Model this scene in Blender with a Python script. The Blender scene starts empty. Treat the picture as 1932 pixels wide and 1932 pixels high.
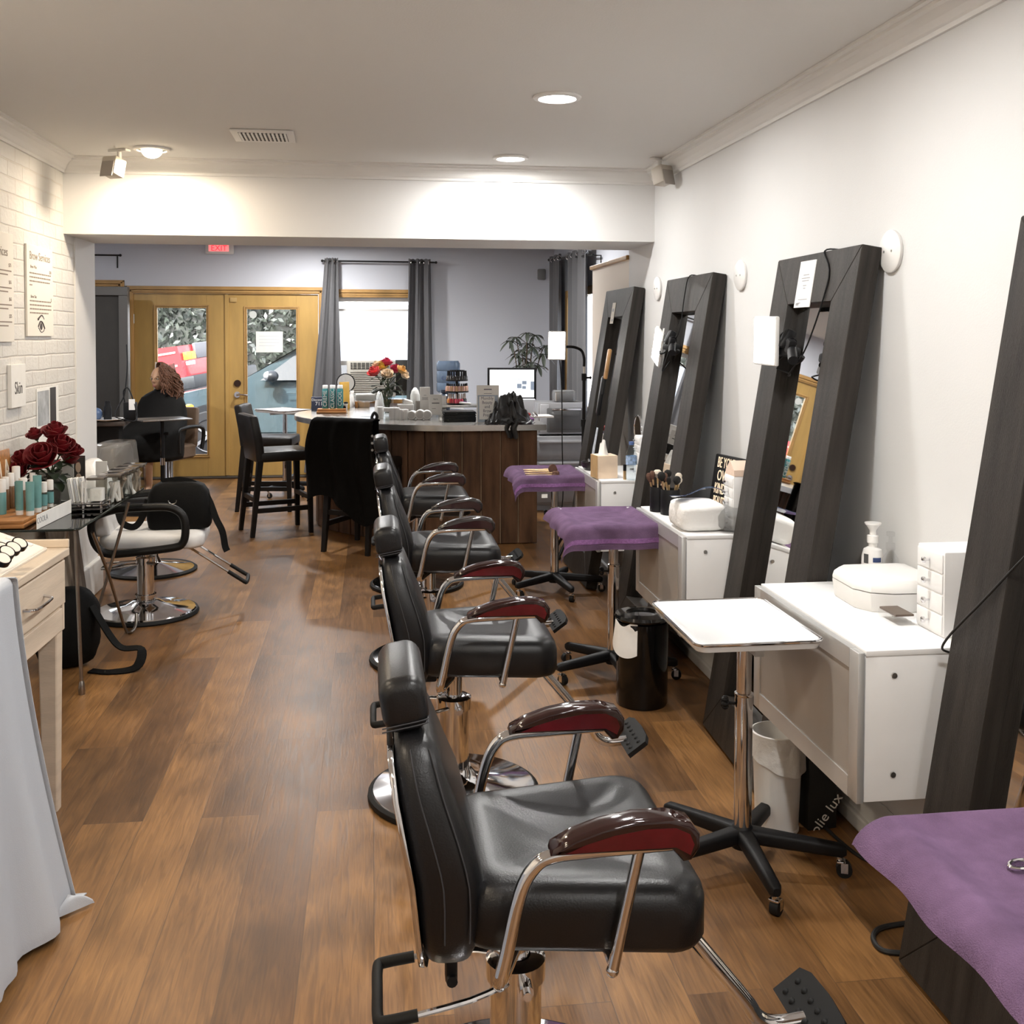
import bpy, bmesh, math, random
from mathutils import Vector, Matrix, Euler
PI = math.pi
sc = bpy.context.scene
C = sc.collection
random.seed(7)

# ---------------------------------------------------------------- view maths (used once, to read real positions off the photo)
CF, CYAW, CPIT, CROL, CPY, CH = 1980.0, .132, .034, .002, 698.0, 1.59
def _ray(px, py):
    a, b = px - 966, py - CPY
    c, s = math.cos(CROL), math.sin(CROL)
    u, v = (c * a + s * b) / CF, (-s * a + c * b) / CF
    up = -v
    d = math.cos(CPIT) + up * math.sin(CPIT); z = -math.sin(CPIT) + up * math.cos(CPIT)
    return Vector((u * math.cos(CYAW) + d * math.sin(CYAW), -u * math.sin(CYAW) + d * math.cos(CYAW), z))
def onz(px, py, z=0.0):
    r = _ray(px, py); t = (z - CH) / r.z
    return Vector((r.x * t, r.y * t, z))
def ony(px, py, Y):
    r = _ray(px, py); t = Y / r.y
    return Vector((r.x * t, Y, CH + r.z * t))
def onx(px, py, X):
    r = _ray(px, py); t = X / r.x
    return Vector((X, r.y * t, CH + r.z * t))

# ---------------------------------------------------------------- materials
_M = {}
def M(name, col, rough=.5, metal=0., var=0., vscale=8., bump=0., bscale=60., coat=0., trans=0., alpha=1., ior=1.45, emit=None, es=0., stretch=None, spec=None, sheen=0., sub=0.):
    if name in _M: return _M[name]
    m = bpy.data.materials.new(name); m.use_nodes = True
    nt = m.node_tree; N, L = nt.nodes, nt.links
    b = N['Principled BSDF']; I = b.inputs
    c = (*col, 1)
    I['Base Color'].default_value = c; I['Roughness'].default_value = rough; I['Metallic'].default_value = metal
    I['Coat Weight'].default_value = coat; I['Coat Roughness'].default_value = .08
    I['Transmission Weight'].default_value = trans; I['Alpha'].default_value = alpha; I['IOR'].default_value = ior
    if spec is not None: I['Specular IOR Level'].default_value = spec
    if sheen: I['Sheen Weight'].default_value = sheen
    if sub: I['Subsurface Weight'].default_value = sub; I['Subsurface Radius'].default_value = (.02, .01, .006)
    if emit: I['Emission Color'].default_value = (*emit, 1); I['Emission Strength'].default_value = es
    if var or bump:
        tc = N.new('ShaderNodeTexCoord'); mp = N.new('ShaderNodeMapping'); L.new(tc.outputs['Object'], mp.inputs[0])
        if stretch: mp.inputs['Scale'].default_value = stretch
    if var:
        nz = N.new('ShaderNodeTexNoise'); nz.inputs['Scale'].default_value = vscale; nz.inputs['Detail'].default_value = 5
        L.new(mp.outputs[0], nz.inputs['Vector'])
        r = N.new('ShaderNodeValToRGB'); r.color_ramp.elements[0].position = .3; r.color_ramp.elements[1].position = .7
        r.color_ramp.elements[0].color = (*[max(0, x * (1 - var)) for x in col], 1); r.color_ramp.elements[1].color = (*[min(1, x * (1 + var)) for x in col], 1)
        L.new(nz.outputs['Fac'], r.inputs[0]); L.new(r.outputs[0], I['Base Color'])
    if bump:
        n2 = N.new('ShaderNodeTexNoise'); n2.inputs['Scale'].default_value = bscale; n2.inputs['Detail'].default_value = 4
        L.new(mp.outputs[0], n2.inputs['Vector'])
        bp = N.new('ShaderNodeBump'); bp.inputs['Strength'].default_value = bump; bp.inputs['Distance'].default_value = .01
        L.new(n2.outputs['Fac'], bp.inputs['Height']); L.new(bp.outputs[0], I['Normal'])
    _M[name] = m
    return m

# ---------------------------------------------------------------- mesh builder
def quat_to(d):
    return Vector((0, 0, 1)).rotation_difference(Vector(d).normalized()).to_matrix().to_4x4()
class MB:
    def __init__(s): s.bm = bmesh.new(); s.T = Matrix.Identity(4)
    def v(s, p): return s.bm.verts.new(s.T @ Vector(p))
    def face(s, vs):
        try: return s.bm.faces.new(vs)
        except ValueError: return None
    def poly(s, pts): return s.face([s.v(p) for p in pts])
    def box(s, c, d, rot=None, bev=0., seg=2):
        """c centre, d full dims, rot Euler tuple"""
        t = bmesh.new(); bmesh.ops.create_cube(t, size=1)
        bmesh.ops.scale(t, vec=d, verts=t.verts)
        if bev: bmesh.ops.bevel(t, geom=t.edges[:], offset=min(bev, min(d) * .49), segments=seg, profile=.5, affect='EDGES')
        mt = Matrix.Translation(c) @ (Euler(rot).to_matrix().to_4x4() if rot else Matrix.Identity(4))
        s.merge(t, mt); return s
    def merge(s, t, mt=None):
        mt = s.T @ (mt or Matrix.Identity(4))
        mp = {}
        for v in t.verts: mp[v] = s.bm.verts.new(mt @ v.co)
        flip = mt.determinant() < 0
        for f in t.faces:
            vs = [mp[v] for v in f.verts]
            if flip: vs.reverse()
            nf = s.face(vs)
            if nf: nf.smooth = f.smooth
        t.free()
    def b(s, x0, y0, z0, x1, y1, z1, bev=0., seg=2):
        return s.box(((x0 + x1) / 2, (y0 + y1) / 2, (z0 + z1) / 2), (abs(x1 - x0), abs(y1 - y0), abs(z1 - z0)), None, bev, seg)
    def cyl(s, p0, p1, r0, r1=None, n=20, cap=True):
        p0, p1 = Vector(p0), Vector(p1); r1 = r0 if r1 is None else r1
        m = Matrix.Translation(p0) @ quat_to(p1 - p0); h = (p1 - p0).length
        a = [s.v(m @ Vector((r0 * math.cos(2 * PI * i / n), r0 * math.sin(2 * PI * i / n), 0))) for i in range(n)]
        c = [s.v(m @ Vector((r1 * math.cos(2 * PI * i / n), r1 * math.sin(2 * PI * i / n), h))) for i in range(n)]
        for i in range(n): s.face([a[i], a[(i + 1) % n], c[(i + 1) % n], c[i]])
        if cap: s.face(a[::-1]); s.face(c)
        return s
    def tube(s, pts, r, n=10, closed=False, cap=True, smooth=0):
        P = [Vector(p) for p in pts]
        if smooth: P = spline(P, smooth, closed)
        R = r if callable(r) else (lambda t: r)
        k = len(P); rings = []; prev = None
        for i in range(k):
            if closed: d = P[(i + 1) % k] - P[i - 1]
            else: d = P[min(i + 1, k - 1)] - P[max(i - 1, 0)]
            d.normalize()
            if prev is None:
                u = d.orthogonal().normalized()
            else:
                u = prev - d * prev.dot(d)
                u = u.normalized() if u.length > 1e-6 else d.orthogonal().normalized()
            prev = u; w = d.cross(u); rr = R(i / max(1, k - 1))
            rings.append([s.v(P[i] + u * rr * math.cos(2 * PI * j / n) + w * rr * math.sin(2 * PI * j / n)) for j in range(n)])
        for i in range(k if closed else k - 1):
            A, B = rings[i], rings[(i + 1) % k]
            for j in range(n): s.face([A[j], A[(j + 1) % n], B[(j + 1) % n], B[j]])
        if cap and not closed: s.face(rings[0][::-1]); s.face(rings[-1])
        return s
    def sweep(s, pts, prof, up=(0, 0, 1), smooth=0, cap=True):
        """sweep 2d profile [(side, up)] along pts"""
        P = [Vector(p) for p in pts]
        if smooth: P = spline(P, smooth, False)
        rings = []; up = Vector(up); k = len(P)
        for i in range(k):
            d = (P[min(i + 1, k - 1)] - P[max(i - 1, 0)]).normalized()
            sd = d.cross(up).normalized(); uu = sd.cross(d)
            rings.append([s.v(P[i] + sd * a + uu * b) for a, b in prof])
        n = len(prof)
        for A, B in zip(rings, rings[1:]):
            for j in range(n): s.face([A[j], A[(j + 1) % n], B[(j + 1) % n], B[j]])
        if cap: s.face(rings[0][::-1]); s.face(rings[-1])
        return s
    def lathe(s, prof, o=(0, 0, 0), n=24, axis=(0, 0, 1), sq=None):
        m = Matrix.Translation(o) @ quat_to(axis); rings = []
        for r, z in prof:
            if r < 1e-6: rings.append([s.v(m @ Vector((0, 0, z)))])
            else: rings.append([s.v(m @ Vector((r * math.cos(2 * PI * i / n), r * math.sin(2 * PI * i / n) * (sq or 1), z))) for i in range(n)])
        for A, B in zip(rings, rings[1:]):
            if len(A) == 1 and len(B) == 1: continue
            for i in range(n):
                j = (i + 1) % n
                if len(A) == 1: s.face([A[0], B[j], B[i]])
                elif len(B) == 1: s.face([A[i], A[j], B[0]])
                else: s.face([A[i], A[j], B[j], B[i]])
        return s
    def sph(s, c, r, u=20, w=12):
        r = (r, r, r) if isinstance(r, (int, float)) else r
        t = bmesh.new(); bmesh.ops.create_uvsphere(t, u_segments=u, v_segments=w, radius=1)
        s.merge(t, Matrix.Translation(c) @ Matrix.Diagonal((*r, 1))); return s
    def prism(s, poly, z0, z1, m=None):
        m = m or Matrix.Identity(4)
        a = [s.v(m @ Vector((x, y, z0))) for x, y in poly]; c = [s.v(m @ Vector((x, y, z1))) for x, y in poly]
        n = len(poly)
        for i in range(n): s.face([a[i], a[(i + 1) % n], c[(i + 1) % n], c[i]])
        s.face(a[::-1]); s.face(c); return s
    def grid(s, fn, nu, nv, thick=0.):
        """fn(u,v)->point, u,v in 0..1; thick gives a closed sheet"""
        P = [[Vector(fn(i / nu, j / nv)) for j in range(nv + 1)] for i in range(nu + 1)]
        A = [[s.v(p) for p in r] for r in P]
        for i in range(nu):
            for j in range(nv): s.face([A[i][j], A[i + 1][j], A[i + 1][j + 1], A[i][j + 1]])
        if thick:
            B = []
            for i in range(nu + 1):
                r = []
                for j in range(nv + 1):
                    du = P[min(i + 1, nu)][j] - P[max(i - 1, 0)][j]; dv = P[i][min(j + 1, nv)] - P[i][max(j - 1, 0)]
                    n = du.cross(dv); n = n.normalized() if n.length > 1e-9 else Vector((0, 0, 1))
                    r.append(s.v(P[i][j] - n * thick))
                B.append(r)
            for i in range(nu):
                for j in range(nv): s.face([B[i][j], B[i][j + 1], B[i + 1][j + 1], B[i + 1][j]])
            for i in range(nu):
                s.face([A[i][0], B[i][0], B[i + 1][0], A[i + 1][0]]); s.face([A[i][nv], A[i + 1][nv], B[i + 1][nv], B[i][nv]])
            for j in range(nv):
                s.face([A[0][j], A[0][j + 1], B[0][j + 1], B[0][j]]); s.face([A[nu][j], B[nu][j], B[nu][j + 1], A[nu][j + 1]])
        return s
    def text(s, body, size, m, ext=.001, align='CENTER', sx=1.):
        """raised lettering: glyphs in local XY, m places them"""
        cu = bpy.data.curves.new('t', 'FONT'); cu.body = body; cu.size = size; cu.extrude = ext; cu.align_x = align; cu.align_y = 'CENTER'; cu.resolution_u = 3
        o = bpy.data.objects.new('t', cu); me = o.to_mesh()
        t = bmesh.new(); t.from_mesh(me); s.merge(t, m @ Matrix.Diagonal((sx, 1, 1, 1)))
        o.to_mesh_clear(); bpy.data.objects.remove(o); bpy.data.curves.remove(cu); return s
    def build(s, name, mat, parent=None, smooth=True, loc=None, rot=None, angle=40):
        bmesh.ops.recalc_face_normals(s.bm, faces=s.bm.faces[:])
        me = bpy.data.meshes.new(name); s.bm.to_mesh(me); s.bm.free()
        for m in (mat if isinstance(mat, (list, tuple)) else [mat]): me.materials.append(m)
        if smooth and len(me.polygons):
            me.polygons.foreach_set('use_smooth', [True] * len(me.polygons))
            me.set_sharp_from_angle(angle=math.radians(angle))
        o = bpy.data.objects.new(name, me); C.objects.link(o)
        if parent: o.parent = parent
        if loc is not None: o.location = loc
        if rot is not None: o.rotation_euler = rot
        return o
def spline(P, k, closed=False):
    out = []; n = len(P)
    for i in range(n if closed else n - 1):
        if closed: a, b, c, d = P[i - 1], P[i], P[(i + 1) % n], P[(i + 2) % n]
        else: a, b, c, d = P[max(i - 1, 0)], P[i], P[i + 1], P[min(i + 2, n - 1)]
        for j in range(k):
            t = j / k
            out.append(.5 * ((2 * b) + (c - a) * t + (2 * a - 5 * b + 4 * c - d) * t * t + (3 * b - a - 3 * c + d) * t ** 3))
    if not closed: out.append(P[-1])
    return out
def rrect(w, h, r, n=5):
    out = []
    for cx, cy, a in ((w / 2 - r, h / 2 - r, 0), (-w / 2 + r, h / 2 - r, 90), (-w / 2 + r, -h / 2 + r, 180), (w / 2 - r, -h / 2 + r, 270)):
        for i in range(n + 1):
            t = math.radians(a + 90 * i / n); out.append((cx + r * math.cos(t), cy + r * math.sin(t)))
    return out
def loft(mb, rings, cap=True):
    R = [[mb.v(p) for p in r] for r in rings]; n = len(R[0])
    for A, B in zip(R, R[1:]):
        for j in range(n): mb.face([A[j], A[(j + 1) % n], B[(j + 1) % n], B[j]])
    if cap: mb.face(R[0][::-1]); mb.face(R[-1])
    return mb
def tag(o, label, cat, group=None, kind=None):
    o['label'] = label; o['category'] = cat
    if group: o['group'] = group
    if kind: o['kind'] = kind
    return o
def thing(name, label, cat, loc=(0, 0, 0), rz=0., group=None, rot=None):
    o = bpy.data.objects.new(name, None); C.objects.link(o); o.location = loc
    o.rotation_euler = rot or (0, 0, rz); o.empty_display_size = .05
    return tag(o, label, cat, group)
def struct(name, mb, mat, parent=None, smooth=False):
    o = mb.build(name, mat, parent, smooth)
    if not parent: o['kind'] = 'structure'
    return o
def dup(root, loc=None, rz=None, label=None, group=None, rot=None, scale=None):
    def cp(o, par):
        c = o.copy(); C.objects.link(c)
        if par: c.parent = par
        for ch in o.children: cp(ch, c)
        return c
    r = cp(root, None)
    if loc is not None: r.location = loc
    if rz is not None: r.rotation_euler = (0, 0, rz)
    if rot is not None: r.rotation_euler = rot
    if scale: r.scale = scale
    if label: r['label'] = label
    if group: r['group'] = group
    return r
def Rz(a): return Matrix.Rotation(a, 4, 'Z')
def Rx(a): return Matrix.Rotation(a, 4, 'X')
def Ry(a): return Matrix.Rotation(a, 4, 'Y')
def T(*p): return Matrix.Translation(p if len(p) == 3 else p[0])

chrome = M('chrome', (.72, .72, .74), .07, 1.)
steel = M('brushed_steel', (.55, .54, .52), .3, 1., var=.1, vscale=30)
leather = M('black_leather', (.005, .005, .006), .34, var=.25, vscale=5, bump=.08, bscale=260, spec=.5)
blackp = M('black_plastic', (.006, .006, .007), .5, bump=.05, bscale=200, spec=.3)
rubber = M('black_rubber', (.009, .009, .009), .6, spec=.3)
white = M('white_lacquer', (.90, .90, .90), .35, var=.02)
whitep = M('white_plastic', (.8, .79, .77), .4)
paper = M('white_paper', (.85, .84, .81), .8, var=.03, vscale=20)
def thin_glass(name, tint=(.95, .96, .96, 1), ior=1.5, rough=.01):
    m = bpy.data.materials.new(name); m.use_nodes = True; N, L = m.node_tree.nodes, m.node_tree.links
    N.remove(N['Principled BSDF']); t = N.new('ShaderNodeBsdfTransparent'); t.inputs[0].default_value = tint; g = N.new('ShaderNodeBsdfGlossy'); g.inputs['Roughness'].default_value = rough
    f = N.new('ShaderNodeFresnel'); f.inputs[0].default_value = ior; x = N.new('ShaderNodeMixShader'); ge = N.new('ShaderNodeNewGeometry'); mu = N.new('ShaderNodeMath'); mu.operation = 'MULTIPLY_ADD'; mu.inputs[1].default_value = -1.; mu.inputs[2].default_value = 1.; m2 = N.new('ShaderNodeMath'); m2.operation = 'MULTIPLY'; L.new(ge.outputs['Backfacing'], mu.inputs[0]); L.new(mu.outputs[0], m2.inputs[0]); L.new(f.outputs[0], m2.inputs[1]); L.new(m2.outputs[0], x.inputs[0]); L.new(t.outputs[0], x.inputs[1]); L.new(g.outputs[0], x.inputs[2]); L.new(x.outputs[0], N['Material Output'].inputs[0]); return m
ink = M('dark_ink', (.06, .05, .05), .8)
mirror_m = M('mirror_silver', (.88, .89, .89), .015, 1.)
# ================================================================ SETTING
XR, XL, YB, YB2, ZB, ZC, YD = 1.68, -1.71, 6.16, 6.79, 2.146, 2.57, 11.81
XR2, XL2 = 2.05, -4.2
def tex_mat(name):
    m = bpy.data.materials.new(name); m.use_nodes = True; return m, m.node_tree.nodes, m.node_tree.links
def floor_mat():
    m, N, L = tex_mat('oak_planks'); b = N['Principled BSDF']
    tc = N.new('ShaderNodeTexCoord')
    mp = N.new('ShaderNodeMapping'); mp.inputs['Rotation'].default_value = (0, 0, PI / 2); L.new(tc.outputs['Object'], mp.inputs[0])
    def brick(c1, c2, mo, ms):
        k = N.new('ShaderNodeTexBrick'); k.offset = .37; k.offset_frequency = 2
        k.inputs['Scale'].default_value = 1; k.inputs['Brick Width'].default_value = 1.75; k.inputs['Row Height'].default_value = .187
        k.inputs['Mortar Size'].default_value = ms; k.inputs['Mortar Smooth'].default_value = .3; k.inputs['Bias'].default_value = 0.
        k.inputs['Color1'].default_value = c1; k.inputs['Color2'].default_value = c2; k.inputs['Mortar'].default_value = mo
        L.new(mp.outputs[0], k.inputs['Vector']); return k
    bk = brick((.295, .150, .054, 1), (.170, .083, .032, 1), (.15, .08, .036, 1), .0016)
    rnd = brick((0, 0, 0, 1), (1, 1, 1, 1), (0, 0, 0, 1), 0.)
    # grain: noise stretched along the board, shifted per board
    off = N.new('ShaderNodeVectorMath'); off.operation = 'MULTIPLY_ADD'; off.inputs[1].default_value = (7, 3, 5)
    L.new(rnd.outputs['Color'], off.inputs[0]); L.new(tc.outputs['Object'], off.inputs[2])
    ms = N.new('ShaderNodeMapping'); ms.inputs['Scale'].default_value = (26, 1.7, 1); L.new(off.outputs[0], ms.inputs[0])
    g = N.new('ShaderNodeTexNoise'); g.inputs['Scale'].default_value = 3.2; g.inputs['Detail'].default_value = 8; g.inputs['Distortion'].default_value = 1.2; L.new(ms.outputs[0], g.inputs['Vector'])
    gr = N.new('ShaderNodeValToRGB'); gr.color_ramp.elements[0].position = .28; gr.color_ramp.elements[0].color = (.62, .60, .58, 1); gr.color_ramp.elements[1].position = .70; gr.color_ramp.elements[1].color = (1.16, 1.15, 1.10, 1)
    L.new(g.outputs['Fac'], gr.inputs[0])
    # cathedral figure
    wv = N.new('ShaderNodeTexWave'); wv.wave_type = 'RINGS'; wv.inputs['Scale'].default_value = 6; wv.inputs['Distortion'].default_value = 9; wv.inputs['Detail'].default_value = 3; wv.inputs['Detail Scale'].default_value = .6
    mw = N.new('ShaderNodeMapping'); mw.inputs['Scale'].default_value = (1.6, .22, 1); L.new(off.outputs[0], mw.inputs[0]); L.new(mw.outputs[0], wv.inputs['Vector'])
    wr = N.new('ShaderNodeValToRGB'); wr.color_ramp.elements[0].color = (.86, .84, .82, 1); wr.color_ramp.elements[1].color = (1.05, 1.05, 1.05, 1); L.new(wv.outputs['Fac'], wr.inputs[0])
    # knots and smoky stains, wide patches
    k = N.new('ShaderNodeTexNoise'); k.inputs['Scale'].default_value = 2.3; k.inputs['Detail'].default_value = 3
    mk = N.new('ShaderNodeMapping'); mk.inputs['Scale'].default_value = (1.6, .7, 1); L.new(off.outputs[0], mk.inputs[0]); L.new(mk.outputs[0], k.inputs['Vector'])
    kr = N.new('ShaderNodeValToRGB'); kr.color_ramp.elements[0].position = .30; kr.color_ramp.elements[0].color = (.42, .42, .43, 1); kr.color_ramp.elements[1].position = .5; kr.color_ramp.elements[1].color = (1, 1, 1, 1)
    L.new(k.outputs['Fac'], kr.inputs[0])
    def mul(a, bb, f=1.):
        x = N.new('ShaderNodeMix'); x.data_type = 'RGBA'; x.blend_type = 'MULTIPLY'; x.inputs[0].default_value = f
        L.new(a, x.inputs[6]); L.new(bb, x.inputs[7]); return x.outputs[2]
    c = mul(bk.outputs['Color'], gr.outputs[0]); c = mul(c, wr.outputs[0]); c = mul(c, kr.outputs[0], .8)
    L.new(c, b.inputs['Base Color']); b.inputs['Specular IOR Level'].default_value = .32
    rr = N.new('ShaderNodeMapRange'); rr.inputs['To Min'].default_value = .30; rr.inputs['To Max'].default_value = .48; L.new(g.outputs['Fac'], rr.inputs[0]); L.new(rr.outputs[0], b.inputs['Roughness'])
    bp = N.new('ShaderNodeBump'); bp.inputs['Strength'].default_value = .12; bp.inputs['Distance'].default_value = .004
    ad = N.new('ShaderNodeMath'); ad.operation = 'MULTIPLY_ADD'; ad.inputs[1].default_value = -1.5
    L.new(bk.outputs['Fac'], ad.inputs[0]); L.new(g.outputs['Fac'], ad.inputs[2]); L.new(ad.outputs[0], bp.inputs['Height']); L.new(bp.outputs[0], b.inputs['Normal'])
    return m
def brick_mat():
    m, N, L = tex_mat('white_painted_brick'); b = N['Principled BSDF']
    tc = N.new('ShaderNodeTexCoord'); sp = N.new('ShaderNodeSeparateXYZ'); cb = N.new('ShaderNodeCombineXYZ')
    L.new(tc.outputs['Object'], sp.inputs[0]); L.new(sp.outputs['Y'], cb.inputs['X']); L.new(sp.outputs['Z'], cb.inputs['Y'])
    nz = N.new('ShaderNodeTexNoise'); nz.inputs['Scale'].default_value = 5; L.new(cb.outputs[0], nz.inputs['Vector'])
    ad = N.new('ShaderNodeVectorMath'); ad.operation = 'MULTIPLY_ADD'; ad.inputs[1].default_value = (.012, .012, 0); L.new(nz.outputs['Color'], ad.inputs[0]); L.new(cb.outputs[0], ad.inputs[2])
    k = N.new('ShaderNodeTexBrick'); k.inputs['Scale'].default_value = 1; k.inputs['Brick Width'].default_value = .215; k.inputs['Row Height'].default_value = .078
    k.inputs['Mortar Size'].default_value = .006; k.inputs['Mortar Smooth'].default_value = .6
    k.inputs['Color1'].default_value = (.73, .71, .67, 1); k.inputs['Color2'].default_value = (.68, .66, .62, 1); k.inputs['Mortar'].default_value = (.66, .62, .57, 1)
    L.new(ad.outputs[0], k.inputs['Vector']); L.new(k.outputs['Color'], b.inputs['Base Color']); b.inputs['Roughness'].default_value = .55
    n2 = N.new('ShaderNodeTexNoise'); n2.inputs['Scale'].default_value = 40; L.new(cb.outputs[0], n2.inputs['Vector'])
    h = N.new('ShaderNodeMath'); h.operation = 'MULTIPLY_ADD'; h.inputs[1].default_value = -1.2; L.new(k.outputs['Fac'], h.inputs[0]); L.new(n2.outputs['Fac'], h.inputs[2])
    bp = N.new('ShaderNodeBump'); bp.inputs['Strength'].default_value = .5; bp.inputs['Distance'].default_value = .006; L.new(h.outputs[0], bp.inputs['Height']); L.new(bp.outputs[0], b.inputs['Normal'])
    return m
wallp = M('cream_wall_paint', (.70, .70, .695), .7, bump=.06, bscale=180, var=.015, vscale=3)
beamp = M('white_wall_paint', (.76, .755, .745), .7, bump=.06, bscale=180)
greyp = M('pale_grey_wall_paint', (.63, .65, .71), .7, bump=.06, bscale=160)
ceilp = M('ceiling_paint', (.74, .73, .71), .85, bump=.08, bscale=140)
trimw = M('white_trim_paint', (.78, .77, .75), .45)
gold = M('gold_door_paint', (.47, .295, .095), .38, var=.12, vscale=3, stretch=(3, 3, .6), bump=.03)
goldt = M('gold_trim_wood', (.42, .245, .085), .4, var=.2, vscale=6, stretch=(1, 1, .3))
plinthm = M('grey_board_paint', (.60, .60, .60), .5, var=.04, bump=.1, bscale=300)
pane = thin_glass('clear_pane')

struct('floor', MB().b(-4.3, -3.6, -.1, 2.2, 11.9, 0), floor_mat())
struct('ceiling', MB().b(-4.3, -3.6, ZC, 2.2, 11.95, 2.7), ceilp)
struct('wall_right', MB().b(XR, -3.6, 0, 2.2, YB2, ZC), wallp)
struct('wall_left', MB().b(-1.95, -3.6, 0, XL, 6.36, ZC), brick_mat())
struct('wall_left_pilaster', MB().b(-1.95, 6.36, 0, XL + .008, YB2, ZB), beamp)
struct('wall_behind', MB().b(-1.95, -3.7, 0, 2.2, -3.5, ZC), wallp)
struct('wall_beam', MB().b(-1.95, YB, ZB, XR, YB2, ZC), beamp)
struct('wall_alcove', MB().b(XL2 - .1, YB2 - .12, 0, -1.95, YB2, ZC), greyp)
struct('wall_alcove_left', MB().b(XL2 - .1, YB2, 0, XL2, YD + .1, ZC), greyp)
struct('wall_low_right', MB().b(XR, YB2, 0, XR + .13, 7.95, 2.085), M('warm_lit_wall', (.74, .66, .57), .7, bump=.05, bscale=160))  # peach tone is warm light on this wall, put into its colour
struct('trim_1', MB().b(XR - .02, YB2 + .002, 2.085, XR + .15, 7.97, 2.115, .006), goldt)
# far right wall with its window recess
mb = MB(); mb.b(XR2, YB2, 0, XR2 + .15, 9.5, ZC); mb.b(XR2, 9.5, 0, XR2 + .15, 10.9, .9); mb.b(XR2, 9.5, 2.0, XR2 + .15, 10.9, ZC); mb.b(XR2, 10.9, 0, XR2 + .15, YD + .1, ZC)
struct('wall_far_right', mb, greyp)
mb = MB(); mb.b(XR2 - .02, 9.38, .88, XR2 + .005, 9.5, 2.05, .005); mb.b(XR2 - .02, 10.9, .88, XR2 + .005, 11.02, 2.05, .005); mb.b(XR2 - .02, 9.5, 1.97, XR2 + .005, 10.9, 2.05, .005); mb.b(XR2 - .03, 9.36, .84, XR2 + .005, 11.04, .9, .005)
w3 = struct('window_3', mb, goldt)
MB().b(XR2 + .06, 9.5, .9, XR2 + .068, 10.9, 2.0).build('window_pane', pane, w3, False)
# door wall with three openings
DX0, DX1, DZ = -2.60, -.56, 2.06
WX0, WX1, WZ0, WZ1 = -.47, .52, .86, 2.0
VX0, VX1 = -3.75, -2.74
Y0, Y1 = YD, YD + .16
mb = MB()
mb.b(XL2, Y0, 0, VX0, Y1, ZC); mb.b(VX0, Y0, 0, VX1, Y1, .9); mb.b(VX0, Y0, 2.08, VX1, Y1, ZC); mb.b(VX1, Y0, 0, DX0, Y1, ZC)
mb.b(DX0, Y0, DZ, DX1, Y1, ZC); mb.b(DX1, Y0, 0, WX0, Y1, ZC); mb.b(WX0, Y0, 0, WX1, Y1, WZ0); mb.b(WX0, Y0, WZ1, WX1, Y1, ZC); mb.b(WX1, Y0, 0, XR2 + .15, Y1, ZC)
struct('wall_front', mb, greyp)
# casings
def casing(name, x0, x1, z0, z1, w, sill=False):
    mb = MB()
    for k, (e, d) in enumerate(((0, .018), (.018, .03), (.045, .02), (.062, .012))):
        if e + .012 > w: break
        o = w - e
        mb.b(x0 - o, YD - d, z0, x0 - max(0, o - .02), YD + .02, z1 + o, .003); mb.b(x1 + max(0, o - .02), YD - d, z0, x1 + o, YD + .02, z1 + o, .003)
        mb.b(x0 - o, YD - d, z1 + max(0, o - .02), x1 + o, YD + .02, z1 + o, .003)
    mb.b(x0 - w, YD - .008, z0, x0 + .004, YD + .03, z1 + w); mb.b(x1 - .004, YD - .008, z0, x1 + w, YD + .03, z1 + w); mb.b(x0, YD - .008, z1 - .004, x1, YD + .03, z1 + w)
    if sill: mb.b(x0 - w - .03, YD - .06, z0 - .04, x1 + w + .03, YD + .02, z0, .006)
    return struct(name, mb, goldt)
casing('trim_2', DX0 + .03, DX1 - .03, 0, 2.03, .075)
struct('trim_3', MB().b(DX0, YD - .03, 0, DX1, YD + .16, .022, .008), M('dark_threshold', (.06, .05, .04), .5))
wn = casing('window_1', WX0, WX1, WZ0, WZ1, .085, True)
wn2 = casing('window_2', VX0, VX1, .9, 2.08, .085, True)
MB().b(VX0, YD + .09, .9, VX1, YD + .096, 2.08).build('window_pane', pane, wn2, False)
mb = MB()
for x0, x1 in ((WX0, WX0 + .04), (WX1 - .04, WX1)): mb.b(x0, YD + .06, 1.25, x1, YD + .1, WZ1)
mb.b(WX0, YD + .06, 1.95, WX1, YD + .1, WZ1); mb.b(WX0, YD + .06, 1.24, WX1, YD + .1, 1.29); mb.b(WX0, YD + .055, 1.845, WX1, YD + .105, 1.872)
mb.build('window_sash', M('white_sash_paint', (.75, .74, .72), .4), wn, False)
MB().b(WX0 + .04, YD + .078, 1.87, WX1 - .04, YD + .083, 1.95).build('window_pane', pane, wn, False)
hz = bpy.data.materials.new('milky_window_film'); hz.use_nodes = True; N_, L_ = hz.node_tree.nodes, hz.node_tree.links; N_.remove(N_['Principled BSDF'])
_t = N_.new('ShaderNodeBsdfTransparent'); _d = N_.new('ShaderNodeBsdfTranslucent'); _d.inputs[0].default_value = (.9, .92, .94, 1); _mx = N_.new('ShaderNodeMixShader'); _mx.inputs[0].default_value = .62; L_.new(_t.outputs[0], _mx.inputs[1]); L_.new(_d.outputs[0], _mx.inputs[2]); L_.new(_mx.outputs[0], N_['Material Output'].inputs[0])
MB().b(WX0 + .04, YD + .078, 1.29, WX1 - .04, YD + .083, 1.847).build('filmed_pane', hz, wn, False)
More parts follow.
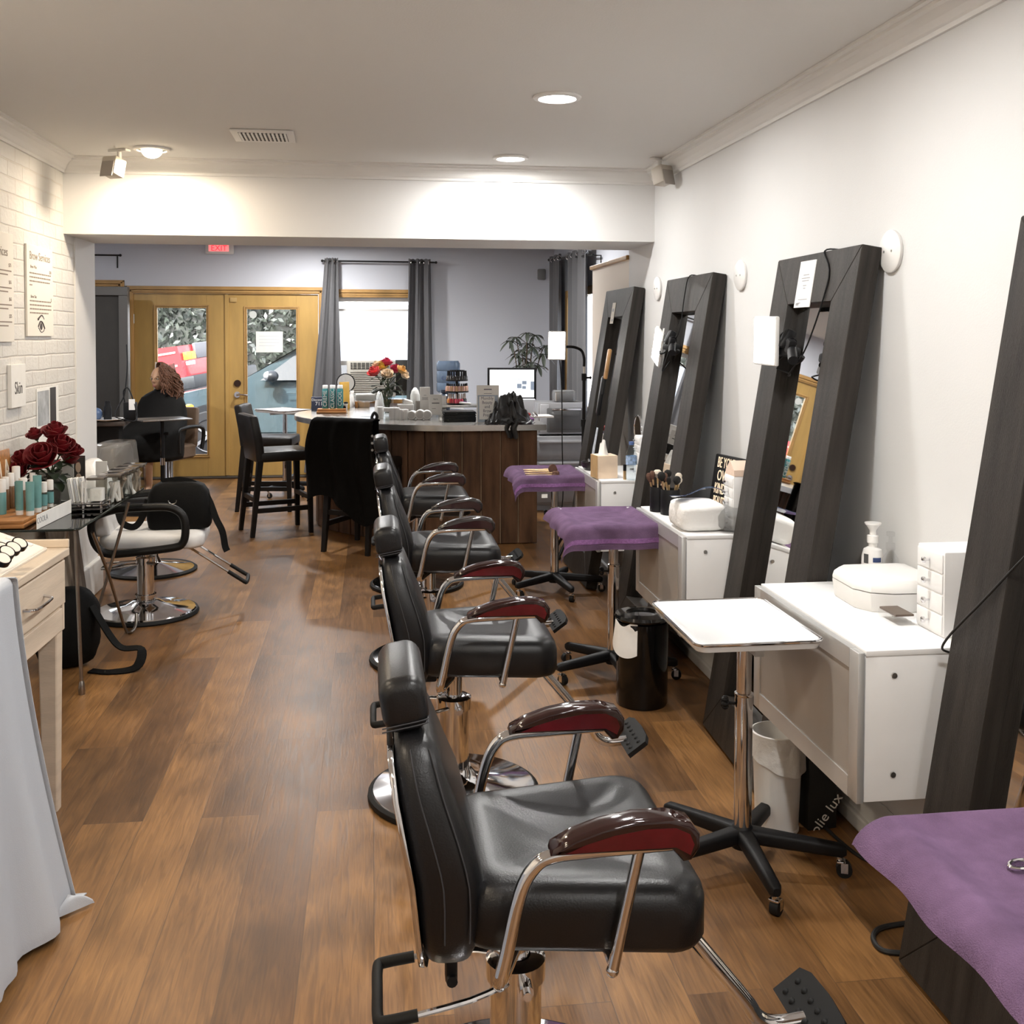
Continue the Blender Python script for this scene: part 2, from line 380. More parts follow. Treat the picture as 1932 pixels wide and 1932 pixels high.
# the two glazed door leaves
def leaf(name, x0, x1, g0, g1, gz0, gz1):
    y0, y1 = YD + .02, YD + .065
    mb = MB(); mb.b(x0, y0, .025, g0, y1, 2.025, .003); mb.b(g1, y0, .025, x1, y1, 2.025, .003); mb.b(g0, y0, gz1, g1, y1, 2.025); mb.b(g0, y0, .025, g1, y1, gz0)
    d = struct(name, mb, gold)
    mb = MB()
    for e, w, p in ((-.03, .018, .012), (-.008, .012, .007)):
        a0, a1, c0, c1 = g0 + e, g1 - e, gz0 + e, gz1 - e
        mb.b(a0, y0 - p, c0, a0 + w, y0, c1, .003); mb.b(a1 - w, y0 - p, c0, a1, y0, c1, .003); mb.b(a0 + w, y0 - p, c0, a1 - w, y0, c0 + w, .003); mb.b(a0 + w, y0 - p, c1 - w, a1 - w, y0, c1, .003)
    mb.build('glazing_bead', goldt, d, False)
    MB().b(g0 - .005, y0 + .02, gz0 - .005, g1 + .005, y0 + .026, gz1 + .005).build('glass_pane', pane, d, False)
    return d
d1 = leaf('door_1', -2.565, -1.588, -2.325, -1.80, .262, 1.873)
d2 = leaf('door_2', -1.582, -.598, -1.372, -.835, .235, 1.862)
MB().b(-1.605, YD + .004, .03, -1.565, YD + .02, 2.02, .004).build('astragal', gold, d2, False)
MB().b(-1.55, YD + .005, 1.935, -1.475, YD + .02, 1.985, .006).build('catch_plate', M('gold_catch', (.5, .33, .13), .4), d2)
mb = MB().cyl((-1.475, YD + .02, 1.045), (-1.475, YD + .006, 1.045), .038); mb.build('deadbolt_cover', M('dark_bronze', (.035, .015, .01), .4, .3), d2)
mb = MB().cyl((-1.478, YD + .02, .92), (-1.478, YD + .008, .92), .033).cyl((-1.478, YD + .01, .92), (-1.478, YD - .045, .92), .013)
mb.tube([(-1.48, YD - .045, .92), (-1.42, YD - .05, .922), (-1.36, YD - .047, .91)], .011, 10, smooth=4); mb.build('lever_handle', chrome, d2)
t_ = thing('door_notice', 'white paper notice taped to the right-hand door glass', 'notice', (-1.13, YD + .034, 1.50)); MB().b(-.145, -.003, -.115, .145, 0, .115).build('paper_sheet', paper, t_, False)
for k in range(4): MB().b(-.11, -.0036, .06 - .035 * k, .11 - .05 * (k == 3), -.003, .066 - .035 * k).build('print_line', M('faint_print', (.62, .64, .66), .8), t_, False)
t_ = thing('round_sticker', 'pale round sticker high on the right-hand door glass', 'sticker', (-1.305, YD + .034, 1.80)); MB().cyl((0, 0, 0), (0, -.002, 0), .04, n=28).build('sticker_disc', M('pale_sticker_film', (.62, .64, .62), .5), t_)
for z in (.3, 1.75):
    MB().cyl((-2.567, YD + .012, z - .05), (-2.567, YD + .012, z + .05), .009, n=10).build('hinge', steel, d1)
# crown moulding of the salon
CR = [(0, 0), (.012, 0), (.014, .014), (.022, .02), (.034, .038), (.054, .058), (.066, .064), (.068, .074), (.085, .076), (.085, .0865), (0, .0865)]
Z0 = 2.4835
mb = MB(); mb.sweep([(XR, -3.5, Z0), (XR, YB, Z0)], [(-a, b) for a, b in CR]); struct('trim_4', mb, trimw)
mb = MB(); mb.sweep([(XL, -3.5, Z0), (XL, YB, Z0)], [(a, b) for a, b in CR]); struct('trim_5', mb, trimw)
mb = MB(); mb.sweep([(XL, YB, Z0), (XR, YB, Z0)], [(a, b) for a, b in CR]); struct('trim_6', mb, trimw)
# stepped boarding along the foot of the right wall
mb = MB(); mb.b(1.535, -1, 0, XR, 7.05, .05, .006); mb.b(1.552, -1, .05, XR, 7.05, .145); mb.b(1.556, -1, .145, XR, 7.05, .149); mb.b(1.548, -1, .149, XR, 7.05, .30, .004)
struct('baseboard_right', mb, plinthm)
struct('baseboard_left', MB().b(XL, -3.5, 0, XL + .018, 6.36, .12, .005), trimw)
struct('trim_7', MB().b(XL - .02, 6.36, 0, XL + .035, YB2 + .02, .2, .008), trimw)
struct('baseboard_front', MB().b(-.5, YD - .018, 0, XR2, YD, .13, .005), M('grey_board', (.5, .5, .51), .5))
# ================================================================ STYLING CHAIRS
padm = M('dark_lacquered_wood', (.018, .006, .005), .08, var=.3, vscale=6, spec=.6)
padred = M('red_lacquered_wood', (.085, .006, .009), .10, var=.55, vscale=7, spec=.6)
padblk = M('black_lacquered_wood', (.016, .012, .012), .1, coat=1., var=.2)
stitchm = M('grey_stitch', (.035, .035, .04), .7)
def ring_trap(x0, x1, w0, w1, inset, z, n=7, r=.07):
    """rounded trapezoid outline in plan, rear x0 half width w0, front x1 half width w1"""
    P = []
    x0, x1, w0, w1 = x0 + inset, x1 - inset, w0 - inset, w1 - inset; r = max(.012, r - inset * .6)
    for cx, cy, a in ((x1 - r, w1 - r, 0), (x0 + r, w0 - r, 90), (x0 + r, -w0 + r, 180), (x1 - r, -w1 + r, 270)):
        for i in range(n + 1):
            t = math.radians(a + 90 * i / n); P.append((cx + r * math.cos(t), cy + r * math.sin(t), z))
    return P
def chair_seat():
    mb = MB(); R = []
    for ins, z in ((.10, .474), (.02, .474), (.006, .48), (0, .492), (0, .556), (.005, .576), (.018, .592), (.04, .600), (.075, .598), (.11, .590), (.15, .584), (.19, .582)):
        R.append(ring_trap(-.125, .325, .215, .262, ins, z))
    loft(mb, R); return mb
def back_x(z): return -.145 + .024 * math.exp(-((z - .60) / .13) ** 2) - (z - .4) * .125 - .06 * max(0, z - .62) ** 1.3
def chair_back():
    mb = MB(); R = []
    zs = [.432, .438, .45, .48, .53, .6, .68, .75, .80, .835, .852, .858]
    ws = [.14, .165, .185, .205, .214, .216, .21, .196, .18, .160, .13, .09]
    ts = [.016, .032, .041, .050, .058, .062, .058, .050, .044, .038, .027, .012]
    for z, w, t in zip(zs, ws, ts):
        R.append([(back_x(z) + a, b, z) for a, b in rrect(2 * t, 2 * w, t * .72, 4)])
    loft(mb, R); return mb
def chair_head():
    mb = MB(); R = []
    for k, (y, s) in enumerate(((-.135, .55), (-.132, .8), (-.123, .95), (-.107, 1), (0, 1.02), (.107, 1), (.123, .95), (.132, .8), (.135, .55))):
        R.append([(-.226 + (a * math.cos(.16) - b * math.sin(.16)) * s, y, .904 + (a * math.sin(.16) + b * math.cos(.16)) * s) for a, b in rrect(.088, .102, .03, 5)])
    loft(mb, R); return mb
def make_chair(label):
    t = thing('styling_chair', label, 'salon chair', group='black styling chairs')
    mb = MB(); mb.lathe([(0, .012), (.27, .012), (.283, .018), (.278, .03), (.2, .042), (.12, .056), (.075, .075), (.058, .1), (0, .1)], n=48)
    base = mb.build('base', chrome, t)
    MB().lathe([(.262, 0), (.293, 0), (.297, .008), (.295, .020), (.284, .027), (.276, .024), (.262, .012), (.262, 0)], n=48).build('rubber_rim', rubber, base)
    mb = MB(); mb.cyl((0, 0, .07), (0, 0, .325), .052, n=28); mb.lathe([(.052, .3), (.06, .302), (.06, .34), (.052, .345), (.03, .346)], n=28); mb.cyl((0, 0, .34), (0, 0, .45), .028, n=24)
    col = mb.build('column', chrome, t)
    mb = MB().cyl((.01, -.056, .318), (.01, -.088, .318), .014, n=14).cyl((.01, -.08, .318), (.01, -.1, .318), .009, n=12); mb.build('clamp_bolt', chrome, col)
    mb = MB(); mb.b(-.1, -.11, .445, .16, .11, .476, .01); mb.b(-.16, -.025, .40, -.06, .025, .46, .008); mb.build('seat_plate', blackp, t)
    chair_seat().build('seat', leather, t, angle=60)
    bk = chair_back().build('backrest', leather, t, angle=60)
    mb = MB(); R = []
    for z, w, tt in zip([.415, .422, .44, .49, .6, .75, .82, .836], [.10, .15, .176, .198, .208, .19, .165, .14], [.038, .044, .050, .056, .066, .054, .046, .043]):
        x = back_x(z) - tt - .002; R.append([(x + a, b, z) for a, b in rrect(.012, 2 * w, .005, 2)])
    loft(mb, R); mb.build('back_shell', chrome, bk)
    mb = MB()
    for s in (-1, 1):
        for q in (.62, -.25):
          pts = [(back_x(z) + tt * q, s * (w + .0005), z) for z, w, tt in zip([.5, .6, .68, .75, .80, .835], [.214, .216, .21, .196, .18, .160], [.052, .053, .052, .049, .046, .04])]
          MB().tube(pts, .0015, 6, smooth=3).build('stitching', stitchm, bk)
    hd = chair_head().build('headrest', leather, t, angle=60)
    mb = MB()
    for dz in (-.038, -.045):
        MB().tube([(-.226 + a * .9, y, .911 + dz + a * .16) for a, y in ((-.045, -.1355), (0, -.1365), (.042, -.1345), (.0495, -.115), (.051, 0), (.0495, .115), (.042, .1345))], .0014, 6, smooth=2).build('stitching', stitchm, hd)
    mb = MB().b(-.142, -.02, .30, -.118, .02, .40, .008); mb.cyl((-.13, -.03, .315), (-.13, .03, .315), .011, n=12); mb.build('back_bracket', blackp, t)
    for s in (-1, 1):
        y = .278 * s
        mb = MB(); mb.tube([(-.02, y * .55, .455), (-.055, y * .86, .452), (-.066, y * .99, .462), (-.055, y, .51), (-.03, y, .62), (-.004, y, .667), (.03, y, .683), (.10, y, .687), (.25, y, .692)], .0125, 12, smooth=4)
        fr = mb.build('arm_frame', chrome, t)
        mb = MB(); mb.cyl((.182, y, .688), (.135, y * .985, .466), .0105, n=12); mb.sph((.135, y * .985, .468), .012, 10, 6); mb.cyl((.135, y * .985, .476), (.135, y * .8, .476), .008, n=8); mb.build('arm_support', chrome, t)
        prof = [(.020, .692), (.024, .703), (.06, .722), (.11, .738), (.17, .748), (.23, .748), (.268, .738), (.285, .715), (.284, .69), (.270, .670), (.255, .668), (.235, .690), (.10, .692)]
        mb = MB(); m = Matrix(((1, 0, 0, 0), (0, 0, 1, 0), (0, 1, 0, 0), (0, 0, 0, 1)))
        t2 = MB(); t2.prism(prof, y - .026, y + .026, m); bmesh.ops.recalc_face_normals(t2.bm, faces=t2.bm.faces[:])
        bmesh.ops.bevel(t2.bm, geom=[e for e in t2.bm.edges if abs(e.verts[0].co.y - e.verts[1].co.y) < 1e-5], offset=.009, segments=4, profile=.5, affect='EDGES')
        pad = t2.build('armrest', padm, t, angle=50)
        ip = [(.045, .697), (.08, .711), (.13, .724), (.19, .732), (.24, .731), (.265, .719), (.273, .70), (.266, .682), (.24, .697), (.1, .698)]
        MB().prism(ip, y - .0268, y + .0268, m).build('armrest_inlay', padred, pad)
    mb = MB()
    for s in (-1, 1): mb.tube([(-.02, s * .05, .318), (-.10, s * .085, .312), (-.215, s * .095, .296)], .006, 8, smooth=3)
    lv = mb.build('pump_lever', chrome, t)
    MB().tube([(-.20, .095, .298), (-.262, .095, .29), (-.275, .082, .288), (-.276, 0, .287), (-.275, -.082, .288), (-.262, -.095, .29), (-.20, -.095, .298)], .0115, 10, smooth=3).build('lever_grip', rubber, lv)
    mb = MB().tube([(.10, 0, .462), (.255, 0, .455), (.30, 0, .43), (.47, 0, .225), (.505, 0, .175), (.545, 0, .155), (.61, 0, .158)], .0165, 12, smooth=4); ft = mb.build('footrest_bar', chrome, t)
    mb = MB(); mb.T = T(.628, 0, .172) @ Ry(-.62)
    mb.prism([(a, b) for a, b in [(-.045, -.115), (.03, -.115), (.045, -.08), (.05, 0), (.045, .08), (.03, .115), (-.045, .115)]], -.008, .008)
    for i in range(6):
        for j in range(2): mb.sph((-.024 + j * .034, -.085 + i * .034, .008), (.008, .008, .005), 8, 6)
    mb.build('footplate', rubber, t)
    return t
ch = make_chair('black leather styling chair with red lacquered armrests nearest the camera, base out of frame')
ch.location = (.282, 2.05, 0)
CHY = [(3.577, 'black leather styling chair second from camera, chrome disc base fully in view', 0.0), (5.09, 'black leather styling chair third from camera, facing the purple-towelled trolley', .0), (6.62, 'black leather styling chair farthest from camera, before the plank-clad counter', .0)]
for k, (y, lb, rz) in enumerate(CHY):
    c = dup(ch, (.275, y, 0), rz, lb)
    if k:
        for o in c.children:
            if o.name.startswith('armrest') :
                o.data = o.data.copy(); o.data.materials[0] = padblk
                for q in o.children: q.data = q.data.copy(); q.data.materials[0] = M('dark_plum_wood', (.03, .012, .014), .12, coat=1.)

# ================================================================ TROLLEYS
traym = M('glare_white_tray', (.78, .79, .80), .2, coat=.6)  # white glare on the steel tray, put into its base colour
def tray_mesh(w=.355, l=.465):
    mb = MB(); R = []
    for ins, z in ((0.012, .733), (.004, .736), (0, .745), (-.004, .755), (.004, .759), (.01, .755), (.02, .741), (.03, .7375)):
        R.append([(x, y, z) for x, y in rrect(w - 2 * ins, l - 2 * ins, .03, 5)])
    loft(mb, R); return mb
def make_trolley(label):
    t = thing('tray_trolley', label, 'trolley', group='salon tray trolleys')
    tr = tray_mesh().build('tray', traym, t); MB().tube([(x, y, .757) for x, y in rrect(.361, .471, .03, 5)], .0042, 8, closed=True).build('tray_rim', chrome, tr)
    mb = MB(); mb.b(-.16, -.012, .717, .12, .012, .733); mb.b(-.012, -.22, .717, .012, .16, .733); mb.build('tray_bracket', steel, t)
    mb = MB().cyl((0, 0, .1), (0, 0, .52), .0265, n=24).cyl((0, 0, .52), (0, 0, .72), .022, n=24).lathe([(.0265, .516), (.028, .518), (.028, .524), (.022, .526)], n=24); mb.build('pole', chrome, t)
    mb = MB().cyl((-.024, 0, .49), (-.045, 0, .49), .005, n=10)
    for a in range(6): mb.sph((-.055, .012 * math.cos(a * PI / 3), .49 + .012 * math.sin(a * PI / 3)), (.011, .009, .009), 8, 6)
    mb.cyl((-.044, 0, .49), (-.066, 0, .49), .013, n=12); mb.build('height_knob', blackp, t)
    MB().lathe([(.0, .06), (.034, .06), (.04, .075), (.036, .112), (.028, .125), (.0265, .126)], n=20).build('hub', blackp, t)
    for k in range(5):
        a = k * 2 * PI / 5; cs, sn = math.cos(a), math.sin(a)
        mb = MB(); mb.T = Rz(a); loft(mb, [[(x, y * w, z0 + zz * h) for y, zz in rrect(1, 1, .3, 3)] for x, w, z0, h in ((.02, .052, .098, .046), (.12, .044, .09, .044), (.23, .038, .082, .04), (.285, .034, .078, .038), (.298, .02, .077, .022))])
        lg = mb.build('leg', blackp, t)
        mb = MB(); mb.T = Rz(a) @ T(.278, 0, 0) @ Rz(.6 * k)
        mb.cyl((.014, -.012, .023), (.014, .012, .023), .023, n=18); cw = mb.build('caster_wheel', rubber, lg)
        mb = MB(); mb.T = Rz(a) @ T(.278, 0, 0) @ Rz(.6 * k); mb.cyl((0, 0, .048), (0, 0, .07), .0075, n=10); mb.b(-.008, -.015, .042, .018, .015, .05, .003); mb.b(.004, -.0155, .016, .024, -.0135, .045); mb.b(.004, .0135, .016, .024, .0155, .045); mb.build('caster_fork', chrome, lg)
    return t
t1 = make_trolley('chrome tray trolley with bare white-lit steel tray, knob at left, beside the white bin'); t1.location = (1.094, 2.975, 0); t1.rotation_euler.z = -.35
TOX, TOY = -.056, -.05
def level_tray(o, rz): o.rotation_euler.z = -rz; o.location = Rz(-rz) @ Vector((TOX, TOY, 0))
for o in t1.children:
    if o.name.startswith('tray'): level_tray(o, -.35)
for x, y, rz, lb in ((1.107, 4.74, -.30, 'chrome tray trolley under the second purple towel, beside the black bin'), (1.11, 6.35, -.12, 'chrome tray trolley under the far towel holding makeup brushes'), (1.12, 1.49, .15, 'tray trolley carrying the scissors, under the towel at bottom right')):
    d = dup(t1, (x, y, 0), rz, lb)
    for o in d.children:
        if o.name.startswith('tray'): level_tray(o, rz)
purple = M('purple_terry', (.150, .092, .165), .95, var=.22, vscale=14, bump=.5, bscale=420, spec=.1)
def wrap(d, r):
    if d <= 0: return 0., 0.
    if d < r * PI / 2: return r * math.sin(d / r), r * (1 - math.cos(d / r))
    return r, r + d - r * PI / 2
def towel(loc, x0, x1, y0, y1, ex0, ex1, ey0, ey1, label, curl=0., seed=1, z=.760):
    """lies on a tray spanning x0..x1,y0..y1 (local); overhangs ex/ey past each side"""
    rnd = random.Random(seed); ph = [rnd.random() * 6 for _ in range(6)]
    def fn(u, v):
        X = x0 - ex0 + u * (x1 - x0 + ex0 + ex1); Y = y0 - ey0 + v * (y1 - y0 + ey0 + ey1)
        ox0, dx0 = wrap(x0 - X, .045 if curl else .025); ox1, dx1 = wrap(X - x1, .02); oy0, dy0 = wrap(y0 - Y, .022); oy1, dy1 = wrap(Y - y1, .02)
        x = min(max(X, x0), x1) - ox0 + ox1; y = min(max(Y, y0), y1) - oy0 + oy1
        h = dx0 + dx1 + dy0 + dy1
        if dx0 and curl: x -= curl * min(dx0, .2) * .5
        inside = 1 if h == 0 else 0
        e = min(X - x0, x1 - X, Y - y0, y1 - Y)
        sag = -.016 * min(1, max(0, e) / .05) if inside else 0
        w = .004 * math.sin(22 * X + ph[0]) * math.sin(17 * Y + ph[1])
        if h: y += (.010 * math.sin(26 * X + ph[2])) * min(1, h / .08) * (1 if dy0 or dy1 else 0); x += .008 * math.sin(30 * Y + ph[3]) * min(1, h / .08) * (1 if dx0 or dx1 else 0)
        return (x, y, z + .003 + sag + w * (.35 if inside else .3) - h * .97)
    mb = MB().grid(fn, 60, 60, .0035)
    o = mb.build('hand_towel', purple, None, angle=70); o.location = loc
    tag(o, label, 'towel', 'purple towels on the trolleys')
    # woven band near the front hem
    def fb(u, v):
        U = .015 + u * .97; V = (.045 + v * .035)
        p = Vector(fn(U, V)); return (p.x, p.y - .0022, p.z + .001)
    MB().grid(fb, 60, 2, .0012).build('hem_band', M('purple_band', (.24, .11, .28), .9, bump=.5, bscale=300, var=.2, vscale=90), o)
    return o
towel((1.107 + TOX, 4.74 + TOY, 0), -.180, .180, -.234, .234, .085, .03, .125, .012, 'purple towel spread empty over the second trolley, front edge hanging', .5, 3)
towel((1.11 + TOX, 6.35 + TOY, 0), -.180, .180, -.234, .234, .085, .03, .11, .012, 'purple towel on the farthest trolley, left edge rolled up by brushes', .5, 5)
towel((1.12 + TOX, 1.49 + TOY, 0), -.180, .180, -.234, .234, .075, .08, .10, .012, 'purple towel under the scissors in the bottom right corner', .9, 9)
MB().box((0, 0, 0), (.035, .002, .022)).build('towel_tag', paper, bpy.data.objects['hand_towel.001'], loc=(-.06, -.27, .645))
# scissors on the nearest towel
s_ = thing('scissors', 'small bright metal scissors lying on the nearest purple towel', 'scissors', (1.03, 1.50, .7505), .3)
mb = MB(); mb.tube([(.0 + .022 * math.cos(a), -.012 + .012 * math.sin(a), 0) for a in [i * PI / 10 for i in range(20)]], .0035, 8, closed=True); mb.tube([(.022, -.012, 0), (.06, .0, 0), (.13, .004, 0)], lambda t: .0035 - .0015 * t, 8); mb.build('blade', chrome, s_)
mb = MB(); mb.tube([(-.012 + .022 * math.cos(a), .016 + .012 * math.sin(a), .003) for a in [i * PI / 10 for i in range(20)]], .0035, 8, closed=True); mb.tube([(.010, .016, .003), (.06, .0, .003), (.13, -.004, .003)], lambda t: .0035 - .0015 * t, 8); mb.build('blade', chrome, s_)
mb = MB().b(-.006, -.012, 0, .006, .012, .012, .004); o = mb.build('hair_clip', whitep, None, loc=(1.08, 1.56, .745)); tag(o, 'tiny white clip beside the scissors on the nearest purple towel', 'clip')
# makeup brushes on the far towel
bp_ = M('gold_ferrule', (.55, .38, .2), .3, .6); wd = M('pale_wood_handle', (.55, .42, .27), .4); hairm = M('brown_brush_hair', (.12, .06, .04), .9, bump=.5, bscale=300)
def brush(name, loc, rot, L, r, hr, hl, lb, grp, handle=wd, flat=False, hair=hairm):
    t = thing(name, lb, 'makeup brush', loc, group=grp, rot=rot)
    MB().lathe([(0, 0), (r * .6, .004), (r, L * .3), (r * .8, L * .75), (r * .9, L)], n=10).build('handle', handle, t)
    MB().lathe([(r * .9, L), (r * 1.15, L + .006), (r * 1.2, L + .028)], n=10).build('ferrule', bp_, t)
    MB().lathe([(r * 1.1, L + .027), (hr, L + .03 + hl * .4), (hr * .95, L + .03 + hl * .75), (hr * .5, L + .03 + hl * .97), (0, L + .03 + hl)], n=12, sq=.6 if flat else None).build('bristles', hair, t)
    return t
for k in range(7):
    brush('makeup_brush', (.895 + .004 * k, 6.13 + .045 * k, .753 + .004 * (k % 2)), (PI / 2, 0, PI / 2 + .12 * math.sin(k * 2.1)), .13 + .01 * (k % 3), .0045 + .0008 * (k % 2), .009 + .004 * (k % 3), .03, 'gold-handled makeup brush lying in the row on the farthest purple towel', 'brushes on the far towel', bp_ if k % 2 else wd)
bx = thing('powder_compact', 'small brown compact standing among brushes on the farthest towel', 'compact', (1.08, 6.26, .752), .3)
MB().cyl((0, -.008, .024), (0, .004, .024), .026, n=18).build('compact_case', hairm, bx); MB().cyl((0, .004, .024), (0, .0075, .024), .022, n=18).build('compact_powder', M('tan_powder', (.5, .3, .18), .8), bx)

# ================================================================ WALL CABINETS
alu = M('aluminium_edge', (.66, .66, .65), .35, .6); frost = M('frosted_door_glass', (.36, .33, .30), .24, var=.03, coat=.3)
def make_cabinet(y0, y1, label):
    t = thing('vanity_cabinet', label, 'cabinet', (1.235, y0, .38), group='white wall cabinets'); W = y1 - y0
    mb = MB(); mb.b(.022, .004, 0, XR - 1.2355, W - .004, .382, .002); mb.build('carcass', white, t)
    mb = MB(); mb.b(.022, 0, .382, XR - 1.2355, W, .397, .002); mb.build('cabinet_top', white, t)
    mb = MB(); f = .052
    mb.b(0, 0, -.002, .019, f, .392, .002); mb.b(0, W - f, -.002, .019, W, .392, .002); mb.b(0, f, -.002, .019, W - f, f, .0); mb.b(0, f, .392 - f, .019, W - f, .392, .0)
    d = mb.build('door', alu, t); MB().b(.0035, f, f, .012, W - f, .392 - f).build('door_glass', frost, d, False)
    for z in (.07, .33):
        mb = MB().cyl((.10, .005, z), (.10, -.001, z), .0075, n=14); mb.b(.095, -.0016, z - .001, .105, -.0008, z + .001); mb.build('screw_cap', steel, t)
    return t
make_cabinet(2.53, 3.27, 'white wall cabinet with frosted glass door nearest camera, soap and case on top')
make_cabinet(4.085, 4.825, 'white wall cabinet with frosted glass door behind the second towel, brush cups on top')
make_cabinet(5.69, 6.345, 'white wall cabinet farthest from camera, tissue box on top')

# ================================================================ LEANING MIRRORS
dark = M('dark_stained_wood', (.024, .020, .017), .5, var=.45, vscale=5, stretch=(6, 6, .5), bump=.3, bscale=90, spec=.3)
def make_mirror(label):
    t = thing('leaning_mirror', label, 'mirror', group='dark framed leaning mirrors'); W, H, D, f = .78, 1.9, .07, .185
    def bar(a, b, c, d):   # mitred board, polygon in (y,z)
        mb = MB(); m = Matrix(((0, 0, 1, 0), (1, 0, 0, 0), (0, 1, 0, 0), (0, 0, 0, 1)))
        mb.prism([a, b, c, d], 0, D, m); bmesh.ops.recalc_face_normals(mb.bm, faces=mb.bm.faces[:]); bmesh.ops.bevel(mb.bm, geom=mb.bm.edges[:], offset=.0025, segments=1, affect='EDGES'); return mb
    bar((0, 0), (f, f), (f, H - f), (0, H)).build('frame_side', dark, t); bar((W, 0), (W, H), (W - f, H - f), (W - f, f)).build('frame_side', dark, t)
    bar((0, H), (f, H - f), (W - f, H - f), (W, H)).build('frame_top', dark, t); bar((0, 0), (W, 0), (W - f, f), (f, f)).build('frame_bottom', dark, t)
    MB().b(.046, f - .006, f - .006, .052, W - f + .006, H - f + .006).build('mirror_glass', mirror_m, t, False)
    MB().b(.053, f - .008, f - .008, .066, W - f + .008, H - f + .008).build('backing_board', M('brown_backing', (.1, .07, .05), .8), t, False)
    return t
LEAN = .157
m0 = make_mirror('dark wood framed mirror cut off by the right edge of the photo'); m0.location = (1.31, 1.665, .012); m0.rotation_euler = (0, LEAN, 0)
mir = [m0]
for y, lb in ((3.285, 'dark wood framed mirror behind the bare tray, paper card on its top rail'), (4.84, 'dark wood framed mirror behind brush cups, slim lamp panel clamped in front'), (6.36, 'dark wood framed mirror farthest away, on the end of the right wall')):
    mir.append(dup(m0, (1.31 - (.012 if y < 4 else 0), y, .012), None, lb, rot=(0, LEAN, -.03 if y < 4 else 0)))
def on_mirror(k, y, z, x=0.):   # point on mirror k's front face
    return Vector((1.31 + x * math.cos(LEAN) + z * math.sin(LEAN), mir[k].location.y + y, .012 + z * math.cos(LEAN) - x * math.sin(LEAN)))
# paper cards on the mirrors
c = thing('licence_card', 'white paper card in a clear sleeve on the top rail of the second mirror', 'card', on_mirror(1, .43, 1.80, -.0036), rot=(0, LEAN, 0))
MB().b(0, -.07, -.10, .003, .07, .075).build('card', paper, c, False)
mb = MB()
for k, (w, z) in enumerate(((.05, .02), (.075, .008), (.06, -.002), (.03, -.02), (.02, -.03), (.08, -.072), (.03, -.085))): mb.b(-.0006, -w / 2 + (.03 if k > 5 else 0), z, .0003, w / 2 + (.03 if k > 5 else 0), z + .003)
mb.b(-.0006, .03, -.092, .0003, .055, -.083); mb.build('print', M('grey_print', (.35, .35, .36), .8), c, False)
c = thing('small_card', 'small pale card on the top rail of the farthest mirror', 'card', on_mirror(3, .46, 1.74, -.003), rot=(0, LEAN, 0))
MB().b(0, -.045, -.07, .0022, .045, .07).build('card', M('cream_card', (.62, .58, .50), .7), c, False); MB().b(-.0006, -.03, -.055, .0003, .005, -.04).b(-.0006, -.02, .01, .0003, .025, .03).build('print', M('grey_print', (.3, .3, .3), .8), c, False)
# ================================================================ CLAMP LAMPS AND THE STAND LAMP
glow = M('lamp_panel_glow', (1, 1, 1), .5, emit=(1., .985, .95), es=24.)
def panel(parent, mt, w=.19, h=.17):
    mb = MB(); mb.T = mt; mb.box((0, 0, 0), (.018, w, h), None, .006); hs = mb.build('lamp_housing', whitep, parent)
    mb = MB(); mb.T = mt; mb.b(-.0105, -w / 2 + .008, -h / 2 + .008, -.0085, w / 2 - .008, h / 2 - .008); mb.build('lamp_panel', glow, parent, False)
def clamp_lamp(k, y, z, pm, label, w=.19, h=.17, tail=None):
    p = on_mirror(k, y, z, -.03); t = thing('clip_lamp', label, 'lamp', p); P = Vector(pm.translation) - p
    panel(t, T(P) @ Matrix(pm.to_3x3()).to_4x4(), w, h)
    mb = MB(); mb.box((0, 0, 0), (.05, .10, .035), (0, LEAN, .2), .008); mb.box((-.005, .0, .045), (.04, .05, .075), (0, LEAN + .3, 0), .01); mb.box((-.01, -.045, .02), (.03, .035, .05), (.3, LEAN, 0), .006); mb.cyl((0, -.03, .03), (0, .03, .055), .022, n=14)
    mb.tube([(0, -.05, -.01), (-.01, -.09, -.035), (-.005, -.12, -.03), (.0, -.135, -.015)], .009, 8, smooth=3); mb.build('clamp', blackp, t)
    mb = MB().tube([(0, .04, -.01), (-.01, .075, -.03), P * .55 + Vector((-.02, 0, -.035)), P + Vector((.012, 0, 0))], .005, 8, smooth=5); mb.build('gooseneck', blackp, t)
    mb = MB(); mb.cyl((0, -.03, .02), (-.03, -.12, -.03), .018, n=12); mb.build('clamp_handle', blackp, t)
    tk = M('pale_sticker', (.6, .6, .58), .6); MB().box((-.022, .075, .06), (.002, .03, .07), (0, LEAN, 0), .001).build('control_tag', tk, t)
    if tail:
        MB().tube([Vector(q) - p for q in tail], .0032, 6, smooth=6).build('cable', blackp, t)
    return t
pA = ony(1446, 643, 3.80); pB = ony(1242, 654, 5.40)
top1 = on_mirror(1, .30, 1.9, -.004)
clamp_lamp(1, .42, 1.53, T(pA) @ Rz(.06) @ Rx(.02), 'square lit lamp panel clipped to the second mirror by black clamp', .19, .185, [ony(1465, 695, 3.78), ony(1490, 705, 3.74), on_mirror(1, .40, 1.45, -.02), on_mirror(1, .30, 1.56, -.012), on_mirror(1, .22, 1.8, -.008), top1, on_mirror(1, .2, 1.9, .03), on_mirror(1, .16, 1.9, .06), on_mirror(1, .15, 1.83, .075)])
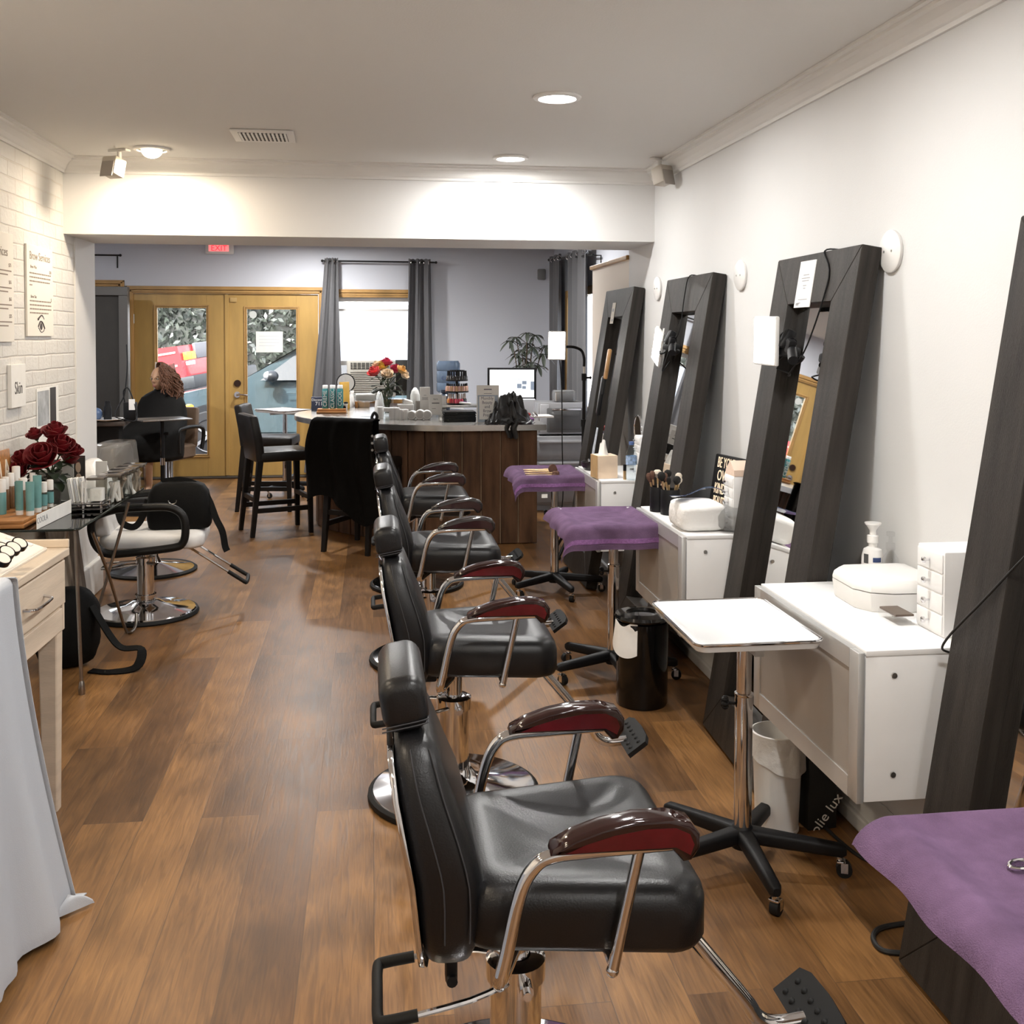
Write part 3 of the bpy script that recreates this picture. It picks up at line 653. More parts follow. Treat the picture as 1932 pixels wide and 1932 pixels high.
clamp_lamp(2, .40, 1.53, T(pB) @ Rz(.05) @ Rx(.42), 'slim tilted lit lamp panel clipped to the third mirror', .12, .19, [ony(1264, 682, 5.38), on_mirror(2, .42, 1.40, -.05), on_mirror(2, .40, 1.53, -.03), on_mirror(2, .36, 1.62, -.01), on_mirror(2, .38, 1.8, -.008), on_mirror(2, .36, 1.9, -.003), on_mirror(2, .34, 1.9, .06)])
clamp_lamp(0, .36, 1.53, T(Vector((1.36, 1.83, 1.60))) @ Rz(.05) @ Ry(.2), 'lit lamp panel clipped to the rightmost mirror, just past the photo edge', .19, .185)
# stand lamp by the counter
sx, sy = 1.50, 7.38
t = thing('lamp_stand', 'black tripod lamp stand with glowing softbox panel beside the counter', 'lamp', (sx, sy, 0))
mb = MB().cyl((0, 0, .22), (0, 0, .95), .016, n=12).cyl((0, 0, .9), (0, 0, 1.30), .012, n=12).cyl((0, 0, .93), (0, 0, .98), .022, n=12).cyl((0, 0, .34), (0, 0, .40), .022, n=12).cyl((0, 0, 1.26), (0, 0, 1.31), .018, n=12); mb.build('pole', blackp, t)
MB().cyl((0, 0, 1.30), (0, 0, 1.37), .009, n=10).build('pole_tip', steel, t)
for z in (.95, .36, 1.28): MB().cyl((.01, 0, z), (.045, 0, z), .007, n=8).sph((.048, 0, z), (.008, .02, .012), 10, 6).build('stand_knob', blackp, t)
for a in (2.3, 3.75, 1.3):
    mb = MB().tube([(.015 * math.cos(a), .015 * math.sin(a), .36), (.25 * math.cos(a), .25 * math.sin(a), .02)], .011, 8); mb.tube([(.012 * math.cos(a), .012 * math.sin(a), .12), (.14 * math.cos(a), .14 * math.sin(a), .19)], .006, 6); lg = mb.build('leg', blackp, t)
    MB().sph((.25 * math.cos(a), .25 * math.sin(a), .018), .018, 10, 8).build('rubber_foot', rubber, lg)
mb = MB().tube([(0, 0, 1.36), (0, 0, 1.42), (-.02, -.0, 1.475), (-.08, -.01, 1.50), (-.15, -.02, 1.50)], .010, 10, smooth=5); mb.build('gooseneck', blackp, t)
pl = ony(1051, 652, 7.34) - Vector((sx, sy, 0)); panel(t, T(pl) @ Rz(1.05) @ Ry(.05), .135, .205)
MB().tube([pl + Vector((.02, .01, -.09)), pl + Vector((.04, .03, -.3)), pl + Vector((.045, .03, -.7)), pl + Vector((.055, .05, -1.1)), pl + Vector((.02, .08, -1.3))], .004, 6, smooth=5).build('cable', blackp, t)

# ================================================================ THINGS ON AND UNDER THE CABINETS
CT = .777
# soap pump bottle
p = onz(1656, 1106, CT); p.x = 1.60
t = thing('soap_bottle', 'white pump soap bottle behind the white case on nearest cabinet', 'bottle', p)
MB().lathe([(0, 0), (.032, 0), (.034, .005), (.034, .10), (.028, .122), (.014, .13), (.014, .145)], n=24).build('bottle_body', whitep, t)
MB().lathe([(.018, .143), (.018, .166), (.011, .168), (.010, .182), (.020, .198), (.026, .203), (.026, .208), (0, .209)], n=20).build('pump_head', whitep, t)
mb = MB(); mb.lathe([(.0346, .014), (.0346, .022)], n=24); lb = mb.build('label_band', M('yellow_print', (.75, .45, .06), .5), t)
def patch(R, a0, a1, z0, z1, n=8): 
    return lambda u, v: (R * math.cos(a0 + (a1 - a0) * u), R * math.sin(a0 + (a1 - a0) * u), z0 + (z1 - z0) * v)
MB().grid(patch(.0347, -2.1, -1.5, .055, .068), 8, 1).build('label_print', M('orange_print', (.8, .35, .06), .5), t)
MB().grid(patch(.0347, -2.0, -1.2, .085, .1), 8, 1).build('label_print', M('navy_print', (.04, .07, .18), .5), t)
MB().grid(patch(.0347, -2.9, -2.4, .08, .11), 8, 1).build('label_print', M('dark_print', (.06, .06, .06), .5), t)
t = thing('clear_bottle', 'clear pump bottle half hidden behind the white soap bottle', 'bottle', p + Vector((.035, -.05, 0)))
gl = thin_glass('clear_plastic', (.97, .97, .97, 1), 1.35, .04)
MB().lathe([(0, 0), (.025, 0), (.026, .01), (.026, .10), (.012, .12), (.012, .13)], n=20).build('bottle_body', gl, t); MB().lathe([(.014, .128), (.014, .15), (.006, .152), (.006, .172), (.013, .173), (.013, .186), (0, .186)], n=14).build('pump_head', gl, t)
# white domed case
t = thing('travel_case', 'white rounded plastic case with hinged lid on nearest cabinet', 'case', (1.545, 2.99, CT), -.0)
def caseR(s, z, sc_=1.): return [(x * sc_ - .0, y * sc_, z) for x, y in [(-.125, .10), (-.13, -.05), (-.10, -.105), (-.04, -.13), (.10, -.13), (.13, -.12), (.132, .12), (.11, .135), (-.09, .135)]]
mb = MB(); loft(mb, [caseR(0, z, k) for z, k in ((0, .93), (.006, .96), (.05, 1.), (.056, 1.))]); mb.build('case_base', whitep, t, angle=30)
mb = MB(); loft(mb, [caseR(0, z, k) for z, k in ((.059, 1.), (.066, 1.0), (.08, .97), (.092, .88), (.096, .7))]); mb.build('case_lid', whitep, t, angle=30)
def drawer_tower(loc, w, d, n, hh, label, knob=chrome, body=white, rz=0.):
    t = thing('drawer_tower', label, 'desk drawers', loc, rz, group='small drawer towers'); H = n * hh + .012
    MB().b(0, -w / 2, 0, d, w / 2, H, .004).build('cabinet_body', body, t)
    for k in range(n):
        q = MB().b(-.004, -w / 2 + .005, .006 + k * hh + .002, .004, w / 2 - .005, .006 + (k + 1) * hh - .002, .0015).build('drawer', body, t)
        MB().lathe([(.003, 0), (.003, .012), (.0085, .014), (.0085, .02), (.005, .022), (0, .022)], (-.004, 0, .006 + (k + .5) * hh), 12, (-1, 0, 0)).build('knob', knob, q)
    return t
drawer_tower((1.515, 2.68, CT), .14, .155, 4, .055, 'white four-drawer tower with chrome knobs at near end of nearest cabinet')
drawer_tower((1.475, 4.21, CT), .11, .17, 5, .043, 'white drawer tower on second cabinet behind the plastic bag')
drawer_tower((1.505, 5.86, CT), .13, .15, 5, .044, 'clear-fronted white drawer tower on farthest cabinet beside water bottle')
MB().b(-.002, -.05, .2295, .002, .05, .2295)
mb = MB(); mb.prism([(0, -.055), (0, .055), (.17, .0)], 0, .004); 
t = tag(MB().prism([(-.055, 0), (.055, 0), (.05, .02), (.0, .06), (-.05, .025)], 0, .16, Matrix(((0, 0, 1, 0), (1, 0, 0, 0), (0, 1, 0, 0), (0, 0, 0, 1)))).build('paper_bag', M('peach_paper', (.8, .62, .5), .7, bump=.2), None, loc=(1.478, 4.21, CT + .2275)), 'peach paper packet lying on the drawer tower of second cabinet', 'packet')
t = thing('clear_organiser', 'small clear box with dark palette beside the nearest drawer tower', 'box', (1.475, 2.79, CT))
MB().b(-.03, -.05, 0, .03, .05, .025, .002).build('box_body', gl, t, False); MB().b(-.027, -.047, .0255, .027, .047, .031).build('palette', M('brown_palette', (.1, .07, .05), .4), t, False)
# brush cups on the second cabinet
for k, (px, py, r, h, lb) in enumerate(((1244, 966, .038, .115, 'tall black cup of makeup brushes, left of the pair'), (1268, 972, .045, .115, 'wide black cup of makeup brushes behind the plastic bag'))):
    p = onz(px, py, CT); p.y += r * .6; cupx = p
    t = thing('brush_cup', lb, 'cup', p, group='black brush cups')
    MB().lathe([(0, 0), (r * .97, 0), (r, .003), (r, h - .002), (r * .98, h), (r * .93, h - .002), (r * .92, .006), (0, .006)], n=28).build('cup_body', blackp, t)
    rr = random.Random(20 + k)
    for j in range(7 if k else 5):
        a = j * 2.4 + k; q = r * .55
        brush('makeup_brush', p + Vector((q * .4 * math.cos(a), q * .4 * math.sin(a), .008)), (.22 * math.sin(a), .22 * math.cos(a), 0), .10 + .02 * rr.random(), .004, .010 + .012 * rr.random(), .03 + .012 * rr.random(), ('dark makeup brush standing among others in the wide black cup' if k else 'makeup brush standing among others in the tall black cup'), ('brushes in the wide cup' if k else 'brushes in the tall cup'), blackp if j % 2 else wd, hair=(M('black_brush_hair', (.008, .007, .006), .9), hairm, M('ivory_brush_hair', (.62, .55, .46), .9))[j % 3])
# bag of cotton with blue visor
t = thing('cotton_bag', 'clear plastic bag of white cotton on front of second cabinet', 'bag', (1.36, 4.25, CT), .0)
rr = random.Random(4)
def blob(sx_, sy_, sz_, amp, seed, p=3.4):
    rr = random.Random(seed); ph = [rr.uniform(0, 6) for _ in range(9)]; mb = MB(); n1, n2 = 28, 18; R = []
    for j in range(1, n2):
        th = PI * j / n2; ring = []
        for i in range(n1):
            f = 2 * PI * i / n1; c, s = math.cos(f), math.sin(f); st, ct = math.sin(th), math.cos(th)
            e = lambda x: math.copysign(abs(x) ** (2 / p), x)
            k = 1 + amp * (math.sin(3 * f + ph[0]) * math.sin(4 * th + ph[1]) + .6 * math.sin(7 * f + ph[2] + 3 * th) + .5 * math.sin(11 * th + ph[3] + 2 * f))
            ring.append((sx_ * e(st) * e(c) * k, sy_ * e(st) * e(s) * k, sz_ * (1 + e(ct) * (1 if ct > 0 else 1))))
        R.append(ring)
    loft(mb, R[::-1]); return mb
blob(.10, .115, .058, .02, 3, 5.).build('cotton_pack', M('white_cotton', (.88, .87, .85), .9, bump=.3, bscale=50), t, loc=(-.01, .0, .001))
cling = M('crinkled_film', (.9, .9, .88), .12, trans=.8, ior=1.2, bump=.9, bscale=34, alpha=.75)
blob(.075, .105, .05, .05, 8, 2.6).build('film', cling, t, loc=(.11, -.05, .001))
bl = M('blue_visor_plastic', (.06, .11, .24), .08, alpha=.75, coat=1.)
def vf(u, v):
    a = -.95 + 1.9 * u; r = .12 + .06 * v
    return (r * math.cos(a + PI * .5) * 1.15, r * math.sin(a + PI * .5) - .07, .022 * math.sin(u * PI) * (1 - v) + .012 * math.sin(7 * u))
o = MB().grid(vf, 26, 6, .003).build('face_visor', bl, None, loc=(1.39, 4.245, CT + .135), rot=(0, 0, .4)); tag(o, 'curved blue plastic visor lying on the cotton bag', 'visor')
# message box
p = Vector((1.575, 4.62, CT))
t = thing('message_box', 'black letter board reading BE YOUR OWN KIND OF on second cabinet', 'sign', p, rot=(0, .16, .20))
MB().b(0, -.11, 0, .045, .11, .26, .006).build('sign_body', blackp, t)
mb = MB()
for k, s in enumerate(('BE YOUR', 'OWN', 'KIND OF', 'BEAUTIFUL')):
    mb.text(s, .07, T(-.0012, 0, .222 - k * .06) @ Rz(-PI / 2) @ Rx(PI / 2), .0008, sx=(.55, .72, .55, .42)[k])
mb.build('letters', M('warm_letters', (.85, .68, .5), .5, emit=(1, .75, .5), es=.25), t, False)
# far cabinet: tissue box, water bottle, mascara, tray, round mirror
t = thing('tissue_box', 'wooden tissue box with white tissue on farthest cabinet', 'tissue box', (1.30, 5.83, CT), .12)
MB().b(-.055, -.06, 0, .065, .06, .13, .003).build('box_body', M('pale_birch', (.80, .63, .47), .6, var=.06, vscale=10), t)
MB().b(-.0565, -.0605, 0, -.0555, .0605, .13).build('box_side', M('tan_birch', (.52, .34, .16), .6, var=.15, vscale=12), t, False)
def tf(u, v): 
    a = u * 2 * PI; r = .03 * (1 - v * .35) + .008 * math.sin(3 * a + 1) * v
    return (r * math.cos(a) * (1 - .6 * v) + .005 * math.sin(5 * a) * v, r * 1.25 * math.sin(a) + .004, .128 + .075 * v + .012 * math.sin(2 * a) * v)
MB().grid(tf, 24, 6).build('tissue', M('tissue', (.86, .85, .82), .9), t)
p = onz(1191, 905, CT)
t = thing('water_bottle', 'clear water bottle with blue cap on farthest cabinet', 'bottle', p)
water = thin_glass('clear_bottle', (.90, .94, .96, 1), 1.45, .02)
MB().lathe([(0, 0), (.028, 0), (.031, .006), (.031, .07), (.029, .075), (.031, .08), (.031, .14), (.022, .172), (.012, .19), (.012, .20)], n=24).build('bottle_body', water, t)
MB().lathe([(.0315, .085), (.0318, .1), (.0315, .135)], n=24).build('bottle_label', M('blue_white_label', (.3, .42, .62), .5, var=.6, vscale=60), t); MB().lathe([(.014, .196), (.0145, .2), (.0145, .214), (0, .215)], n=16).build('cap', M('blue_cap', (.12, .2, .45), .4), t)
p2 = onz(1172, 905, CT)
t = thing('mascara_tube', 'small black and gold tube between tissue box and water bottle', 'tube', p2 + Vector((.02, .0, 0)))
MB().cyl((0, 0, 0), (0, 0, .05), .009, n=12).build('tube_body', bp_, t); MB().cyl((0, 0, .05), (0, 0, .085), .0095, n=12).build('cap', blackp, t)
t = thing('glass_jar', 'white labelled clear jar in front of the far drawer tower', 'jar', p + Vector((.045, -.045, 0)))
MB().lathe([(0, 0), (.026, 0), (.028, .004), (.028, .10), (.02, .108), (.02, .115)], n=20).build('jar_body', gl, t); MB().lathe([(.0285, .015), (.0285, .09)], n=20).build('jar_label', paper, t)
t = thing('palette_tray', 'dark round-ended tray of small tools behind the farthest towel', 'tray', (1.33, 6.17, CT + .0), .0)
MB().lathe([(0, 0), (.07, 0), (.085, .02), (.09, .05), (.086, .05), (.08, .022), (0, .008)], n=28).build('tray_body', M('dark_tray', (.02, .016, .014), .25), t)
for k in range(6): MB().cyl((-.05 + .02 * k, -.04, .048), (-.035 + .018 * k, .05, .055), .006, n=8).build('tool', bp_ if k % 2 else chrome, t)
t = thing('makeup_mirror', 'round chrome makeup mirror behind the far drawer tower', 'mirror', (1.57, 6.10, CT))
MB().lathe([(0, 0), (.05, 0), (.05, .008), (.01, .014), (.006, .03), (.006, .16)], n=24).build('stand', chrome, t)
mb = MB(); mb.tube([(0, .085 * math.cos(i * PI / 16), .245 + .085 * math.sin(i * PI / 16)) for i in range(32)], .006, 8, closed=True); mb.build('mirror_rim', chrome, t, loc=(0, 0, 0)); MB().cyl((-.002, 0, .245), (.002, 0, .245), .083, n=32).build('mirror_disc', M('amber_mirror', (.75, .6, .45), .05, 1.), t)
# hand things on the farthest mirror: hooks with strips and a hair iron
hk = thing('hair_straightener', 'black and silver hair straightener hanging on the farthest mirror', 'hair tool', on_mirror(3, .33, 1.32, -.022), rot=(0, LEAN, .0))
MB().b(-.014, -.02, -.26, .012, .012, 0, .008).build('iron_arm', blackp, hk); MB().b(-.012, .014, -.25, .012, .034, -.01, .008).build('iron_arm', steel, hk); MB().tube([(0, 0, -.26), (0, .01, -.4), (0, .05, -.62), (0, .02, -.8)], .004, 6, smooth=4).build('cable', blackp, hk)
hk = thing('wooden_paddle', 'tan wooden paddle brush hanging on the farthest mirror', 'brush', on_mirror(3, .30, 1.50, -.02), rot=(0, LEAN, 0)); MB().b(-.012, -.022, -.2, .012, .022, 0, .01).build('paddle', M('tan_wood', (.42, .23, .09), .45, var=.3), hk); MB().cyl((0, 0, -.3), (0, 0, -.2), .009, n=10).build('handle', blackp, hk)
hk = thing('hanging_strip', 'pale printed strip hanging low on the farthest mirror', 'strip', on_mirror(3, .37, .98, -.004), rot=(0, LEAN, 0)); MB().b(-.003, -.03, -.26, 0, .03, 0).build('strip', M('pale_blue_card', (.62, .68, .75), .6, var=.3, vscale=30), hk, False)
# round wall plates
for y, lb in ((3.234, 'round white wall plate right of the second mirror top'), (4.644, 'round white wall plate between second and third mirrors'), (6.057, 'round white wall plate between third and farthest mirrors')):
    t = thing('wall_plate', lb, 'wall plate', (XR, y, 1.862), group='round white wall plates')
    MB().lathe([(0, 0), (.067, 0), (.070, .004), (.070, .012), (.063, .018), (0, .019)], n=40, axis=(-1, 0, 0)).build('plate', whitep, t)
    for s in (-1, 1): MB().cyl((-.018, s * .025, 0), (-.0205, s * .025, 0), .004, n=8).build('screw', steel, t)
# bins, box, cords
p = onz(1465, 1562)
t = thing('waste_bin', 'white round waste bin with folded liner under nearest cabinet', 'bin', (p.x, p.y + .0, 0))
MB().lathe([(0, 0), (.066, 0), (.070, .004), (.070, .012), (.068, .014), (.079, .30), (.083, .305), (.083, .318), (.078, .32), (.066, .02), (0, .018)], n=36).build('bin_body', whitep, t)
def lf(u, v):
    a = u * 2 * PI; k = math.sin(a * 9) * .0025 + math.sin(a * 4 + 1) * .003
    d = .05 + .075 * (.5 + .5 * math.sin(a + 2.6)); r = .083 + .006 * v + k * (v + .2)
    return (r * math.cos(a), r * math.sin(a), .322 - d * v - .004 * (1 - v))
MB().grid(lf, 60, 8, .0015).build('bin_liner', M('white_liner', (.80, .79, .77), .35, trans=.15, bump=.5, bscale=40), t)
p = onz(1214, 1330)
t = thing('pedal_bin', 'glossy black round bin beneath second cabinet, white paper over its side', 'bin', (p.x, p.y + .03, 0))
glossb = M('gloss_black', (.004, .004, .004), .10, spec=.5)
MB().lathe([(0, 0), (.105, 0), (.11, .01), (.112, .36), (.10, .37), (0, .37)], n=36).build('bin_body', glossb, t)
MB().lathe([(.08, .37), (.116, .37), (.12, .378), (.114, .39), (.07, .396), (.06, .386), (0, .384)], n=36).build('bin_lid', glossb, t)
def sf(u, v):
    a = -3.25 + 1.25 * u; r = .114 + .012 * v + .006 * math.sin(5 * u)
    return (r * math.cos(a), r * math.sin(a), .362 - v * (.09 + .05 * math.sin(2.4 * u)) + .01 * math.sin(9 * u) * (1 - v))
MB().grid(sf, 16, 8, .001).build('paper_sheet', paper, t)
p = onz(1537, 1572)
t = thing('gift_box', 'black floor box with white script behind the white bin', 'box', (p.x + .03, p.y + .07, 0), .1)
MB().b(-.05, -.05, 0, .05, .09, .24, .003).build('box_body', M('matt_black_card', (.012, .012, .012), .7), t)
MB().text('Jolie lux', .05, T(.01, -.051, .045) @ Rx(PI / 2) @ Rz(.9), .0005).build('script_print', paper, t, False)
cb = M('black_cable', (.012, .012, .012), .5)
o = MB().tube([(1.46, 3.42, .006), (1.44, 3.2, .006), (1.455, 3.0, .007), (1.50, 2.88, .006), (1.50, 2.75, .006), (1.47, 2.60, .007), (1.50, 2.48, .006)], .006, 8, smooth=8).build('power_cord', cb, None); tag(o, 'black power cord along the grey boarding by the black box', 'cord')
p = [onz(a, b, .007) for a, b in ((1712, 1740), (1672, 1748), (1650, 1760), (1650, 1778), (1672, 1795), (1700, 1803))]; p[0].x += .05; p[-1].x += .06
o = MB().tube(p, .007, 8, smooth=8).build('power_cord', cb, None); tag(o, 'loop of black cord beside the bottom corner of nearest mirror', 'cord')
o = MB().tube([on_mirror(0, .80, .80, .10), on_mirror(0, .83, .78, .03), on_mirror(0, .79, .82, -.006), on_mirror(0, .62, 1.0, -.006), on_mirror(0, .4, 1.25, -.006), on_mirror(0, .3, 1.5, -.006)], .003, 8, smooth=6).build('power_cord', cb, None); tag(o, 'thin black cord crossing the frame of the rightmost mirror', 'cord')
# cloudy strip light over far cabinet omitted; paper strip of samples on wall
t = thing('sample_strip', 'pale paper strip on the wall left of third mirror', 'strip', (XR, 5.80, 1.36)); MB().b(-.003, -.03, -.16, 0, .03, .1).build('strip', M('cream_strip', (.72, .69, .63), .7), t, False)
mb = MB()
for k in range(6): mb.b(-.0038, -.015, -.14 + k * .04, -.0028, .015, -.132 + k * .04)
mb.build('print', M('grey_print', (.3, .3, .3), .8), t, False)
# ================================================================ COUNTER
plank = M('weathered_plank', (.105, .054, .029), .6, var=.55, vscale=2.6, stretch=(5, 5, .9), bump=.35, bscale=60, spec=.3)
edgew = M('raw_plank_edge', (.42, .28, .17), .7, var=.3)
ctop = M('counter_steel', (.72, .70, .67), .26, 1., var=.12, vscale=5, bump=.04, bscale=25)
BO = spline([Vector((x, y, 0)) for x, y in [(1.24, 7.85), (.85, 7.853), (.5, 7.885), (.22, 8.02), (-.02, 8.21), (-.24, 8.43), (-.41, 8.70), (-.47, 9.05), (-.40, 9.35), (-.15, 9.55)]], 14)
t = thing('reception_counter', 'curved counter clad in dark weathered planks with steel top', 'counter', (0, 0, 0))
mb = MB(); inner = [(p.x, p.y) for p in BO]
body = [(p.x + .0, p.y + .0) for p in BO] + [(.5, 9.4), (1.24, 8.75)]
cx_, cy_ = .45, 8.7
mb.prism([(x + (cx_ - x) * .03, y + (cy_ - y) * .03) for x, y in body], 0.002, .862); mb.build('counter_core', edgew, t, False)
# boards round the front
acc = [0.]
for a, b in zip(BO, BO[1:]): acc.append(acc[-1] + (b - a).length)
def atlen(s):
    for i in range(len(acc) - 1):
        if acc[i + 1] >= s: return BO[i].lerp(BO[i + 1], (s - acc[i]) / (acc[i + 1] - acc[i]))
    return BO[-1]
mb = MB(); s_ = 0.; rr = random.Random(2)
while s_ < acc[-1] - .08:
    w = .142 + rr.uniform(-.006, .006); a, b = atlen(s_ + .005), atlen(s_ + w - .005); s_ += w
    d = (b - a); L_n = d.length; d.normalize(); n = Vector((d.y, -d.x, 0)); 
    if n.dot(Vector((cx_, cy_, 0)) - a) > 0: n = -n
    q = (a + b) / 2 + n * rr.uniform(.002, .006)
    mb.box((q.x - n.x * .006, q.y - n.y * .006, .434), (L_n, .022, .858), (0, 0, math.atan2(d.y, d.x)), .003, 1)
mb.build('plank_cladding', plank, t, False)
TO = spline([Vector((x, y, 0)) for x, y in [(1.30, 7.80), (.9, 7.79), (.5, 7.80), (.2, 7.90), (-.1, 8.08), (-.38, 8.35), (-.58, 8.70), (-.66, 9.05), (-.60, 9.42), (-.36, 9.72), (0, 9.83), (.5, 9.72), (1.30, 9.2)]], 8)
mb = MB(); mb.prism([(p.x, p.y) for p in TO], .866, .91); bmesh.ops.recalc_face_normals(mb.bm, faces=mb.bm.faces[:])
bmesh.ops.bevel(mb.bm, geom=[e for e in mb.bm.edges if abs(e.verts[0].co.z - e.verts[1].co.z) < 1e-5], offset=.004, segments=2, affect='EDGES')
mb.build('counter_top', ctop, t, angle=30)
CZ = .9105
# ================================================================ STOOLS
sleather = M('espresso_leather', (.008, .006, .005), .38, var=.2, bump=.10, bscale=200, spec=.45)
sleg = M('espresso_wood', (.008, .006, .005), .45, var=.2, spec=.35)
def make_stool(label):
    t = thing('counter_stool', label, 'stool', group='dark counter stools')
    MB().box((.02, 0, .625), (.44, .41, .085), None, .022, 3).build('seat', sleather, t)
    mb = MB(); R = []
    for z, x, w, th in ((.585, -.185, .195, .06), (.592, -.186, .203, .07), (.75, -.205, .205, .072), (.93, -.24, .205, .066), (.945, -.243, .2, .06), (.952, -.244, .185, .04)):
        R.append([(x + a, b, z) for a, b in rrect(th, 2 * w, .018, 3)])
    loft(mb, R); mb.build('backrest', sleather, t)
    for sx_ in (-1, 1):
        for sy_ in (-1, 1):
            mb = MB(); top = Vector((.20 * sx_ + (.0 if sx_ > 0 else .01), .175 * sy_, .60)); bot = Vector((.215 if sx_ > 0 else -.255, .185 * sy_, 0))
            if sx_ > 0: top.x = .205
            loft(mb, [[bot + Vector((a, b, 0)) for a, b in rrect(.034, .034, .004, 1)], [top + Vector((a, b, 0)) for a, b in rrect(.048, .048, .004, 1)]]); mb.build('leg', sleg, t, False)
    mb = MB(); mb.b(-.235, -.19, .185, .212, -.165, .222); mb.b(-.235, .165, .185, .212, .19, .222); mb.b(.19, -.17, .27, .22, .17, .305); mb.b(-.235, -.17, .27, -.205, .17, .305); mb.build('stretcher', sleg, t, False)
    return t
st = make_stool('dark leather counter stool in front left of the counter, side view'); st.location = (-.76, 8.60, 0); st.rotation_euler.z = .36
st2 = dup(st, (-.93, 9.72, 0), -.12, 'dark leather counter stool behind another, nearest the glazed doors')
st3 = dup(st, (-.07, 7.86, 0), 1.04, 'dark counter stool with a black coat over its back')
coat = M('black_wool', (.004, .0035, .003), .95, bump=.3, bscale=200, spec=.1)
# coat draped over the third stool's back: local frame of that stool
def coatf(u, v):
    y = -.25 + .5 * u; L_ = v * 1.05 - .30           # front fall then over the top then the long back fall
    fold = .012 * math.sin(y * 34 + 1) + .008 * math.sin(y * 61)
    if L_ < 0:      # front side, hanging towards the seat
        return (-.185 + fold * .5, y * (1 - .1 * v), .965 + L_ * .9)
    if L_ < .1:
        a = L_ / .1 * PI; return (-.24 + .062 * math.cos(a), y, .962 + .022 * math.sin(a))
    d = L_ - .1
    hem = .10 * (math.sin(u * 5.2 + .6) - .3) * (d / .65)
    return (-.306 - .035 * d / .65 - fold * (.4 + d) - .02 * math.sin(d * 9), y * (1.02 + .16 * d / .65) + .02 * math.sin(d * 7), .962 - d * 1.02 - hem)
o = MB().grid(coatf, 70, 60, .006).build('coat', coat, None, angle=70, loc=(-.07, 7.86, 0), rot=(0, 0, 1.04)); tag(o, 'black coat hanging over the back of the counter stool', 'coat')
for k in range(3): MB().cyl((-.318, -.262 , .87 - .05 * k), (-.324, -.266, .87 - .05 * k), .009, n=10).build('button', steel, o)

# ================================================================ THINGS ON THE COUNTER
teal = M('teal_bottle', (.045, .21, .22), .35, var=.1, vscale=30); amber = M('amber_bottle', (.22, .09, .02), .2, coat=.5)
navy = M('navy_card', (.02, .025, .05), .5); woodb = M('honey_wood', (.38, .17, .055), .45, var=.3, vscale=6, stretch=(1, 8, 8))
def cp(px, py): return onz(px, py, CZ)
# wooden step stand with three teal bottles
p = cp(626, 780); bx = p
t = thing('display_stand', 'small wooden step stand under three teal bottles on counter', 'stand', bx, -.05)
MB().b(-.125, -.05, 0, .125, .05, .022, .003).b(-.12, -.04, .022, .12, .05, .042, .003).build('stand_steps', woodb, t)
def teal_bottle(loc, r, h, cap_h, lb, grp, cap_r=.8, body=teal, cat='bottle', cp_=whitep, txt=None, rz=0):
    t = thing('product_bottle', lb, cat, loc, rz, group=grp)
    MB().lathe([(0, 0), (r * .95, 0), (r, .004), (r, h - .012), (r * cap_r * .95, h)], n=20).build('bottle_body', body, t)
    MB().lathe([(r * cap_r, h - .001), (r * cap_r, h + cap_h - .003), (r * cap_r * .9, h + cap_h), (0, h + cap_h)], n=20).build('cap', cp_, t)
    if txt: MB().text(txt, h * .26, T(0, -r * .97, h * .5) @ Rx(PI / 2) @ Rz(PI / 2), .0012).build('lettering', paper, t, False)
    return t
for k, x in enumerate((-.055, .008, .07)): teal_bottle(bx + Vector((x, .005, .0425)), .027, .172, .028, ('left', 'middle', 'right')[k] + ' teal spray bottle on the wooden counter stand', 'teal bottles on the counter', .85, txt=('CREME', 'CLASSIC', 'COOL')[k])
t = thing('product_box', 'navy box with white lettering left of the teal bottles', 'box', cp(600, 775) + Vector((-.005, .05, 0)), .1)
MB().b(-.055, -.03, 0, .055, .03, .12, .002).build('box_body', navy, t); mb = MB(); mb.text('Discover', .03, T(0, -.0306, .095) @ Rx(PI / 2), .0004); mb.text('711', .045, T(.01, -.0306, .06) @ Rx(PI / 2), .0004); mb.build('lettering', paper, t, False)
p = cp(652, 768) + Vector((0, .1, 0))
t = thing('table_mirror', 'round table mirror with dark rim behind the teal bottles', 'mirror', p, -.2)
MB().tube([(.085 * math.cos(i * PI / 18), 0, .22 + .085 * math.sin(i * PI / 18)) for i in range(36)], .006, 8, closed=True).build('mirror_rim', blackp, t); MB().cyl((0, .002, .22), (0, -.002, .22), .083, n=32).build('mirror_disc', mirror_m, t); MB().lathe([(0, 0), (.06, 0), (.06, .008), (.008, .014), (.006, .14)], n=20).build('stand', blackp, t)
t = thing('wooden_board', 'honey yellow wooden board standing behind the teal bottles', 'board', cp(655, 772) + Vector((-.02, .03, 0)), rot=(-.06, 0, .5)); MB().b(-.045, -.012, 0, .045, .012, .245, .003).build('board', M('mustard_wood', (.50, .29, .05), .5, var=.2), t)
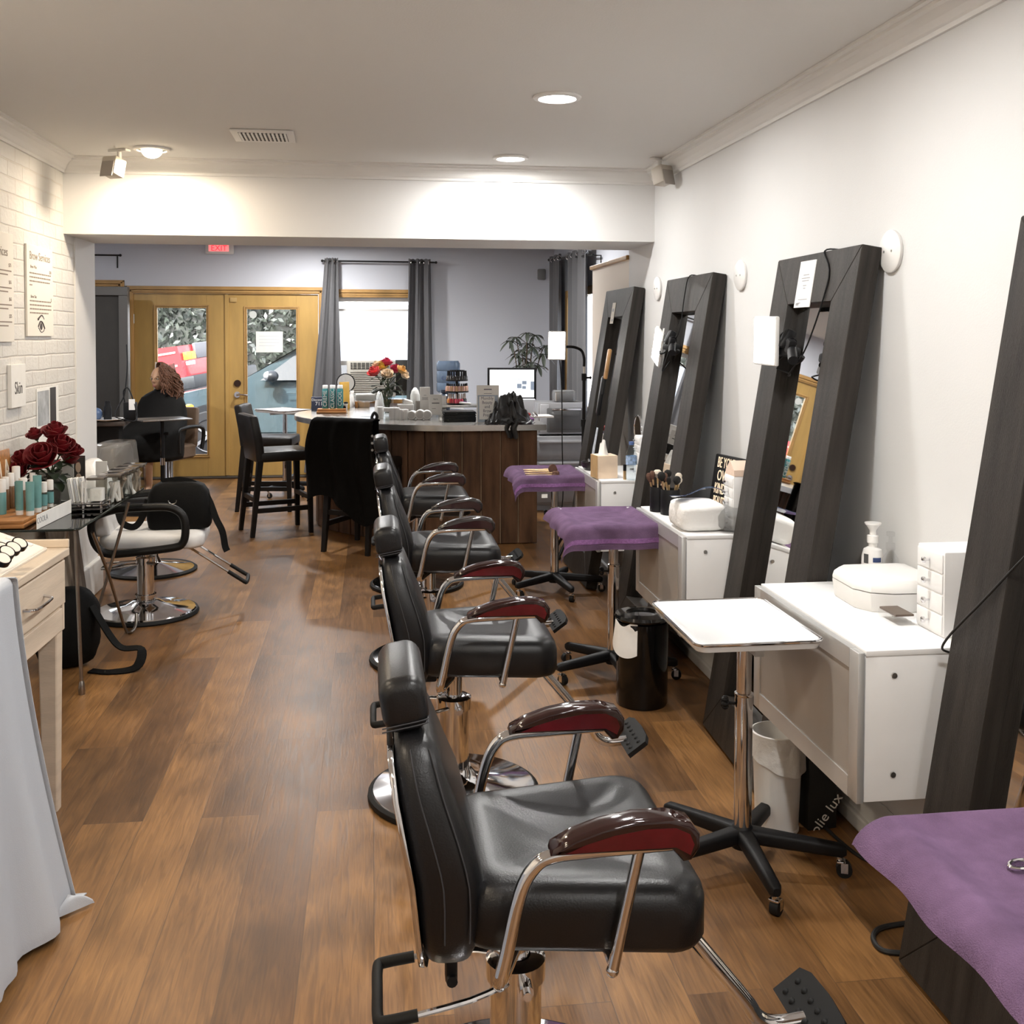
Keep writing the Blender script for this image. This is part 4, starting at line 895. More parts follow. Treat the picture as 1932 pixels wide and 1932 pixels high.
# white little bottles and lettered cup
for k, (px, py, r, h) in enumerate(((659, 770, .018, .07), (664, 768, .024, .12), (672, 770, .014, .06))):
    teal_bottle(cp(px, py) + Vector((0, .05, 0)), r, h, .03, ('short', 'tall round-capped', 'small brown')[k] + ' bottle in the cluster beside the yellow board', 'small bottles by the yellow board', .8, amber if k == 2 else whitep, cp_=whitep)
t = thing('lettered_cup', 'white cup with black lettering left of the glass cake stand', 'cup', cp(650, 779)); MB().lathe([(0, 0), (.024, 0), (.026, .07), (.032, .078), (.03, .08), (.024, .07), (.022, .004), (0, .004)], n=20).build('cup_body', whitep, t)
MB().sph((0, -.024, .045), (.014, .006, .02), 10, 8).sph((.012, .0, .085), (.02, .015, .012), 10, 8).build('cup_print', blackp, t)
# glass cake stand with white towel roll
cgl = thin_glass('crystal_glass', (.95, .96, .96, 1), 1.5, .03)
p = cp(692, 786); t = thing('cake_stand', 'glass pedestal bowl holding a white folded cloth on counter', 'bowl', p)
MB().lathe([(0, 0), (.055, 0), (.05, .008), (.03, .02), (.018, .10), (.02, .115), (.05, .125), (.10, .14), (.115, .19), (.112, .192), (.096, .145), (.03, .125), (0, .125)], n=36).build('glass_bowl', cgl, t)
o = MB().box((0, 0, .03), (.17, .12, .058), None, .014, 3).build('folded_cloth', paper, None, loc=p + Vector((-.008, 0, .132))); tag(o, 'white folded cloth in the glass pedestal bowl', 'cloth')
p = cp(685, 770) + Vector((0, .12, 0)); t = thing('tan_box', 'plain tan box standing behind the glass pedestal bowl', 'box', p); MB().b(-.075, -.03, 0, .06, .03, .10, .003).build('box_body', M('tan_card', (.28, .18, .10), .7), t)
# vase of mixed roses
leafm = M('dark_leaf', (.022, .035, .018), .5, var=.4, vscale=20); stemm = M('rose_stem', (.05, .075, .03), .6)
def rose(loc, r, mat, label, grp, tilt=(0, 0, 0), seed=1, stem=None):
    t = thing('rose', label, 'flower', loc, group=grp, rot=tilt); rr = random.Random(seed)
    n = 11
    for k in range(n):
        a0 = k * 2.399; f = k / (n - 1); rad = r * (.22 + .78 * f); opn = .25 + .75 * f; wd_ = 1.5 - .5 * f
        def pf(u, v, a0=a0, rad=rad, opn=opn, wd_=wd_, f=f):
            a = a0 + (u - .5) * wd_ * 1.9; q = v
            rr_ = rad * (.25 + .75 * math.sin(min(1, q * 1.15) * PI * .5)) * (1 + .16 * opn * max(0, q - .75) * 4 * f)
            z = -r * .55 + r * (1.5 - .55 * f) * q - r * .25 * f * max(0, q - .7) * 2 - r * .22 * (abs(u - .5) * 2) ** 3 * q
            return (rr_ * math.cos(a), rr_ * math.sin(a), z)
        MB().grid(pf, 8, 6, r * .022).build('petal', mat, t, angle=80)
    MB().lathe([(0, -r * .75), (r * .2, -r * .7), (r * .3, -r * .5), (r * .1, -r * .4)], n=10).build('sepal', leafm, t)
    if stem:
        w = bpy.data.objects[t.name]; inv = Matrix.LocRotScale(Vector(loc), Euler(tilt), None).inverted()
        pts = [inv @ Vector(q) for q in stem]; MB().tube([(0, 0, -r * .6)] + pts, .0035, 7, smooth=5).build('stem', stemm, t)
    return t
def leafmesh(mb, base, d, L, w, up=(0, 0, 1), droop=.3):
    d = Vector(d).normalized(); s = d.cross(Vector(up)); s = s.normalized() if s.length > 1e-4 else Vector((1, 0, 0)); n = s.cross(d)
    def f(u, v):
        q = v; ww = w * math.sin(PI * min(1, q * .93 + .05)) ** .8; x = (u - .5) * 2
        return Vector(base) + d * L * q + s * ww * x - n * (abs(x) * ww * -.25) - Vector((0, 0, 1)) * droop * L * q * q
    mb.grid(f, 4, 7, .0008)
vb = cp(731, 785) + Vector((0, .02, 0)); vase_top = vb + Vector((0, 0, .21))
t = thing('flower_vase', 'clear fluted glass vase of mixed roses on counter', 'vase', vb)
MB().lathe([(0, 0), (.045, 0), (.047, .006), (.043, .05), (.05, .13), (.068, .205), (.065, .206), (.047, .13), (.04, .05), (.04, .012), (0, .012)], n=32).build('glass_vase', cgl, t)
mb = MB(); rr = random.Random(5)
for k in range(9): a = k * .7; mb.tube([(.02 * math.cos(a), .02 * math.sin(a), .02), (.03 * math.cos(a + 2), .03 * math.sin(a + 2), .12), (.05 * math.cos(a + 3), .05 * math.sin(a + 3), .21)], .003, 6)
mb.build('stems', stemm, t)
pinkr = M('coral_rose', (.62, .07, .07), .6, var=.2); yelr = M('yellow_rose', (.70, .46, .09), .6, var=.15); crer = M('cream_rose', (.82, .66, .48), .6, var=.1); magr = M('magenta_rose', (.50, .035, .09), .6, var=.2); orr = M('apricot_rose', (.75, .45, .16), .6, var=.15)
for k, (px, py, r, m, lb, tl) in enumerate(((706, 702, .052, pinkr, 'coral red rose at far left of the counter bouquet', (.3, -.5, 0)), (720, 692, .05, yelr, 'yellow rose at top left of the counter bouquet', (.3, -.2, 0)), (729, 684, .045, magr, 'magenta rose at the very top of the counter bouquet', (0, .1, 0)), (731, 706, .048, crer, 'cream rose at the middle of the counter bouquet', (.7, 0, 0)), (747, 697, .046, magr, 'magenta rose at upper right of the counter bouquet', (.4, .3, 0)), (757, 698, .042, orr, 'apricot rose at right of the counter bouquet', (.2, .6, 0)), (763, 708, .04, crer, 'cream rose at far right of the counter bouquet', (.3, .8, 0)), (710, 688, .035, crer, 'small cream rose behind the yellow one in the bouquet', (-.1, -.3, 0)))):
    q = ony(px, py, vb.y + (-.05 if k in (0, 3, 5) else .03)); rose(q, r * 1.12, m, lb, None, tl, k, [vase_top + Vector((.02 * math.sin(k), .015 * math.cos(k), .0)), vase_top + Vector((.01 * math.sin(k), .01 * math.cos(k), -.12))])
mb = MB(); rr = random.Random(9)
for k in range(22):
    a = rr.uniform(0, 2 * PI); b_ = Vector((.05 * math.cos(a), .05 * math.sin(a), .20 + rr.uniform(0, .13))); leafmesh(mb, b_, (math.cos(a), math.sin(a), rr.uniform(-.4, .5)), rr.uniform(.07, .12), rr.uniform(.02, .032), droop=rr.uniform(.1, .6))
mb.build('leaves', leafm, t, angle=80)
# tall white things behind the jars
glj = thin_glass('thin_glass', (.93, .94, .93, 1), 1.5, .02)
p = cp(770, 783) + Vector((0, .05, 0)); t = thing('glass_pitcher', 'clear glass pitcher behind the white jars on counter', 'pitcher', p)
MB().lathe([(0, 0), (.045, 0), (.05, .01), (.05, .16), (.06, .2), (.058, .2), (.046, .16), (.046, .012), (0, .01)], n=28).build('glass_body', glj, t); MB().tube([(.05, 0, .17), (.09, 0, .16), (.095, 0, .10), (.05, 0, .06)], .007, 8, smooth=5).build('handle', glj, t)
p = cp(784, 783) + Vector((0, .09, 0)); t = thing('white_bottle', 'white curved bottle behind the glass pitcher', 'bottle', p); MB().lathe([(0, 0), (.04, 0), (.042, .01), (.04, .16), (.03, .2), (.012, .225), (0, .228)], n=24).build('bottle_body', whitep, t)
p = cp(716, 782) + Vector((0, .08, 0)); t = thing('white_bottle', 'white teardrop bottle left of the rose vase', 'bottle', p); MB().lathe([(0, 0), (.04, 0), (.042, .02), (.034, .12), (.018, .18), (0, .2)], n=24).build('bottle_body', whitep, t)
p = cp(765, 786) + Vector((.0, .02, 0)); t = thing('white_tub', 'white tub of folded tissues behind the row of white jars', 'tub', p, .1); MB().box((0, 0, .052), (.135, .08, .10), None, .008).build('tub_body', whitep, t); MB().box((.02, 0, .118), (.08, .05, .04), (.2, .3, 0), .012).build('tissue', paper, t)
for k, (px, w, h, d, lb) in enumerate(((803, .085, .235, .02, 'tall white menu card stand at back of counter'), (790, .04, .12, .03, 'grey box between pitcher and tall menu card'))):
    p = cp(px, 785) + Vector((0, .10, 0)); t = thing('menu_card' if k == 0 else 'grey_box', lb, 'card' if k == 0 else 'box', p, rot=(-.05, 0, .05)); MB().b(-w / 2, -d / 2, 0, w / 2, d / 2, h, .002).build('card', paper if k == 0 else M('greige_box', (.34, .31, .28), .7), t, False)
    if k == 0:
        for j, (ww, z) in enumerate(((.022, .165), (.05, .145), (.045, .137), (.05, .129))): MB().b(-ww / 2, -d / 2 - .0008, z, ww / 2, -d / 2, z + .004).build('print_line', M('grey_print', (.3, .3, .3), .8), t, False)
for k, (px, py, w, h, lb) in enumerate(((822, 790, .105, .165, 'white slanted shop card right of the white jars'), (835, 786, .07, .17, 'narrow white card behind the slanted shop card'))):
    p = cp(px, py); t = thing('shop_card', lb, 'card', p + Vector((0, .03 * k, .03 if k == 0 else 0)), rot=(-.12, 0, 0)); MB().b(-w / 2, -.003, 0, w / 2, .003, h, .001).build('card', paper if k else M('warm_grey_card', (.62, .60, .56), .7), t, False)
    if k == 0:
        mb = MB(); mb.b(-.03, -.0042, .092, .03, -.003, .099); mb.text('bare', .02, T(0, -.0035, .128) @ Rx(PI / 2), .0004); mb.b(-.03, -.0038, .05, .0, -.003, .053); mb.build('print', M('dark_print', (.06, .06, .06), .5), t, False)
        MB().lathe([(0, -.03), (.03, -.03), (.03, -.002), (0, -.002)], n=20).build('clear_base', glj, t)
# the front row: white jars
for k, (px, w, h) in enumerate(((717, .026, .105), (729, .026, .105), (740, .026, .105), (748, .027, .105), (756, .02, .09), (765, .024, .09))):
    p = cp(px, 792 - (k == 0) * 2); teal_bottle(p, w, h * .62, h * .30, ('small white capped jar', 'clear capped jar with a label', 'white capped jar with a round label', 'plain white capped jar', 'narrow white jar', 'white jar beside the lying rolls')[k] + ' in the front row on counter', 'white jars in the front row', 1.03, [whitep, glj, whitep, whitep, whitep, whitep][k], 'jar')
for k, (px, r) in enumerate(((778, .036), (793, .040), (806, .038))):
    p = cp(px, 792); t = thing('tissue_roll', ('left', 'middle', 'right')[k] + ' of three white round tubs lying on edge on counter', 'tub', p + Vector((0, .02, r)), group='tubs lying on edge', rz=-.25 + .1 * k)
    MB().lathe([(0, -.035), (r * .9, -.035), (r, -.03), (r, .03), (r * .9, .035), (0, .035)], n=28, axis=(0, 1, 0)).build('tub_body', whitep, t); MB().cyl((0, -.0365, 0), (0, -.035, 0), r * .72, n=24).build('tub_label', M('grey_disc', (.55, .54, .52), .5), t)
# magazines, clip frame, rack, monitor, jacket etc
pg = M('black_folder', (.006, .006, .006), .45, spec=.3)
p = cp(868, 796)
for k in range(9):
    o = MB().b(-.125, -.09, 0, .125, .09, .0082, .002).build('black_folder', pg, None, loc=p + Vector((.004 * math.sin(k * 3), .10 + .004 * math.cos(k * 2), .0088 * k)), rot=(0, 0, .03 * math.sin(k))); tag(o, 'thin black folder in the stack on the counter, between cards and clip frame', 'folder', 'stacked black folders')
t = thing('steel_shelf', 'low steel shelf box behind the black folders, carrying the polish rack', 'shelf', cp(868, 790) + Vector((.02, .30, 0)))
MB().b(-.17, -.09, .075, .25, .12, .095, .003).b(-.17, -.09, 0, -.155, .12, .075).b(.235, -.09, 0, .25, .12, .075).build('shelf_body', steel, t)
SZ = CZ + .096
rk = thing('polish_rack', 'black tiered rotating rack of small bottles on steel shelf', 'rack', (cp(868, 790) + Vector((.0, .32, .096))))
MB().cyl((0, 0, 0), (0, 0, .27), .012, n=12).build('rack_post', blackp, rk)
for z, r in ((.0, .085), (.10, .098), (.195, .092), (.272, .066)):
    MB().lathe([(0, z), (r, z), (r, z + .012), (r - .004, z + .012), (r - .006, z + .004), (0, z + .004)], n=28).build('rack_tier', blackp, rk)
cols = [M('polish_orange', (.55, .20, .03), .25, coat=.5), M('polish_red', (.35, .02, .03), .25, coat=.5), M('polish_pink', (.75, .10, .16), .25, coat=.5), M('polish_tan', (.5, .3, .17), .25, coat=.5), M('polish_blush', (.62, .36, .30), .25, coat=.5), M('polish_black', (.02, .02, .022), .25, coat=.5)]
base = Vector(rk.location)
for tier, (z, r, n, h, rb) in enumerate(((.005, .068, 10, .045, .015), (.105, .083, 14, .05, .013), (.20, .075, 12, .04, .014))):
    for k in range(n):
        a = -PI + k * PI / (n - 1) + .02; m = (cols[0], cols[0], cols[1], cols[1], cols[2], cols[2], cols[2], cols[5], cols[5], cols[5])[k % 10] if tier == 0 else (cols[3 + k % 2] if tier == 1 else cols[5])
        q = base + Vector((r * math.cos(a), r * math.sin(a), z))
        tt = thing('polish_bottle', ('bright', 'tan and blush', 'black')[tier] + ' small bottle on the ' + ('bottom', 'middle', 'top')[tier] + ' tier of the polish rack', 'bottle', q, group=('bottom', 'middle', 'top')[tier] + ' tier polish bottles')
        MB().lathe([(0, 0), (rb, 0), (rb, h * .8), (rb * .5, h)], n=10).build('bottle_body', m, tt); MB().lathe([(rb * .55, h), (rb * .4, h + (.04 if tier != 1 else .02)), (0, h + (.041 if tier != 1 else .021))], n=8).build('cap', blackp if tier else M('pale_cap', (.6, .5, .45), .4), tt)
t = thing('card_reader', 'small white and purple handset lying on the steel shelf', 'handset', base + Vector((.06, -.105, .006)), rot=(0, .1, -.4)); MB().box((0, 0, 0.008), (.10, .032, .018), None, .007).build('handset_body', whitep, t); MB().box((-.01, 0, .018), (.05, .012, .004), None, .002).build('purple_button', M('purple_plastic', (.2, .06, .28), .4), t)
p = cp(843, 783) + Vector((.0, .25, 0)); t = thing('dark_jug', 'dark blue round-shouldered bottle left of the polish rack', 'bottle', p); MB().lathe([(0, 0), (.045, 0), (.048, .02), (.048, .15), (.03, .17), (.03, .175), (.038, .178), (.038, .20), (0, .2)], n=24).build('bottle_body', M('slate_plastic', (.035, .05, .08), .25, coat=.3), t)
p = cp(921, 799) + Vector((0, .02, 0)); t = thing('note_stand', 'clear upright frame with handwritten white note on counter', 'frame', p, rot=(-.06, 0, -.03))
MB().b(-.085, -.004, .0, .085, .004, .29, .002).build('acrylic_stand', M('blue_grey_card', (.30, .36, .44), .2, coat=1., var=.2, vscale=12), t, False)
mb = MB(); mb.b(-.085, -.0055, 0, -.078, -.004, .29); mb.b(.078, -.0055, 0, .085, -.004, .29); mb.b(-.078, -.0055, .215, .078, -.004, .29); mb.b(-.066, -.0065, .03, .052, -.0055, .205); mb.build('note', paper, t, False)
mb = MB()
for k, s in enumerate(('Monthly', 'Beauty', 'and', 'Brow', 'Prepaid')): mb.text(s, .034, T(-.005 + .012 * (k == 4), -.0066, .19 - k * .032) @ Rx(PI / 2), .0003, sx=.85)
mb.b(-.03, -.0068, .225, .03, -.0055, .228); mb.b(-.03, -.0068, .255, .03, -.0055, .262); mb.build('handwriting', M('soft_ink', (.10, .10, .14), .8), t, False)
MB().tube([(-.1, -.03, .004), (-.06, -.05, .004), (0, -.05, .005), (.09, -.05, .004)], .003, 6, smooth=4).build('wire_foot', chrome, t)
# monitor
p = cp(972, 780) + Vector((0, .22, 0))
t = thing('computer_monitor', 'black framed computer monitor showing a booking page on counter', 'monitor', p, rot=(0, 0, -.10))
MB().b(-.215, 0, .10, .215, .03, .385, .006).build('monitor_case', blackp, t); MB().b(-.195, -.0015, .125, .195, .001, .368).build('screen', M('lit_screen', (.8, .8, .8), .3, emit=(.95, .97, 1.), es=.95), t, False)
mb = MB()
for x0, z0, x1, z1 in ((.045, .205, .085, .245), (.09, .24, .13, .27), (.09, .20, .125, .225), (.165, .19, .195, .265)): mb.b(x0, -.0025, z0, x1, -.0015, z1)
mb.b(-.08, -.0025, .285, .16, -.0015, .2875); mb.build('screen_blocks', M('screen_blue_grey', (.18, .22, .28), .4, emit=(.3, .36, .46), es=.5), t, False)
MB().lathe([(0, 0), (.09, 0), (.09, .008), (.02, .02), (.018, .14)], (0, .03, 0), 20).build('stand', blackp, t)
# white caddy under the monitor, papers and red case
p = cp(988, 783) + Vector((0, .06, 0)); t = thing('paper_tray', 'translucent white bin of papers below the monitor', 'bin', p, -.05)
mb = MB(); loft(mb, [[(x * k, y * k, z) for x, y in rrect(.20, .13, .015, 3)] for z, k in ((0, .85), (.12, 1.), (.125, 1.04), (.13, 1.04))]); mb.build('bin_body', M('frosted_white', (.72, .75, .80), .4), t)
p = cp(985, 793) + Vector((0, .02, 0)); o = MB().b(-.09, -.06, 0, .09, .06, .016, .002).build('purple_book', M('violet_cover', (.32, .10, .35), .5), None, loc=p, rot=(0, 0, .02)); tag(o, 'purple booklet under the red pouch at right end of counter', 'booklet')
o = MB().sph((0, 0, .0), (.075, .04, .024), 24, 14).build('red_pouch', M('red_pouch', (.42, .03, .025), .5, bump=.2), None, loc=p + Vector((-.0, .0, .036)), rot=(0, -.12, .05)); tag(o, 'rounded red pouch on the purple booklet', 'pouch')
t = thing('key_bunch', 'small bunch of clear and metal tags right of the red pouch', 'keys', p + Vector((.09, .03, .018)))
for k in range(5): MB().box((.012 * k - .02, .01 * (k % 2), .012 + .004 * k), (.045, .02, .005), (.3 * k, .5 - .3 * k, .6 * k), .002).build('tag', whitep if k % 2 else steel, t)
o = MB().b(-.16, -.10, 0, .16, .10, .014, .001).build('paper_ream', paper, None, loc=cp(1010, 790) + Vector((.0, .17, 0)), rot=(0, 0, .05)); tag(o, 'thick pad of white paper at right end of counter', 'paper')
# dark jacket flung over the edge
jk = M('black_satin', (.012, .012, .013), .36, bump=.5, bscale=18, spec=.6)
p = cp(962, 797); p.y = 7.815
def jf(u, v):
    x = -.20 + .36 * u; y = .25 - .30 * v
    h = .12 * math.exp(-((x + .07) / .10) ** 2 - ((y - .08) / .08) ** 2) + .11 * math.exp(-((x - .05) / .10) ** 2 - ((y - .12) / .07) ** 2) + .05 * math.exp(-((x) / .15) ** 2 - ((y - .10) / .10) ** 2)
    wr = .022 * math.sin(38 * x + 14 * math.sin(19 * y + 1)) + .018 * math.sin(47 * y + 8 * math.sin(22 * x)) + .009 * math.sin(95 * x + 60 * y)
    edge = min(u, 1 - u, v * 1.0 + .2, 1 - v + .05) * 5; e = min(1, max(0, edge))
    X, Y, Z = x, y, .012 + h * e + wr * min(1, .25 + h * 10) * (.4 + .6 * e)
    over = 0
    return (X, Y + over * .75, max(Z, .006) if over == 0 else max(Z * .5, .006) - over * .0)
mb = MB().grid(jf, 60, 50, .004)
def jt(u, v):   # sleeve hanging over the edge
    d = v * .17; ox, dn = wrap(d - .03, .015); x = -.055 + .10 * u * (1 - .25 * v) + .01 * math.sin(v * 8)
    return (x, .02 - min(d, .03) - ox * 1.0 - .012 * math.sin(u * 9 + 1), .03 - dn * 1.0 + .006 * math.sin(u * 14))
mb.grid(jt, 30, 24, .006)
o = mb.build('satin_jacket', jk, None, angle=70, loc=p); tag(o, 'crumpled black satin jacket hanging over the counter edge', 'jacket')
o = MB().tube([(0, 0, 0), (.02, .01, .04), (.0, .02, .07), (-.02, .0, .03), (.01, 0, .01)], .012, 8, smooth=4).build('hair_band', blackp, None, loc=cp(704, 800) + Vector((.01, .05, .01))); tag(o, 'black hair band lying at counter edge above the coat', 'hair band')
# ================================================================ LEFT SIDE
GZ = .757
dg, N_, L_ = tex_mat('dark_table_glass'); N_.remove(N_['Principled BSDF'])
_t = N_.new('ShaderNodeBsdfTransparent'); _t.inputs[0].default_value = (.62, .66, .64, 1); _g = N_.new('ShaderNodeBsdfGlossy'); _g.inputs['Roughness'].default_value = .015
_mx = N_.new('ShaderNodeMixShader'); _lw = N_.new('ShaderNodeLayerWeight'); _lw.inputs[0].default_value = .55; L_.new(_lw.outputs['Fresnel'], _mx.inputs[0]); L_.new(_t.outputs[0], _mx.inputs[1]); L_.new(_g.outputs[0], _mx.inputs[2]); L_.new(_mx.outputs[0], N_['Material Output'].inputs[0])
t = thing('glass_table', 'glass topped display table on thin steel legs by the brick wall', 'table', (0, 0, 0))
mb = MB(); mb.prism([(-1.695, 4.665), (-1.27, 4.665), (-1.252, 4.69), (-1.235, 5.873), (-1.695, 5.873)], .746, .7555); mb.build('glass_top', dg, t, False)
eg = M('dark_glass_edge', (.012, .018, .016), .15)
mb = MB(); mb.tube([(-1.69, 4.664, .7505), (-1.268, 4.664, .7505), (-1.251, 4.69, .7505), (-1.234, 5.873, .7505)], .0055, 6); mb.build('glass_edge', eg, t)
agedm = M('aged_steel', (.33, .30, .27), .28, 1., var=.2)
for pts in ([(-1.30, 4.80, .745), (-1.275, 4.785, .02)], [(-1.33, 4.80, .745), (-1.45, 4.83, .02)], [tuple(ony(243, 948, 5.72)), tuple(onz(172, 1195, .01))], [tuple(ony(174, 1004, 5.2)), tuple(ony(205, 1085, 5.5)), tuple(onz(236, 1185, .03)), tuple(onz(248, 1192, .012)), tuple(onz(256, 1180, .03)), tuple(ony(257, 1158, 5.83))]):
    q = [list(p) for p in pts]; 
    for p in q: p[2] = min(p[2], .745)
    MB().tube(q, .008, 10, smooth=0 if len(q) == 2 else 6).build('leg', agedm, t)
MB().lathe([(.0, 0), (.014, .0), (.016, .02), (.012, .05), (.008, .06)], (-1.275, 4.785, 0), 14).build('leg_foot', agedm, t)
MB().tube([(-1.31, 4.80, .73), (-1.6, 4.82, .73), (-1.6, 5.7, .73), (-1.31, 5.72, .73)], .007, 8).build('leg_rail', agedm, t)
# wooden step stand with sun-care bottles
t = thing('step_stand', 'honey wood step stand of sun lotion on the glass table', 'stand', (-1.58, 4.80, GZ))
MB().b(-.115, -.115, 0, .105, .26, .018, .003).b(-.115, -.11, .0185, .10, .26, .034, .003).build('stand_steps', woodb, t)
SZ2 = GZ + .0345
def sb(px, py_bot, h, kind, lb, grp, r=.016, z=SZ2):
    p = onz(px, py_bot, z); p.x = max(p.x, -1.69)
    t = thing('lotion_bottle' if kind != 'tube' else 'lotion_tube', lb, 'bottle' if kind != 'tube' else 'tube', p, .3 * math.sin(px), grp)
    if kind == 'tube':
        MB().lathe([(0, 0), (r * .95, 0), (r, .02), (0, .0201)], n=18).build('cap', whitep, t)
        mb = MB(); R = []
        for z_, a, b in ((.0205, r, r), (h * .5, r * 1.02, r * .7), (h * .9, r * 1.05, r * .22), (h, r * 1.06, r * .08)): R.append([(a * math.cos(i * PI / 9), b * math.sin(i * PI / 9), z_) for i in range(18)])
        loft(mb, R); mb.build('tube_body', M('seafoam_tube', (.14, .32, .32), .4, var=.1, vscale=25), t)
    else:
        bm_ = {'amber': M('amber_lotion', (.17, .085, .035), .2, coat=.5), 'teal': M('seafoam_bottle', (.13, .31, .32), .4, var=.08), 'clear': glj}[kind]
        MB().lathe([(0, 0), (r, 0), (r, h * .62), (r * .8, h * .66)], n=18).build('bottle_body', bm_, t)
        MB().lathe([(r * .95, h * .63), (r * .95, h * .98), (r * .85, h), (0, h)], n=18).build('cap', whitep, t)
        if kind == 'clear': MB().lathe([(r * 1.01, h * .15), (r * 1.01, h * .55)], n=18).build('label_band', M('seafoam_bottle', (.12, .34, .35), .4), t)
        if kind == 'clear': MB().lathe([(0, .0005), (r * .9, .0005), (r * .9, h * .12), (0, h * .12)], n=18).build('bottle_foot', whitep, t)
    return t
sb(37, 971, .150, 'tube', 'slim sea green tube on its cap, front left of wooden stand', None)
sb(57, 972, .148, 'tube', 'sea green tube with lettering, front middle of wooden stand', None, .017)
sb(71, 966, .165, 'tube', 'tallest sea green tube, front right of wooden stand', None, .017)
sb(83, 961, .125, 'clear', 'small clear bottle with green label right of the tubes', None, .015)
sb(95, 956, .125, 'clear', 'small clear bottle at the right end of the wooden stand', None, .015)
sb(3, 970, .155, 'teal', 'sea green bottle cut off by the left photo edge', None, .02)
sb(11, 962, .15, 'amber', 'amber bottle with white cap at far left on wooden stand', None, .016)
sb(21, 958, .16, 'amber', 'amber bottle behind, second white cap from left on stand', None, .016)
sb(31, 955, .185, 'teal', 'tall sea green bottle with domed white cap at back of stand', None, .019)
sb(44, 962, .145, 'amber', 'amber bottle behind the slim tube on wooden stand', None, .019)
sb(62, 952, .15, 'amber', 'white capped bottle behind the tallest tube on wooden stand', None, .014)
t = thing('brand_board', 'low white acrylic board lettered COOLA on the glass table', 'sign', (-1.415, 4.66, GZ), -.06); MB().b(-.003, 0, 0, .0, .42, .062, .0005).build('board', paper, t, False)
MB().text('COOLA', .036, T(.0006, .06, .034) @ Rz(PI / 2) @ Rx(PI / 2), .0004).build('lettering', M('grey_print', (.3, .3, .3), .8), t, False)
t = thing('brand_sign', 'brown wooden sign with white letters LA showing at left edge', 'sign', (-1.672, 5.195, .80), rot=(0, -.10, 0))
MB().b(-.012, -.52, 0, .0, 0, .25, .003).build('sign_board', woodb, t)
MB().text('COOLA', .13, T(.001, -.025, .155) @ Rz(PI / 2) @ Rx(PI / 2), .002, 'RIGHT', .95).build('letters', M('ivory_letters', (.82, .76, .66), .6), t, False)
# red roses in a dark vase
redr = M('dark_red_rose', (.15, .004, .008), .6, var=.25)
vb = Vector((-1.545, 5.28, GZ)); t = thing('rose_vase', 'dark clear vase holding dark red roses on glass table', 'vase', vb)
MB().lathe([(0, 0), (.04, 0), (.05, .01), (.055, .09), (.045, .13), (.06, .17), (.057, .17), (.042, .13), (.05, .09), (.045, .014), (0, .012)], n=28).build('glass_vase', M('smoke_glass', (.5, .48, .44), .05, trans=.9, ior=1.3), t)
mb = MB(); rr = random.Random(3)
for k in range(30):
    a = rr.uniform(0, 2 * PI); leafmesh(mb, (.05 * math.cos(a), .05 * math.sin(a), .10 + rr.uniform(0, .13)), (math.cos(a), math.sin(a), rr.uniform(-.3, .5)), rr.uniform(.05, .10), rr.uniform(.018, .03), droop=rr.uniform(.1, .7))
mb.build('leaves', leafm, t, angle=80)
for k, (px, py, r, y, lb) in enumerate(((80, 862, .074, 5.18, 'largest dark red rose at centre of left bouquet'), (116, 842, .062, 5.25, 'dark red rose at upper right of left bouquet'), (104, 816, .058, 5.3, 'dark red rose at the top of left bouquet'), (66, 820, .038, 5.3, 'small dark red bud at upper left of left bouquet'), (36, 868, .056, 5.22, 'dark red rose at far left of left bouquet'), (28, 888, .05, 5.18, 'drooping dark red rose at lower left of left bouquet'), (139, 852, .045, 5.28, 'dark red rose at far right of left bouquet'), (57, 868, .036, 5.26, 'half hidden dark red rose between two bigger ones on the left'), (132, 866, .04, 5.33, 'shaded dark red rose at lower right of left bouquet'))):
    q = ony(px, py, y); q.x = max(q.x, XL + r + .01); d = q - (vb + Vector((0, 0, .2)))
    rose(q, r * 1.08, redr, lb, None, (max(-.9, min(.9, -d.y * 4 + .35)), max(-.9, min(.9, d.x * 4)), 0), 30 + k, [vb + Vector((.015 * math.sin(k), .015 * math.cos(k), .16)), vb + Vector((.01 * math.sin(k * 2), .01 * math.cos(k), .04))])
# leaflet holders
p = onz(120, 950, GZ); t = thing('leaflet_holder', 'clear leaflet holder right of the dark red roses', 'holder', p + Vector((-.02, .10, 0)), -.2)
MB().b(-.045, 0, 0, .045, .004, .2, .001).build('leaflet', M('grey_leaflet', (.52, .51, .48), .5), t, False); MB().b(-.048, -.012, 0, .048, -.008, .12, .001).build('clear_front', glj, t, False)
t = thing('dark_leaflet', 'dark leaflet with a pale oval beside the clear leaflet holder', 'leaflet', p + Vector((.012, .22, 0)), -.15); MB().b(-.03, 0, 0, .035, .004, .21, .001).build('leaflet', M('dark_leaflet', (.03, .025, .022), .4), t, False); MB().sph((0, -.001, .15), (.014, .002, .028), 14, 10).sph((.002, -.001, .09), (.016, .002, .03), 14, 10).build('pale_print', M('skin_print', (.45, .33, .24), .6), t)
t = thing('cream_leaflet', 'cream leaflet standing right of the dark one', 'leaflet', p + Vector((.10, .30, 0)), -.15); MB().b(-.025, 0, 0, .035, .004, .17, .001).build('leaflet', paper, t, False)
